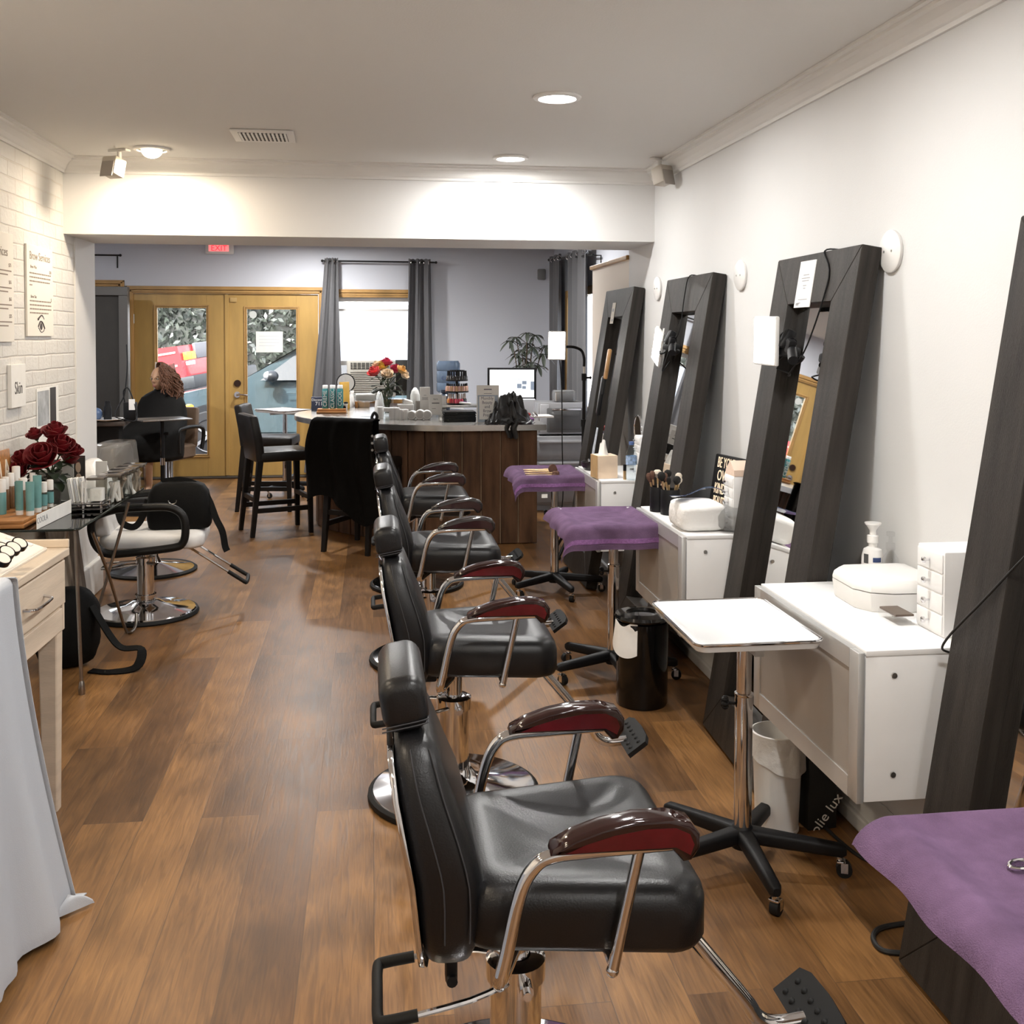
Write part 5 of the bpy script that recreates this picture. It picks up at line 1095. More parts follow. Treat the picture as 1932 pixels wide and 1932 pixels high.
# black acrylic tray with cards, cotton jar and canisters
a = onz(123, 966, GZ); b_ = onz(192, 966, GZ)
t = thing('acrylic_tray', 'two-tier black acrylic tray with chrome posts on glass table', 'tray', (a.x, a.y + .01, GZ), .0); W = b_.x - a.x
MB().b(0, 0, .006, W, .17, .012, .001).b(0, 0, .028, W, .17, .034, .001).build('tray_plates', M('smoked_acrylic', (.03, .03, .032), .08, coat=1.), t)
mb = MB()
for x in (.012, W * .45, W - .012): mb.cyl((x, .008, 0), (x, .008, .042), .006, n=10); mb.cyl((x, .162, 0), (x, .162, .042), .006, n=10)
mb.build('posts', chrome, t)
TZ = GZ + .0345; stripe = M('blue_stripe', (.07, .12, .26), .5)
for k in range(3):
    t = thing('striped_box', 'blue and white striped slim box leaning on the black tray, ' + ('left', 'middle', 'right')[k] + ' of three', 'box', (a.x + .02 + .021 * k, a.y + .07 + .02 * k, TZ), rot=(0, -.16, 0), group='striped slim boxes')
    MB().b(-.009, -.02, .0, .009, .02, .115, .001).build('box_body', paper, t, False); mb = MB()
    for j in (-.004, .003): mb.b(j - .001, -.0206, .002, j + .001, -.0196, .113)
    mb.build('stripes', stripe, t, False)
t = thing('cotton_jar', 'clear jar with white cotton rounds at near end of canister row', 'jar', (b_.x - .045, a.y + .085, TZ)); 
mb = MB(); loft(mb, [[(x, y, z) for x, y in rrect(.075, .085, .014, 4)] for z in (0, .004, .10, .105)], True); mb.build('jar_body', glj, t); mb = MB(); loft(mb, [[(x, y, z) for x, y in rrect(.058, .064, .012, 4)] for z in (.006, .062)]); mb.build('cotton', M('white_cotton', (.88, .87, .85), .9), t); MB().b(-.04, -.046, .106, .04, .046, .118, .003).build('lid', M('smoked_lid', (.10, .085, .07), .15, coat=1.), t)
MB().cyl((0, 0, 0), (0, 0, .11), .005, n=8)
for k in range(2):
    t = thing('white_stick', 'thin white tube standing between striped boxes and cotton jar', 'tube', (b_.x - .105 + .014 * k, a.y + .05, TZ), group='thin white tubes'); MB().cyl((0, 0, 0), (0, 0, .10 - .03 * k), .006, n=10).build('tube_body', whitep, t)
for k in range(4):
    t = thing('lidded_canister', ('nearest', 'second', 'third', 'farthest')[k] + ' clear canister with dark lid behind the cotton jar', 'canister', (b_.x - .02 + .008 * k, a.y + .26 + .125 * k, GZ), group='dark lidded canisters')
    mb = MB(); loft(mb, [[(x, y, z) for x, y in rrect(.105, .11, .015, 4)] for z in (0, .003, .125, .13)]); mb.build('canister_body', glj, t); MB().b(-.055, -.058, .131, .055, .058, .145, .003).build('lid', M('smoked_lid', (.10, .085, .07), .15, coat=1.), t); 
    mb = MB(); rr = random.Random(k)
    for j in range(6): mb.cyl((rr.uniform(-.035, .035), rr.uniform(-.035, .035), .005), (rr.uniform(-.035, .035), rr.uniform(-.035, .035), .105), .008, n=8)
    mb.build('contents', [whitep, M('clay_contents', (.5, .4, .32), .6)][k % 2], t)
# posters on the brick
def poster(name, y0, y1, z0, z1, lb, th=.012, m=None):
    t = thing(name, lb, 'poster', (XL, y0, z0)); MB().b(.001, 0, 0, th, y1 - y0, z1 - z0, .001).build('board', m or M('cream_board', (.80, .76, .69), .6), t, False); return t
tk = M('taupe_print', (.26, .21, .17), .8); tp = T
FX = lambda x, y, z: T(x, y, z) @ Rz(PI / 2) @ Rx(PI / 2)
t = poster('service_poster', 5.485, 5.91, 1.575, 2.035, 'white wall board headed Brow Services with an eye drawing')
mb = MB(); mb.text('Brow Services', .058, FX(.0125, .21, .405), .0004)
for y, z, s, sz in ((.035, .35, 'Brow Wax', .022), (.035, .20, 'Brow Tint', .022), (.36, .335, '$20', .022), (.37, .19, '$', .024)): mb.text(s, sz, FX(.0125, y + .02, z), .0003, 'LEFT' if y < .1 else 'CENTER')
for k, (z, ln) in enumerate(((.315, .36), (.295, .36), (.275, .34), (.255, .05), (.175, .36), (.155, .36), (.135, .36), (.115, .31))):
    rr = random.Random(k); y = .04
    while y < .02 + ln: w = rr.uniform(.012, .04); mb.b(.012, y, z, .0126, min(y + w, .03 + ln), z + .007); y += w + .006
mb.build('print', tk, t, False)
mb = MB(); mb.tube([(.0125, .16, .085), (.0125, .19, .098), (.0125, .23, .108), (.0125, .265, .088)], lambda u: .006 * (1 - u * .75), 6, smooth=5); mb.tube([(.0125, .165, .05), (.0125, .2, .075), (.0125, .235, .07), (.0125, .27, .04)], .004, 6, smooth=5); mb.tube([(.0125, .17, .045), (.0125, .21, .022), (.0125, .25, .025), (.0125, .27, .04)], .002, 6, smooth=5); mb.sph((.0125, .215, .05), (.001, .022, .018), 14, 10); mb.build('eye_drawing', M('dark_ink', (.06, .05, .05), .8), t)
t = poster('service_poster', 4.80, 5.29, 1.55, 2.06, 'white wall board at left edge, only right half of its Services list in view')
mb = MB(); mb.text('Lash Services', .062, FX(.0125, .245, .42), .0004)
for z, s in ((.36, '$75'), (.28, '$65'), (.20, '$65'), (.12, '$25')):
    mb.text(s, .024, FX(.0125, .44, z), .0003)
    for j in (1, 2): mb.b(.012, .04, z - .012 - .018 * j, .0126, .46 - .05 * (j == 2), z - .006 - .018 * j)
mb.build('print', tk, t, False)
t = poster('word_card', 5.215, 5.42, 1.235, 1.44, 'small white card with the word Skin on the brick wall', .02, paper); MB().text('Skin', .085, FX(.0205, .10, .09), .0005, sx=.8).build('print', M('dark_ink', (.06, .05, .05), .8), t, False)
t = poster('picture_page', 5.64, 6.02, 1.02, 1.305, 'grey picture page on brick wall above the red roses', .003, paper)
MB().b(.003, .015, .09, .0036, .21, .27).build('picture_print', M('grey_picture', (.42, .44, .46), .6, var=.3, vscale=14), t, False); MB().b(.003, .225, .03, .0036, .33, .28).b(.003, .03, .05, .0037, .21, .075).build('dark_print', M('dark_leaflet', (.03, .025, .022), .4), t, False)
# ---------------------------------------------------------------- dresser with makeup display
wwash = M('whitewashed_wood', (.66, .55, .43), .55, var=.14, vscale=4, stretch=(1, .5, 5), bump=.1, bscale=50)
t = thing('makeup_dresser', 'whitewashed wooden desk with drawer, makeup display on top', 'desk', (-1.024, 3.66, 0), -.033)
mb = MB(); mb.b(-.62, -.62, .845, .012, .012, .872, .004); mb.b(-.62, -.0, .872, .012, .012, .90, .003); mb.b(-.62, -.63, .60, -.002, -.615, .845); mb.b(-.62, -.02, .60, -.004, .0, .845); mb.b(-.022, -.615, .60, -.004, -.02, .675, .002); mb.b(-.022, -.615, .675, -.012, -.02, .845); mb.build('desk_body', wwash, t, False)
d = MB().b(-.012, -.60, .69, .004, -.012, .835, .004).build('drawer', wwash, t, False)
mb = MB().tube([(.004, -.40, .765), (.03, -.39, .762), (.036, -.36, .76), (.036, -.26, .76), (.03, -.23, .762), (.004, -.22, .765)], .005, 8, smooth=4); mb.build('handle', chrome, d)
for x, y in ((-.04, -.035), (-.04, -.60), (-.6, -.035), (-.6, -.60)):
    mb = MB(); loft(mb, [[(x + a, y + b, z) for a, b in rrect(w, w, .004, 1)] for z, w in ((0, .045), (.6, .062), (.62, .062))]); mb.build('leg', wwash, t, False)
t = thing('display_rack', 'white tilted display rack with scalloped slots on the dresser', 'display', (-1.07, 3.63, .873), -.033)
mb = MB(); mb.box((-.075, -.29, .028), (.16, .56, .014), (0, .36, 0)); mb.box((-.165, -.29, .06), (.02, .56, .05), (0, .36, 0)); mb.box((-.25, -.29, .075), (.02, .56, .05), (0, .36, 0)); mb.box((-.33, -.29, .09), (.02, .56, .05), (0, .36, 0)); mb.b(-.36, -.57, 0, .0, -.01, .010); mb.build('rack_body', M('ivory_rack', (.80, .74, .66), .45), t, False)
for k in range(11): MB().box((-.075, -.54 + .05 * k, .0375), (.085, .026, .008), (0, .36, 0), .0035).build('slot', whitep, t)
for k, (px, py) in enumerate(((36, 1027), (24, 1035), (12, 1043), (2, 1036), (4, 1056))):
    q = onz(px, py, .955); tt = thing('makeup_compact', ('round black compact with white face at right end of display row', 'second black compact from right in the display row', 'third black compact from right in the display row', 'black compact behind the row at left photo edge', 'nearest black compact low at left photo edge')[k], 'compact', q, rot=(.30, .62, 0))
    MB().cyl((0, 0, -.008), (0, 0, .007), .024, n=24).build('compact_case', glossb, tt); MB().lathe([(0, .0085), (.0185, .0085), (.020, .007)], n=24).build('compact_face', M('ivory_face', (.78, .70, .62), .4), tt)
# ---------------------------------------------------------------- cloth covered table in front
clothm = M('pale_grey_cloth', (.50, .53, .58), .9, bump=.2, bscale=500, spec=.1)
def tc_(u, v):
    y = 1.2 + 1.745 * v; s = u * 1.62
    f = .018 * math.sin(y * 27 + 1) + .012 * math.sin(y * 47 + 2)
    if s < .69: return (-1.67 + s, y, .935 + .002 * math.sin(y * 20))
    ox, dn = wrap(s - .69, .02); dd = min(1, dn / .9)
    flare = .13 * dd ** 1.5 * (.35 + .65 * max(0, min(1, (y - 2.4) / .5)))
    x = -.98 + ox + f * dd + flare; z = .937 - dn
    if z < .006: x += (.006 - z) * .9; z = .006 + .004 * abs(math.sin(y * 30))
    return (x, y + .06 * dd * max(0, (y - 2.7) / .245) , z)
def te_(u, v):   # far end fall
    s = v * .99; ox, dn = wrap(s, .02); dd = dn / .93; x = -1.67 + .70 * u
    fl_ = .13 * dd ** 1.5 * u ** 6
    z = .937 - dn; o = .0
    if z < .006: o = .006 - z; z = .006
    return (x + fl_ + .018 * u ** 6 + .10 * o * u, 2.945 + ox + .012 * math.sin(x * 40) * dd + .06 * dd + o * .8, z)
mb = MB().grid(tc_, 110, 90, .003); mb.grid(te_, 50, 50, .003)
def tp_(u, v):   # spilled corner on the floor
    a = onz(128, 1690, .05); b2 = onz(178, 1704, .006); c2 = onz(100, 1738, .006); p = a.lerp(b2, u).lerp(c2.lerp(b2, u), v)
    return (p.x, p.y, p.z + .02 * math.sin(u * PI) * math.sin(v * PI) + .004)
mb.grid(tp_, 14, 12, .003)
o = mb.build('table_cloth', clothm, None, angle=80); tag(o, 'pale grey cloth draped to the floor over table at left', 'tablecloth')
t = thing('covered_table', 'table hidden beneath the pale grey cloth at left', 'table', (-1.35, 2.07, 0)); MB().b(-.31, -.84, .90, .305, .84, .93, .004).build('table_top', M('white_laminate', (.7, .7, .68), .5), t, False)
for x in (-.30, .28):
    for y in (-.8, .8): MB().cyl((x, y, 0), (x, y, .9), .015, n=10).build('leg', steel, t)
# ---------------------------------------------------------------- white styling chair with black bag
wl = M('white_vinyl', (.74, .74, .74), .38, bump=.05, bscale=80)
ac = M('black_urethane', (.007, .007, .007), .42, spec=.35)
t = thing('white_chair', 'white salon chair with black loop arms by left wall', 'salon chair', (-1.28, 6.13, 0), .06)
mb = MB(); mb.lathe([(0, .012), (.26, .012), (.278, .02), (.27, .03), (.19, .042), (.11, .056), (.07, .08), (0, .08)], n=44); bs = mb.build('base', chrome, t); MB().lathe([(.26, 0), (.288, 0), (.292, .009), (.285, .024), (.27, .024), (.26, .01), (.26, 0)], n=44).build('rubber_rim', rubber, bs)
mb = MB().cyl((0, 0, .06), (0, 0, .30), .046, n=24).lathe([(.046, .285), (.053, .287), (.053, .325), (.03, .33)], n=24).cyl((0, 0, .32), (0, 0, .42), .026, n=20).cyl((.02, -.05, .30), (.06, -.08, .30), .01, n=10); mb.lathe([(.05, .1), (.058, .1), (.058, .115), (.05, .115)], n=24); mb.build('column', chrome, t)
mb = MB(); R = []
for ins, z in ((.06, .405), (.01, .41), (0, .425), (0, .465), (.012, .485), (.04, .497), (.09, .499), (.14, .497)): R.append(ring_trap(-.22, .34, .22, .25, ins, z, 7, .09))
loft(mb, R); mb.build('seat', wl, t, angle=60)
mb = MB(); R = []
for z, w, x in ((.48, .18, -.19), (.50, .20, -.195), (.6, .215, -.215), (.75, .21, -.25), (.83, .18, -.268), (.87, .13, -.276), (.885, .07, -.279)): R.append([(x + a, b, z) for a, b in rrect(.085 if z < .84 else .05, 2 * w, .024, 4)])
loft(mb, R); mb.build('backrest', wl, t, angle=60)
for s in (-1, 1):
    y = .275 * s; pts = [(-.16, y, .63), (-.22, y, .60), (-.235, y, .54), (-.21, y, .45), (-.15, y, .405), (-.05, y, .405), (.18, y, .425), (.235, y, .45), (.25, y, .52), (.235, y, .60), (.17, y, .645), (.05, y, .65), (-.08, y, .645)]
    mb = MB(); P_ = spline([Vector(p) for p in pts], 6, True); mb.tube(P_, .022, 10, closed=True); mb.build('arm_loop', ac, t)
mb = MB().tube([(-.03, -.045, .295), (-.15, -.07, .285), (-.22, -.075, .28), (-.225, .0, .279), (-.22, .075, .28), (-.15, .07, .285), (-.03, .045, .295)], .006, 8, smooth=4); mb.build('pump_lever', chrome, t)
mb = MB()
for s in (-1, 1): mb.tube([(.16, s * .08, .405), (.26, s * .085, .38), (.50, s * .09, .215)], .007, 8)
mb.b(.06, -.08, .39, .2, -.06, .405); fb = mb.build('footrest_bar', chrome, t); MB().tube([(.46, -.0885, .243), (.54, -.091, .188), (.56, -.08, .176), (.56, .08, .176), (.54, .091, .188), (.46, .0885, .243)], .0115, 10, smooth=3).build('footrest_grip', rubber, fb)
bagm = M('black_nylon', (.004, .004, .004), .7, bump=.2, bscale=300, spec=.15)
t = thing('shoulder_bag', 'black shoulder bag sitting on the white salon chair', 'bag', (-1.08, 6.10, .5005), .06)
mb = MB(); R = []
for z, k in ((0, .93), (.008, .98), (.05, 1.02), (.14, 1.0), (.20, .93), (.235, .80), (.252, .6), (.258, .3)): R.append([(x * k - .03 * z, y * (k if z < .2 else k * .85), z) for x, y in rrect(.34, .20, .05, 4)])
loft(mb, R); mb.build('bag_body', bagm, t, angle=60)
MB().tube([(-.03 + .022 * math.cos(q), -.108, .165 + .022 * math.sin(q)) for q in [PI + i * PI / 8 for i in range(9)]], .003, 6).build('d_ring', steel, t)
mb = MB(); prof = [(-.018, -.002), (.018, -.002), (.018, .002), (-.018, .002)]
mb.sweep([(-.10, .0, .255), (.0, .0, .262), (.09, -.02, .235), (.155, -.04, .16), (.20, -.07, .05), (.235, -.09, -.02), (.25, -.10, -.10), (.262, -.105, -.13)], prof, (.3, -1, .2), 5); mb.sweep([(-.17, -.03, .16), (-.20, -.07, .06), (-.24, -.09, .02), (-.30, -.07, .04), (-.33, -.02, .09)], prof, (0, -1, .3), 5); mb.build('strap', bagm, t)
# plastic covered chair beyond
film = M('clear_film_cover', (.55, .52, .47), .12, trans=.0, coat=1., bump=.8, bscale=14, var=.2)
film.node_tree.nodes['Principled BSDF'].inputs['Alpha'].default_value = .35
t = thing('covered_chair', 'dark salon chair under a clear plastic cover beyond the glass table', 'salon chair', (-1.47, 7.25, 0), -.10)
MB().lathe([(0, .01), (.26, .01), (.27, .02), (.18, .035), (.06, .06), (.04, .10), (.04, .40), (0, .40)], n=40).build('base', chrome, t)
MB().lathe([(.255, 0), (.29, 0), (.292, .012), (.275, .024), (.255, .01)], n=40).build('rubber_rim', rubber, t)
mb = MB(); loft(mb, [ring_trap(-.2, .3, .22, .25, i, z) for i, z in ((.02, .40), (0, .42), (0, .48), (.03, .51), (.08, .515))]); mb.build('seat', leather, t, angle=60)
mb = MB(); loft(mb, [[(x + a, b, z) for a, b in rrect(.10, 2 * w, .03, 4)] for z, w, x in ((.47, .19, .24 - .45), (.6, .21, -.215), (.8, .2, -.23), (.84, .17, -.232))]); mb.build('backrest', M('brown_grey_leather', (.07, .06, .05), .4), t, angle=60)
mb = MB()
for zz in (0,):
    R = [[(x + a * (1 + .03 * math.sin(i * 2.1 + z * 20)), b * (1 + .03 * math.sin(i * 1.3 + z * 31)), z) for i, (a, b) in enumerate(rrect(.15, 2 * w, .03, 4))] for z, w, x in ((.40, .235, -.19), (.52, .235, -.205), (.65, .24, -.22), (.78, .235, -.232), (.845, .22, -.235), (.865, .19, -.236), (.87, .05, -.236))]
loft(mb, R); mb.build('plastic_cover', film, t, angle=60)
# backpack under the glass table and a leaning board
t = thing('backpack', 'black backpack slumped on the floor under the glass table', 'bag', (-1.45, 5.20, 0), .4)
blob(.15, .11, .19, .04, 12, 2.8).build('bag_body', bagm, t); mb = MB(); mb.sweep([(.10, -.09, .30), (.17, -.14, .16), (.22, -.17, .10), (.30, -.20, .09), (.27, -.24, .02), (.16, -.22, .008), (.08, -.15, .008)], [(-.022, -.003), (.022, -.003), (.022, .003), (-.022, .003)], (.2, -.3, 1), 6); mb.build('strap', bagm, t)
t = thing('leaning_picture', 'grey and brown patterned panel leaning on the brick wall under glass table', 'panel', (-1.60, 5.92, 0), rot=(0, -.12, 0)); MB().b(0, -.30, 0, .015, .22, .70, .003).build('panel_board', M('grey_brown_print', (.24, .20, .16), .5, var=.7, vscale=6, stretch=(1, 2, 1)), t, False)
# ================================================================ BACK ROOM
curt = M('slate_curtain', (.125, .125, .132), .9, bump=.3, bscale=260, sheen=.15)
rodm = M('black_iron_rod', (.012, .012, .012), .45, .3)
def rod(name, p0, p1, lb, brackets, wall_dir, drop=.1):
    t = thing(name, lb, 'curtain rod', (0, 0, 0)); p0, p1 = Vector(p0), Vector(p1); MB().cyl(p0, p1, .0095, n=12).build('rod', rodm, t)
    for p in (p0, p1): MB().sph(p, .015, 12, 8).build('finial', rodm, t)
    for f in brackets:
        p = p0.lerp(p1, f); MB().tube([p, p + Vector(wall_dir) * .97, p + Vector(wall_dir) * .97 - Vector((0, 0, drop))], .008, 8).build('bracket', rodm, t)
rod('curtain_rod', (-.545, 11.70, 2.39), (.70, 11.70, 2.385), 'black curtain rod above the window with air conditioner', (.06, .94), (0, .11, 0))
rod('curtain_rod', (-3.9, 11.70, 2.425), (-2.67, 11.70, 2.425), 'black curtain rod end left of the glazed doors', (.05, .955), (0, .11, 0), .13)
rod('curtain_rod', (1.955, 9.25, 2.30), (1.955, 11.6, 2.42), 'black curtain rod on the far right wall', (.03, .97), (.095, 0, 0), .14)
def curtain(loc, rot, wt, wb, skew, H, n, lb, fold=.035, seed=0):
    t = thing('curtain', lb, 'curtain', loc, rz=rot, group='slate grey curtains')
    def f(u, v):
        w = wt + (wb - wt) * v ** 1.2; x = (u - .5) * w + skew * v; ph = u * n * 2 * PI + seed + .5 * v
        return (x, fold * (.75 + .35 * v) * math.sin(ph) + .008 * math.sin(ph * 2.3 + 4 * v), -H * v + (.004 * math.sin(ph * 2) if v == 0 else 0))
    MB().grid(f, 90, 30, .003).build('curtain_panel', curt, t, angle=80)
    for k in range(int(n * 2)):
        u = (k + .5) / (n * 2); p = Vector(f(u, .018))
        MB().tube([(p.x + .004 * 0, p.y + .021 * math.cos(i * PI / 8), p.z - .0 + .021 * math.sin(i * PI / 8)) for i in range(16)], .005, 6, closed=True).build('grommet', chrome, t)
    return t
curtain((-.445, 11.70, 2.42), 0, .145, .46, -.08, 2.36, 2.5, 'slate grey curtain panel left of the window, beside the doors', seed=1.2)
curtain((.518, 11.70, 2.42), 0, .24, .34, .005, 2.36, 2.5, 'slate grey curtain panel right of the window', seed=4.)
c_ = curtain((1.955, 11.22, 2.44), PI / 2, .62, .62, 0, 2.36, 2.5, 'slate grey curtain in the far right corner behind softbox', .03, 2.)
c_ = curtain((1.955, 9.95, 2.40), PI / 2, .95, .95, 0, 2.32, 3.5, 'slate grey curtain nearer end of far right window', .03, .5)
# air conditioner in the window
acm = M('putty_plastic', (.50, .48, .43), .5); dk = M('vent_dark', (.04, .038, .035), .6)
t = thing('air_conditioner', 'beige window air conditioner between the curtains', 'air conditioner', (-.015, 11.60, .90))
MB().b(-.265, 0, 0, .265, .34, .40, .012).build('ac_case', acm, t); mb = MB(); mb.b(-.225, -.003, .305, .19, .003, .375); mb.b(-.225, -.003, .03, .19, .003, .285); mb.build('vent_recess', dk, t, False)
mb = MB()
for k in range(13): mb.box((-.0175, -.006, .038 + .02 * k), (.415, .012, .009), (.5, 0, 0))
mb.build('front_louvers', acm, t, False); mb = MB()
for k in range(9): mb.box((-.20 + .0455 * k, -.005, .34), (.006, .01, .07), (0, 0, .4))
for k in range(3): mb.box((-.0175, -.006, .32 + .02 * k), (.415, .01, .004))
mb.build('outlet_fins', acm, t, False); MB().b(.2, -.004, .05, .255, .001, .36, .002).build('control_panel', M('dark_panel', (.10, .10, .10), .4), t)
t = thing('window_filler', 'dark accordion filler panel right of air conditioner', 'panel', (.39, 11.84, .9)); MB().b(-.138, -.01, 0, .125, .01, .40, .002).build('filler_panel', dk, t); 
# exit sign, motion sensor
t = thing('exit_sign', 'white exit sign with red EXIT letters above the doors', 'exit sign', (-1.648, YD, 2.455)); MB().b(-.15, -.05, 0, .15, -.001, .105, .012).build('sign_case', whitep, t); MB().b(-.115, -.052, .028, .10, -.0495, .098).build('sign_face', M('rose_panel', (.85, .35, .35), .4, emit=(1, .25, .25), es=.7), t, False)
MB().text('EXIT', .088, T(-.005, -.0523, .062) @ Rx(PI / 2), .001, sx=.95).build('letters', M('red_lit_letters', (.8, .02, .03), .4, emit=(1, .02, .04), es=1.6), t, False)
t = thing('motion_sensor', 'small grey sensor box high on the far wall', 'sensor', (1.90, YD, 2.27)); MB().b(-.045, -.05, -.06, .045, -.001, .06, .012).build('sensor_body', M('sensor_grey', (.20, .20, .20), .5), t)
# water cooler
jug = M('blue_water_jug', (.20, .27, .38), .08, trans=.45, ior=1.3)
t = thing('water_cooler', 'bottled water cooler with grey blue jug against the far wall', 'water cooler', (.775, 10.85, 0)); MB().b(-.15, -.15, 0, .15, .15, .92, .02).build('cooler_body', whitep, t)
MB().lathe([(.03, .90), (.05, .96), (.10, .985), (.118, 1.0), (.122, 1.01), (.122, 1.08), (.116, 1.09), (.122, 1.10), (.122, 1.20), (.116, 1.21), (.122, 1.22), (.122, 1.285), (.105, 1.315), (0, 1.318)], n=36).build('jug', jug, t)
mb = MB(); mb.text('Crystal', .055, T(.0, -.1235, 1.14) @ Rx(PI / 2), .0006); mb.build('lettering', M('navy_print', (.04, .07, .18), .5), t, False)
# grey drawer chest with microwave
gpl = M('grey_drawer_plastic', (.30, .30, .31), .45, var=.08)
t = thing('drawer_chest', 'grey three drawer chest under the toaster oven', 'drawers', (1.42, 9.30, 0)); MB().b(0, .01, .05, .52, .45, .67, .006).b(.02, .03, 0, .5, .43, .05).build('chest_body', gpl, t)
for k in range(3):
    z = .07 + .195 * k; d = MB().b(.012, -.004, z, .508, .02, z + .18, .006).build('drawer', gpl, t); MB().b(.06, -.016, z + .15, .46, -.002, z + .172, .004).build('drawer_lip', M('pale_grey_lip', (.45, .45, .46), .4), d)
silv = M('silver_plastic', (.42, .42, .43), .32, .5)
t = thing('toaster_oven', 'silver countertop oven on the grey drawer chest', 'oven', (1.48, 9.34, .671)); MB().b(0, .02, .012, .44, .36, .30, .012).build('oven_case', silv, t); MB().b(.02, 0, .03, .10, .022, .285, .006).build('side_panel', M('pale_grey_lip', (.45, .45, .46), .4), t)
d = MB().b(.075, -.004, .03, .41, .024, .255, .012).build('oven_door', M('dull_silver', (.13, .13, .13), .4), t); MB().b(.10, -.008, .055, .385, .0, .225, .01).build('door_window', M('smoked_window', (.10, .10, .10), .3, coat=.3), d); MB().b(.12, -.035, .232, .39, -.018, .25, .006).b(.13, -.03, .236, .14, .0, .246).b(.37, -.03, .236, .38, .0, .246).build('door_handle', chrome, d)
for x in (.03, .41): MB().cyl((x, .05, 0), (x, .05, .014), .012, n=10).build('foot', rubber, t)
o = MB().box((0, 0, .055), (.20, .16, .105), None, .02).build('food_container', M('clear_box', (.55, .55, .55), .1, trans=.7, ior=1.2), None, loc=(1.74, 9.48, .9715)); tag(o, 'clear lidded container on the silver oven', 'container')
# umbrella plant
t = thing('potted_plant', 'umbrella leaf pot plant behind the monitor', 'plant', (1.52, 10.45, 0))
MB().lathe([(0, 0), (.12, 0), (.15, .24), (.155, .26), (.14, .26), (.135, .22), (0, .22)], n=28).build('pot', M('grey_pot', (.3, .3, .3), .6), t)
lf_ = M('olive_leaf', (.055, .065, .05), .45, var=.4, vscale=12); mb = MB(); ms = MB(); rr = random.Random(6)
for k, (px, py) in enumerate(((972, 636), (996, 648), (1010, 632), (985, 660), (1006, 655), (975, 668), (990, 676), (1015, 690), (962, 643), (980, 690), (1002, 684), (1024, 668), (1030, 652), (995, 628))):
    q = ony(px, py, 10.45 + rr.uniform(-.12, .12)) - Vector((1.52, 10.45, 0)); ms.tube([(0, 0, .22), (q.x * .15, q.y * .2, .8), (q.x * .7, q.y * .7, q.z - .12), tuple(q)], .005, 6, smooth=4)
    for j in range(6):
        a = j * PI / 3 + k; leafmesh(mb, q, (math.cos(a), .6 * math.sin(a), -.25 + .35 * math.sin(a)), rr.uniform(.09, .14), .021, droop=.35)
mb.build('leaves', lf_, t, angle=80); ms.build('stems', M('brown_stem', (.09, .06, .035), .7), t)
# rolling stand near the doors
d = dup(t1, (-.86, 10.55, 0), .4, 'tray trolley standing behind the counter stools by the right-hand door'); d.scale = (1., 1., 1.12)
# ================================================================ LEFT STATION AND CLIENT
stm = M('charcoal_lacquer', (.010, .009, .008), .5, var=.15, spec=.25)
t = thing('station_mirror', 'tall dark framed panel standing behind the left station', 'mirror', (-2.75, 11.25, .77), 0)
mb = MB(); mb.b(-.36, 0, -.768, .185, .05, 1.30); mb.build('panel', M('dim_panel', (.035, .032, .028), .55, var=.1), t, False); gm = M('grey_bevel_frame', (.10, .095, .09), .4)
mb = MB(); mb.b(-.36, -.05, 1.21, .26, .05, 1.30, .004); mb.b(.17, -.05, -.768, .26, .05, 1.21, .004); mb.build('frame', gm, t, False)
t = thing('station_desk', 'dark station desk with shelf front beside the seated person', 'desk', (-2.62, 10.08, 0), .06)
MB().b(-.62, -.17, .745, .36, .17, .785, .004).build('desk_top', M('brown_black_wood', (.07, .052, .042), .35, var=.3), t); MB().b(-.62, -.15, 0, .10, .15, .744).b(.10, -.1, 0, .30, .15, .744).build('desk_body', stm, t, False); MB().b(.095, -.155, .0, .105, -.145, .744).build('panel_seam', gm, t, False)
def on_desk(px, py): return ony(px, py, 10.08)
t = thing('spray_bottle', 'black cylindrical bottle on the left station desk', 'bottle', (*on_desk(203, 770).xy, .786)); MB().lathe([(0, 0), (.035, 0), (.035, .12), (.025, .15), (.025, .18), (0, .185)], n=20).build('bottle_body', blackp, t)
t = thing('tool_holder', 'black clipper stand with pale label on the left station desk', 'holder', (*ony(246, 770, 10.06).xy, .786)); MB().b(-.055, -.04, 0, .055, .04, .17, .006).build('holder_body', blackp, t); MB().b(-.005, -.0415, .10, .05, -.04, .20, .002).build('label_card', paper, t, False)
MB().tube([(-.05, 0, .17), (-.06, 0, .27), (-.02, 0, .30), (.03, -.03, .2), (.07, -.05, .05), (.05, -.08, .0), (-.03, -.09, .015), (-.12, -.08, .05), (-.09, -.03, .15), (-.05, .0, .25), (-.035, .05, .5), (-.05, .1, .7)], .006, 8, smooth=6).build('cable', blackp, t)
t = thing('blue_bowl', 'blue dryer cap and white dish at left end of station desk', 'bowl', (*ony(181, 775, 10.08).xy, .786)); MB().sph((0, 0, .06), (.06, .06, .06), 20, 12).build('blue_cap', M('blue_plastic', (.07, .11, .2), .3), t); MB().lathe([(0, .0), (.08, 0), (.15, .02), (.15, .024), (.08, .006), (0, .006)], (.12, -.05, .0), 24).build('white_dish', whitep, t)
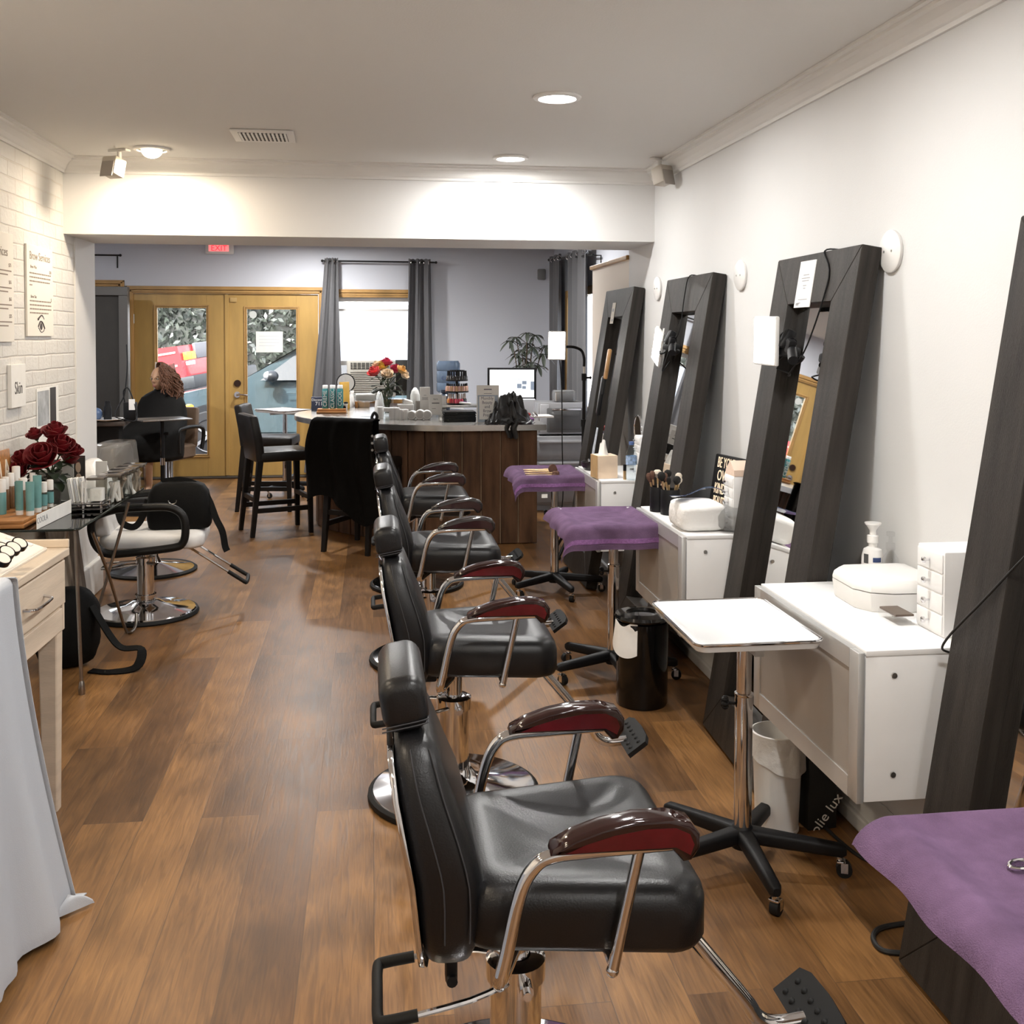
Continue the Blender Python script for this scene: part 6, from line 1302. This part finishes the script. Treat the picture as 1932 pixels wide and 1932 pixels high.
# trolley before the client (metal stand with adjustable pole)
t = thing('side_stand', 'dark side stand with flat tray in front of the seated person', 'trolley', (-2.0, 10.38, 0), 0)
MB().box((.0, 0, .772), (.47, .36, .014), (0, 0, .5), .004).build('tray', M('dark_steel', (.3, .28, .26), .35, .8), t); MB().cyl((0, 0, .04), (0, 0, .765), .02, n=16).build('pole', blackp, t); MB().cyl((.0, 0, .33), (.0, 0, .40), .023, n=16).cyl((-.012, -.017, .42), (-.012, -.017, .60), .006, n=8).build('pole_collar', chrome, t); MB().cyl((.02, 0, .63), (.06, -.01, .63), .012, n=8).build('clamp_knob', blackp, t)
for k in range(5): a = k * 2 * PI / 5; MB().tube([(0, 0, .06), (.22 * math.cos(a), .22 * math.sin(a), .035)], .016, 8).sph((.22 * math.cos(a), .22 * math.sin(a), .02), .02, 10, 8).build('leg', blackp, t)
# chair the client sits on
taupe = M('taupe_vinyl', (.13, .085, .055), .5, var=.2)
CL = Vector((-2.12, 11.0, 0))
t = thing('client_chair', 'brown salon chair under the seated person', 'salon chair', (CL.x, CL.y, 0), 4.32)
MB().lathe([(0, .012), (.28, .012), (.29, .02), (.2, .035), (.06, .06), (.045, .1), (.045, .32), (0, .32)], (-.12, 0, 0), n=40).build('base', chrome, t); MB().lathe([(.28, 0), (.30, 0), (.30, .014), (.28, .02)], (-.12, 0, 0), n=40).build('rubber_rim', rubber, t)
mb = MB(); loft(mb, [ring_trap(-.26, .25, .25, .25, i, z) for i, z in ((.02, .32), (0, .34), (0, .44), (.03, .46))]); mb.build('seat', taupe, t); mb = MB(); mb.box((-.30, 0, .62), (.08, .44, .42), (0, -.12, 0), .03); mb.build('backrest', taupe, t)
for s in (-1, 1): MB().tube([(-.26, s * .29, .40), (-.26, s * .3, .62), (.12, s * .3, .64), (.18, s * .3, .58), (.16, s * .29, .40)], .02, 10, smooth=5).build('arm_loop', ac, t)
# ---------------------------------------------------------------- the seated client
skin = M('skin', (.52, .30, .18), .5, var=.08, vscale=10, sub=.1); cape = M('black_cape', (.005, .0045, .004), .7, bump=.15, bscale=60, spec=.2)
hairc = M('auburn_hair', (.13, .055, .028), .55, var=.55, vscale=30, stretch=(4, 4, .8), bump=.8, bscale=70)
pr = thing('person', 'seated person in black cape with long curly brown hair by the glazed doors', 'person', (CL.x, CL.y, 0), 4.32)
def skinmesh(name, verts, edges, mat, parent, lvl=2, root=0):
    me = bpy.data.meshes.new(name); me.from_pydata([v[:3] for v in verts], edges, []); o = bpy.data.objects.new(name, me); C.objects.link(o); o.parent = parent
    m = o.modifiers.new('s', 'SKIN'); m.use_smooth_shade = True
    for i, v in enumerate(verts): me.skin_vertices[0].data[i].radius = (v[3], v[4] if len(v) > 4 else v[3]); me.skin_vertices[0].data[i].use_root = (i == root)
    s = o.modifiers.new('u', 'SUBSURF'); s.levels = lvl; s.render_levels = lvl
    me.materials.append(mat); return o
# body: pelvis, spine, neck, head base, arms resting in lap, legs with knees bent (x forward)
V = [(-.02, 0, .55, .15, .12), (-.03, 0, .68, .13, .11), (-.03, 0, .82, .155, .105), (-.02, 0, .92, .13, .09), (0, 0, .985, .055), (.015, 0, 1.05, .05),
     (-.02, .15, .90, .062), (.02, .215, .72, .046), (.20, .17, .62, .036), (.27, .12, .625, .026), (-.02, -.15, .90, .062), (.02, -.215, .72, .046), (.20, -.17, .62, .036), (.27, -.12, .625, .026),
     (.06, .10, .52, .09), (.40, .11, .53, .065), (.42, .11, .28, .052), (.40, .11, .09, .036), (.50, .115, .04, .034), (.06, -.10, .52, .09), (.40, -.11, .53, .065), (.42, -.11, .28, .052), (.40, -.11, .09, .036), (.50, -.115, .04, .034)]
E_ = [(0, 1), (1, 2), (2, 3), (3, 4), (4, 5), (3, 6), (6, 7), (7, 8), (8, 9), (3, 10), (10, 11), (11, 12), (12, 13), (0, 14), (14, 15), (15, 16), (16, 17), (17, 18), (0, 19), (19, 20), (20, 21), (21, 22), (22, 23)]
skinmesh('body', V, E_, skin, pr)
for s in (1, -1):   # hands: five fingers each, relaxed on the lap
    for f, (dy, L_, up) in enumerate(((.022, .060, .0), (.008, .070, .004), (-.007, .066, .003), (-.020, .052, .0))):
        skinmesh('finger', [(.285, s * (.115 + dy), .622, .0085), (.285 + L_ * .5, s * (.112 + dy * 1.15), .620 + up, .0085), (.285 + L_ * .85, s * (.108 + dy * 1.2), .604, .0075), (.285 + L_, s * (.106 + dy * 1.2), .590, .006)], [(0, 1), (1, 2), (2, 3)], skin, pr, 1)
    skinmesh('thumb', [(.265, s * .095, .622, .0105), (.29, s * .072, .618, .0095), (.315, s * .062, .608, .008)], [(0, 1), (1, 2)], skin, pr, 1)
# head
hd = bpy.data.objects.new('head', None); 
HC = Vector((.045, 0, 1.135))
mb = MB(); n1, n2 = 36, 28; Rg = []
for j in range(1, n2):
    th = PI * j / n2; ring = []
    for i in range(n1):
        a = 2 * PI * i / n1; x = math.sin(th) * math.cos(a); y = math.sin(th) * math.sin(a); z = math.cos(th)
        wx, wy, wz = .093, .074, .118
        if z < 0: wy *= 1 - .32 * (-z) ** 1.3; wx *= 1 - .12 * (-z)
        px_, py_, pz_ = x * wx, y * wy, z * wz
        if x > 0:
            g = lambda cy, cz, sy, sz: math.exp(-((py_ - cy) / sy) ** 2 - ((pz_ - cz) / sz) ** 2)
            px_ += .030 * g(0, -.022, .012, .014) + .014 * g(0, .002, .010, .024) + .010 * g(0, -.062, .022, .010) + .010 * g(0, -.096, .022, .016) + .006 * g(.032, .018, .024, .008) + .006 * g(-.032, .018, .024, .008)
            px_ -= .012 * g(.030, .000, .015, .011) + .012 * g(-.030, .000, .015, .011) + .004 * g(0, -.044, .03, .006) + .005 * g(0, -.0695, .02, .003)
        ring.append(HC + Vector((px_, py_, pz_)))
    Rg.append(ring)
loft(mb, Rg[::-1])
for s in (1, -1): mb.sph(HC + Vector((-.012, s * .073, -.008)), (.018, .008, .03), 12, 8)
hd = mb.build('head', skin, pr, angle=80)
mb = MB()
for s in (1, -1): mb.sph(HC + Vector((.0735, s * .030, .001)), (.011, .0135, .0085), 14, 10)
mb.build('eyes', M('eye_white', (.6, .57, .52), .3), hd); mb = MB()
for s in (1, -1): mb.sph(HC + Vector((.0815, s * .029, .001)), (.004, .006, .006), 12, 8)
mb.build('irises', M('iris_brown', (.03, .018, .01), .2), hd); mb = MB()
for s in (1, -1): mb.tube([HC + Vector((.083, s * .014, .021)), HC + Vector((.083, s * .03, .026)), HC + Vector((.070, s * .046, .020))], .0032, 6, smooth=4)
mb.build('eyebrows', hairc, hd); MB().sph(HC + Vector((.0885, 0, -.066)), (.008, .023, .0045), 14, 8).sph(HC + Vector((.088, 0, -.0735)), (.008, .019, .005), 14, 8).build('lips', M('lip', (.36, .13, .10), .4), hd)
# glasses
mb = MB()
for s in (1, -1): mb.tube([HC + Vector((.096, s * .032 + .020 * math.cos(i * PI / 10), .0 + .016 * math.sin(i * PI / 10))) for i in range(20)], .0014, 6, closed=True); mb.tube([HC + Vector((.094, s * .052, .004)), HC + Vector((.04, s * .074, .006)), HC + Vector((-.01, s * .078, .0))], .0014, 6)
mb.build('glasses', M('thin_gold', (.3, .2, .1), .3, .8), hd)
# hair: crown mass and curly locks
mb = MB()
def hf(u, v):
    a = .70 + 3.55 * u; th = .06 + (1.25 + .75 * math.sin(u * PI) ** .6) * v; k = 1.16 + .04 * math.sin(9 * a + 8 * v) + .05 * v
    return HC + Vector((-.014 + .098 * k * math.sin(th) * math.cos(a), .088 * k * math.sin(th) * math.sin(a), .022 + .116 * k * math.cos(th)))
mb.grid(hf, 50, 26, .012); rr = random.Random(11)
for k in range(260):
    u = rr.random() * .92; v = rr.uniform(.3, 1.); p = Vector(hf(u, v)); out = (p - HC); out.z = 0; out.normalize(); L_ = rr.uniform(.10, .26) * (1.1 if abs(u - .5) < .35 else .8); w = rr.uniform(0, 6); pts = []
    for j in range(9):
        q = j / 8; pts.append(p + out * ((.055 + .05 * (out.x < 0)) * math.sin(q * 1.7) + .012 * math.sin(9 * q + w)) + Vector((.011 * math.cos(11 * q + w), .011 * math.sin(11 * q + w), -L_ * q)))
    mb.tube(pts, lambda q: .0095 * (1 - .55 * q) + .0018, 6)
mb.build('hair', hairc, hd, angle=80)
# pale sheet added behind the hair to draw its white highlight
def wf(u, v):
    a = PI + (-1.1 + 2.0 * u); r = .135 + .085 * v
    return HC + Vector((-.01 + r * math.cos(a) * 1.05, r * math.sin(a) * 1.02, .165 - .42 * v - .02 * math.sin(u * PI)))
MB().grid(wf, 20, 16, .002).build('hair_highlight_sheet', M('milky_highlight', (.80, .78, .74), .3, trans=.4, ior=1.1), hd, angle=80)
# cape: closed shell from neck to lap
mb = MB(); Rg = []
for z, rx, ry, x0 in ((1.022, .062, .066, .0), (1.015, .075, .085, .0), (1.0, .095, .12, -.005), (.975, .112, .175, -.01), (.94, .13, .225, -.01), (.88, .15, .255, 0.), (.80, .165, .27, .01), (.72, .20, .285, .04), (.66, .27, .30, .10), (.61, .33, .305, .15), (.57, .355, .305, .17), (.48, .35, .30, .18), (.38, .34, .30, .19), (.34, .33, .295, .195)):
    Rg.append([(x0 + rx * math.cos(i * PI / 24) * (1 + .012 * math.sin(i * 1.3 + z * 25)), ry * math.sin(i * PI / 24) * (1 + .02 * math.sin(i * .9 + z * 18)), z) for i in range(48)])
loft(mb, Rg[::-1], False); cp_o = mb.build('cape', cape, pr, angle=80)
s_m = cp_o.modifiers.new('solid', 'SOLIDIFY'); s_m.thickness = .004
MB().tube([(.066 * math.cos(i * PI / 12), .070 * math.sin(i * PI / 12), 1.02) for i in range(24)], .008, 8, closed=True).build('cape_collar', cape, pr)

# ================================================================ CEILING THINGS
lensm = M('downlight_lens', (1, 1, 1), .5, emit=(1., .97, .92), es=14.); warm_l = M('warm_downlight_lens', (1, 1, 1), .5, emit=(1., .82, .55), es=22.)
def downlight(x, y, r, lb, en, warm=False, spread=None):
    t = thing('ceiling_downlight', lb, 'ceiling light', (x, y, ZC), group='round ceiling downlights')
    MB().lathe([(r * .86, 0), (r * 1.12, 0), (r * 1.14, -.004), (r * 1.1, -.010), (r * .9, -.013), (r * .86, -.008)], n=40).build('trim_ring', whitep, t)
    if warm: MB().sph((0, 0, -.012), (r * .62, r * .62, .04), 24, 14).build('bulb', warm_l, t)
    else: MB().lathe([(r * .88, -.006), (r * .6, -.012), (0, -.014)], n=36).build('lens', lensm, t)
    L = bpy.data.lights.new('downlight_lamp', 'AREA'); L.shape = 'DISK'; L.size = r * 1.5; L.energy = en; L.color = (1., .84, .64) if warm else (1., .985, .96)
    o = bpy.data.objects.new('downlight_lamp', L); C.objects.link(o); o.parent = t; o.location = (0, 0, -.03 if not warm else -.06)
    return t
K = .60
downlight(.757, 4.30, .088, 'lit round ceiling downlight nearer the camera', 34 * K)
downlight(.76, 5.80, .088, 'lit round ceiling downlight close to the beam', 34 * K)
downlight(-1.158, 5.80, .085, 'warm lit ceiling bulb near the left end of beam', 26 * K, True)
for x, y, w in ((.757, 2.75, 0), (.757, 1.0, 0), (.757, -.7, 0), (.757, -2.3, 0), (-1.158, 2.7, 1), (-1.158, 1.1, 1), (-1.158, -.8, 1)): downlight(x, y, .088, 'warm ceiling bulb over the left side behind the viewer' if w else 'ceiling downlight in the same row, out of frame behind the viewer', (24 if w else 34) * K, bool(w))
for x, y in ((-2.9, 9.2), (-.6, 8.9), (1.1, 9.0), (-.6, 10.9)): downlight(x, y, .088, 'ceiling downlight of the back room, hidden above the beam', 62 * K)
t = thing('ceiling_vent', 'white slotted air vent in the ceiling', 'vent', (-.53, 5.33, ZC), .02)
MB().b(-.15, -.15, -.010, .15, .15, -.001, .004).build('vent_frame', whitep, t); mb = MB(); mb.b(-.115, -.105, -.0115, .115, -.006, -.0095); mb.b(-.115, .006, -.0115, .115, .105, -.0095); mb.build('vent_slots', dk, t, False); mb = MB()
for k in range(12): mb.b(-.112 + .0195 * k, -.106, -.015, -.102 + .0195 * k, .106, -.010)
mb.build('vent_fins', whitep, t, False)
for x, y, rz, lb in ((1.585, 5.72, .55, 'beige speaker bracket-mounted in the right ceiling corner'), (-1.335, 5.85, -.5, 'beige speaker bracket-mounted in the left ceiling corner')):
    t = thing('wall_speaker', lb, 'speaker', (x, y, ZC), rz, group='small ceiling speakers'); s = 1 if x > 0 else -1
    MB().b(-.06, -.02, -.014, .06, .02, -.001, .003).build('bracket_plate', trimw, t); MB().cyl((0, 0, -.012), (0, 0, -.06), .012, n=10).build('bracket_arm', trimw, t)
    mb = MB(); mb.box((-.01, -.035, -.10), (.095, .085, .10), (-.25, .0, 0), .01); sb_ = mb.build('speaker_body', M('beige_speaker', (.52, .48, .42), .5), t); MB().box((-.01, -.080, -.112), (.08, .008, .085), (-.25, 0, 0), .003).build('grille', M('taupe_grille', (.34, .31, .28), .7), sb_)
# ================================================================ OUTSIDE
asph = M('asphalt', (.20, .20, .21), .8, var=.4, vscale=2.5, bump=.3, bscale=90)
o = struct('ground_outside', MB().b(-16, 11.98, -.2, 16, 60, -.06), asph)
struct('kerb_outside', MB().b(-16, 23.6, -.06, 16, 24.2, .12, .02), M('kerb_stone', (.3, .29, .28), .8, var=.2))
hl = M('hedge_leaf', (.030, .036, .028), .28, var=.8, vscale=4, spec=.7); mb = MB(); rr = random.Random(1)
mb.b(-9, 25.2, -.05, 0.4, 26.2, 5.2)
for k in range(8000):
    p = Vector((rr.uniform(-8, .4), 25.15 - abs(rr.gauss(0, .16)), rr.uniform(.3, 4.2))); a = Vector((rr.gauss(0, 1), rr.gauss(0, .6), rr.gauss(0, 1))).normalized(); b_ = a.cross(Vector((rr.gauss(0, 1), rr.gauss(0, 1), rr.gauss(0, 1)))).normalized(); L_ = rr.uniform(.05, .11)
    mb.poly([p - a * L_, p + b_ * L_ * .45, p + a * L_, p - b_ * L_ * .45])
o = mb.build('hedge', hl, None, False); tag(o, 'dark leafy hedge seen through the glazed doors across the street', 'hedge', None, 'stuff')
o = MB().cyl((-1.28, 20.6, -.06), (-1.18, 20.7, 5.), .17, .14, n=18).build('tree_trunk', M('pale_bark', (.42, .40, .38), .9, var=.3, bump=.6, bscale=12), None); tag(o, 'pale tree trunk beyond the grey car', 'tree')
# parked cars
tyre = M('tyre', (.02, .02, .022), .7); cgls = M('car_glass', (.02, .025, .03), .12, spec=.25); chb = M('black_bumper', (.02, .022, .025), .4)
def car(name, lb, loc, rot, paint, prof, win, W, wheels, extra=None, r=.33):
    t = thing(name, lb, 'car', loc, rot=rot if len(rot) == 3 else None); m = Matrix(((1, 0, 0, 0), (0, 0, 1, 0), (0, 1, 0, 0), (0, 0, 0, 1)))
    mb = MB(); R = []
    cxm = sum(p[0] for p in prof) / len(prof); 
    for y, k, zz in ((-W / 2, .965, .0), (-W / 2 + .05, .99, 0), (-W / 2 + .14, 1, 0), (W / 2 - .14, 1, 0), (W / 2 - .05, .99, 0), (W / 2, .965, 0)):
        R.append([(cxm + (x - cxm) * k, y + (.16 * (1 if y < 0 else -1) * max(0, z - .95) / .5 if abs(y) > W / 2 - .1 else 0) * 1.6, z) for x, z in prof])
    loft(mb, R); mb.build('car_body', paint, t, angle=35)
    for wp in win:
        for s in (-1, 1):
            mb = MB(); mb.prism([(x, z) for x, z in wp], 0, .012, m); ob = mb.build('car_window', cgls, t, False); ob.rotation_euler = (-.27 * s * -1 if s < 0 else -.27 * -1 * -1, 0, 0); ob.location = (0, s * (W / 2 + .002) - (.012 if s > 0 else 0), 0)
            ob.rotation_euler = (0, 0, 0); ob.data.transform(Matrix.Identity(4))
            for v in ob.data.vertices: v.co.y += -s * (.16 * 1.6 * max(0, v.co.z - .95) / .5) + s * .006
    for wx in wheels:
        for s in (-1, 1):
            mb = MB(); mb.lathe([(0, -.1), (r * .6, -.1), (r * .92, -.1), (r, -.07), (r, .07), (r * .92, .1), (r * .6, .1), (0, .1)], (wx, s * (W / 2 - .08), r), 32, (0, 1, 0)); w = mb.build('wheel', tyre, t)
            mb = MB(); mb.lathe([(0, 0), (r * .62, 0), (r * .66, .02)], (wx, s * (W / 2 + .015), r), 28, (0, s, 0))
            for k in range(5): a = k * 2 * PI / 5; mb.box((wx + .11 * math.cos(a), s * (W / 2 + .03), r + .11 * math.sin(a)), (.2, .02, .04), (0, -a, 0))
            mb.build('hub_cap', silv, w)
            mb = MB(); mb.lathe([(0, 0), (r * 1.16, 0)], (wx, s * (W / 2 - .02), r + .02), 32, (0, s, 0)); mb.cyl((wx, s * (W / 2 - .03), r + .02), (wx, s * (W / 2 + .004), r + .02), r * 1.14, n=32); mb.build('wheel_arch', chb, t)
    if extra: extra(t, m)
    return t
tealp = M('slate_car_paint', (.055, .085, .10), .22, .3, coat=1., var=.1); redp = M('red_car_paint', (.62, .025, .03), .25, coat=1.)
gprof = [(-.05, .22), (-.08, .50), (0, .74), (.25, .88), (.75, .985), (1.0, 1.03), (1.35, 1.24), (1.72, 1.46), (2.1, 1.52), (2.9, 1.50), (3.6, 1.38), (4.1, 1.08), (4.2, .8), (4.2, .3), (4.05, .22)]
def gex(t, m):
    mb = MB(); mb.sph((1.42, -1.02, 1.10), (.09, .10, .075), 18, 12); mb.cyl((1.42, -.86, 1.04), (1.42, -.98, 1.07), .03, n=10); mb.build('wing_mirror', chb, t)
    MB().sph((1.375, -1.03, 1.105), (.06, .085, .06), 16, 10).build('mirror_cover', silv, t)
    MB().sph((.16, -.78, .74), (.17, .12, .07), 18, 10).build('headlight', M('headlight_glass', (.75, .75, .72), .1, coat=1.), t); MB().sph((.36, -.885, .70), (.06, .02, .04), 12, 8).build('indicator', M('amber_lens', (.75, .30, .03), .2), t)
    MB().b(1.60, -.905, .86, 1.9, -.895, .885, .004).build('door_handle', tealp, t)
    MB().b(1.05, -.9, .35, 4.0, -.893, .36).build('sill_line', chb, t)
    mb = MB()
    for x in (1.75, 2.0): mb.sph((x, -.5, 1.02), (.10, .12, .16), 14, 10)
    mb.build('seats', M('seat_dark', (.03, .03, .035), .7), t)
car('parked_car', 'slate green car parked close outside the glazed doors', (-2.72, 14.9, -.06), (0, 0, 0), tealp, gprof, [[(1.26, 1.04), (1.74, 1.40), (2.15, 1.44), (2.15, 1.04)], [(2.22, 1.04), (2.22, 1.44), (2.95, 1.42), (3.25, 1.06)]], 1.8, (.62, 3.35), gex)
rprof = [(-.05, .35), (-.05, .92), (.1, 1.02), (.6, 1.06), (1.0, 1.55), (1.5, 1.66), (3.0, 1.66), (3.25, 1.50), (3.4, 1.05), (3.45, .5), (3.4, .35)]
def rex(t, m):
    mb = MB(); mb.b(-.10, -.92, .30, 3.56, .92, .50, .04); mb.build('bumper', chb, t)
    MB().b(3.41, -.62, .74, 3.47, .62, .98, .02).build('tail_panel', M('smoke_panel', (.10, .10, .11), .3), t)
    mb = MB(); mb.b(3.40, -.28, .78, 3.49, .02, .94, .006); mb.build('licence_plate', paper, t); MB().b(3.42, -.90, .74, 3.49, -.66, .86, .01).build('amber_lamp', M('amber_lens', (.75, .30, .03), .2), t); MB().b(3.42, -.86, .66, 3.485, -.70, .72, .01).build('reverse_lamp', paper, t)
    MB().b(.1, -.905, .86, 3.3, -.895, .89, .003).b(.1, -.905, .66, 3.3, -.895, .69, .003).build('side_highlight', M('pink_side_highlight', (.7, .3, .3), .3), t); MB().cyl((2.9, -.6, .30), (3.5, -.62, .28), .05, n=12).build('exhaust', silv, t)  # pale streaks of light along the red side, drawn as thin strips
rprof = [(-.05, .32), (-.05, .82), (.1, .90), (.9, .95), (1.5, .975), (2.0, .985), (2.5, .985), (2.95, .98), (3.4, .96), (3.45, .45), (3.4, .32)]
rR = (Matrix.Rotation(-.16, 3, 'Y') @ Matrix.Rotation(-.42, 3, 'Z')); rc = ony(345, 652, 16.2) - rR @ Vector((3.45, -.9, .96))
car('parked_car', 'red car parked on the slope across the street', rc, tuple(rR.to_euler()), redp, rprof, [], 1.8, (.6, 2.75), rex)
o = struct('slope_outside', MB().b(-1.2, -1.6, -.5, 4.6, 1.6, -.005), asph); o.location = rc; o.rotation_euler = rR.to_euler()
wv = M('white_van_paint', (.85, .85, .86), .3, coat=.5)
t = thing('brightening_van', 'white van added to brighten the view through the window', 'van', (-.1, 16.3, -.06), 0)  # white body kept here to brighten what the window shows
mb = MB(); mb.b(-.85, 0, .3, 2.6, 1.9, 2.35, .08); mb.build('van_body', wv, t)
MB().b(.02, -.008, 1.72, .30, .005, 1.92, .01).b(.02, -.008, 1.44, .27, .005, 1.64, .01).build('van_vent', M('mid_grey', (.35, .35, .37), .5), t); MB().b(-.14, -.012, 1.36, .48, .005, 1.385, .004).b(-.14, -.012, 1.385, -.115, .005, 1.70).build('van_trim', M('pale_grey_trim', (.5, .52, .55), .5), t)
for x in (-.15, .42): MB().cyl((x, -.02, .6), (x, -.02, 1.30), .012, n=8).build('grab_rail', silv, t)
for x in (-.3, 2.0): MB().lathe([(0, -.1), (.34, -.1), (.36, -.06), (.36, .06), (0, .08)], (x, .12, .36), 28, (0, 1, 0)).build('wheel', tyre, t)
mb = MB(); rr = random.Random(8)
for k in range(900):
    p = Vector((rr.uniform(.6, 4.5), 22 + rr.uniform(-.3, .3), rr.uniform(1.8, 4.8))); a = Vector((rr.gauss(0, 1), .2, rr.gauss(0, 1))).normalized(); b_ = a.cross(Vector((0, 1, .3))).normalized(); L_ = rr.uniform(.06, .14); mb.poly([p - a * L_, p + b_ * L_ * .4, p + a * L_, p - b_ * L_ * .4])
o = mb.build('street_foliage', hl, None, False); tag(o, 'sparse foliage above the white van beyond the window', 'foliage', None, 'stuff')
o = MB().b(-9, 30, -.1, 9, 31, 5).build('far_building', M('pale_render', (.62, .62, .62), .8, var=.1), None, False); tag(o, 'pale building far across the street', 'building')

# ================================================================ LIGHT, SKY, CAMERA
w = bpy.data.worlds.new('World'); sc.world = w; w.use_nodes = True; N, L = w.node_tree.nodes, w.node_tree.links
sk = N.new('ShaderNodeTexSky'); sk.sky_type = 'NISHITA'; sk.sun_disc = False; sk.sun_elevation = math.radians(48); sk.sun_rotation = math.radians(200); sk.air_density = 1.; sk.dust_density = 3.
hs = N.new('ShaderNodeHueSaturation'); hs.inputs['Saturation'].default_value = .35; L.new(sk.outputs[0], hs.inputs['Color']); L.new(hs.outputs[0], N['Background'].inputs[0]); N['Background'].inputs[1].default_value = 1.5
S = bpy.data.lights.new('sun', 'SUN'); S.energy = 11.; S.angle = .02; S.color = (1, .96, .9); so = bpy.data.objects.new('sun', S); C.objects.link(so); so.rotation_euler = (math.radians(-38), math.radians(12), 0)
so.rotation_euler = (math.radians(42), 0, math.radians(-25))
cam = bpy.data.cameras.new('camera'); co = bpy.data.objects.new('camera', cam); C.objects.link(co); sc.camera = co
cam.sensor_fit = 'HORIZONTAL'; cam.sensor_width = 36; cam.lens = CF / 1932 * 36; cam.shift_y = -(966 - CPY) / 1932; cam.clip_start = .05
co.location = (0, 0, CH); co.rotation_mode = 'QUATERNION'
co.rotation_quaternion = (Matrix.Rotation(-CYAW, 3, 'Z') @ Matrix.Rotation(PI / 2 - CPIT, 3, 'X') @ Matrix.Rotation(CROL, 3, 'Z')).to_quaternion()
vs = sc.view_settings; vs.view_transform = 'Standard'; vs.look = 'None'; vs.gamma = 1.; vs.use_curve_mapping = False; vs.exposure = .12
sc.cycles.max_bounces = 8; sc.cycles.diffuse_bounces = 4; sc.cycles.glossy_bounces = 4; sc.cycles.transmission_bounces = 6; sc.cycles.transparent_max_bounces = 12
sc.cycles.use_denoising = True; sc.cycles.sample_clamp_indirect = 8.; sc.cycles.caustics_reflective = False; sc.cycles.caustics_refractive = False; sc.cycles.blur_glossy = 1.
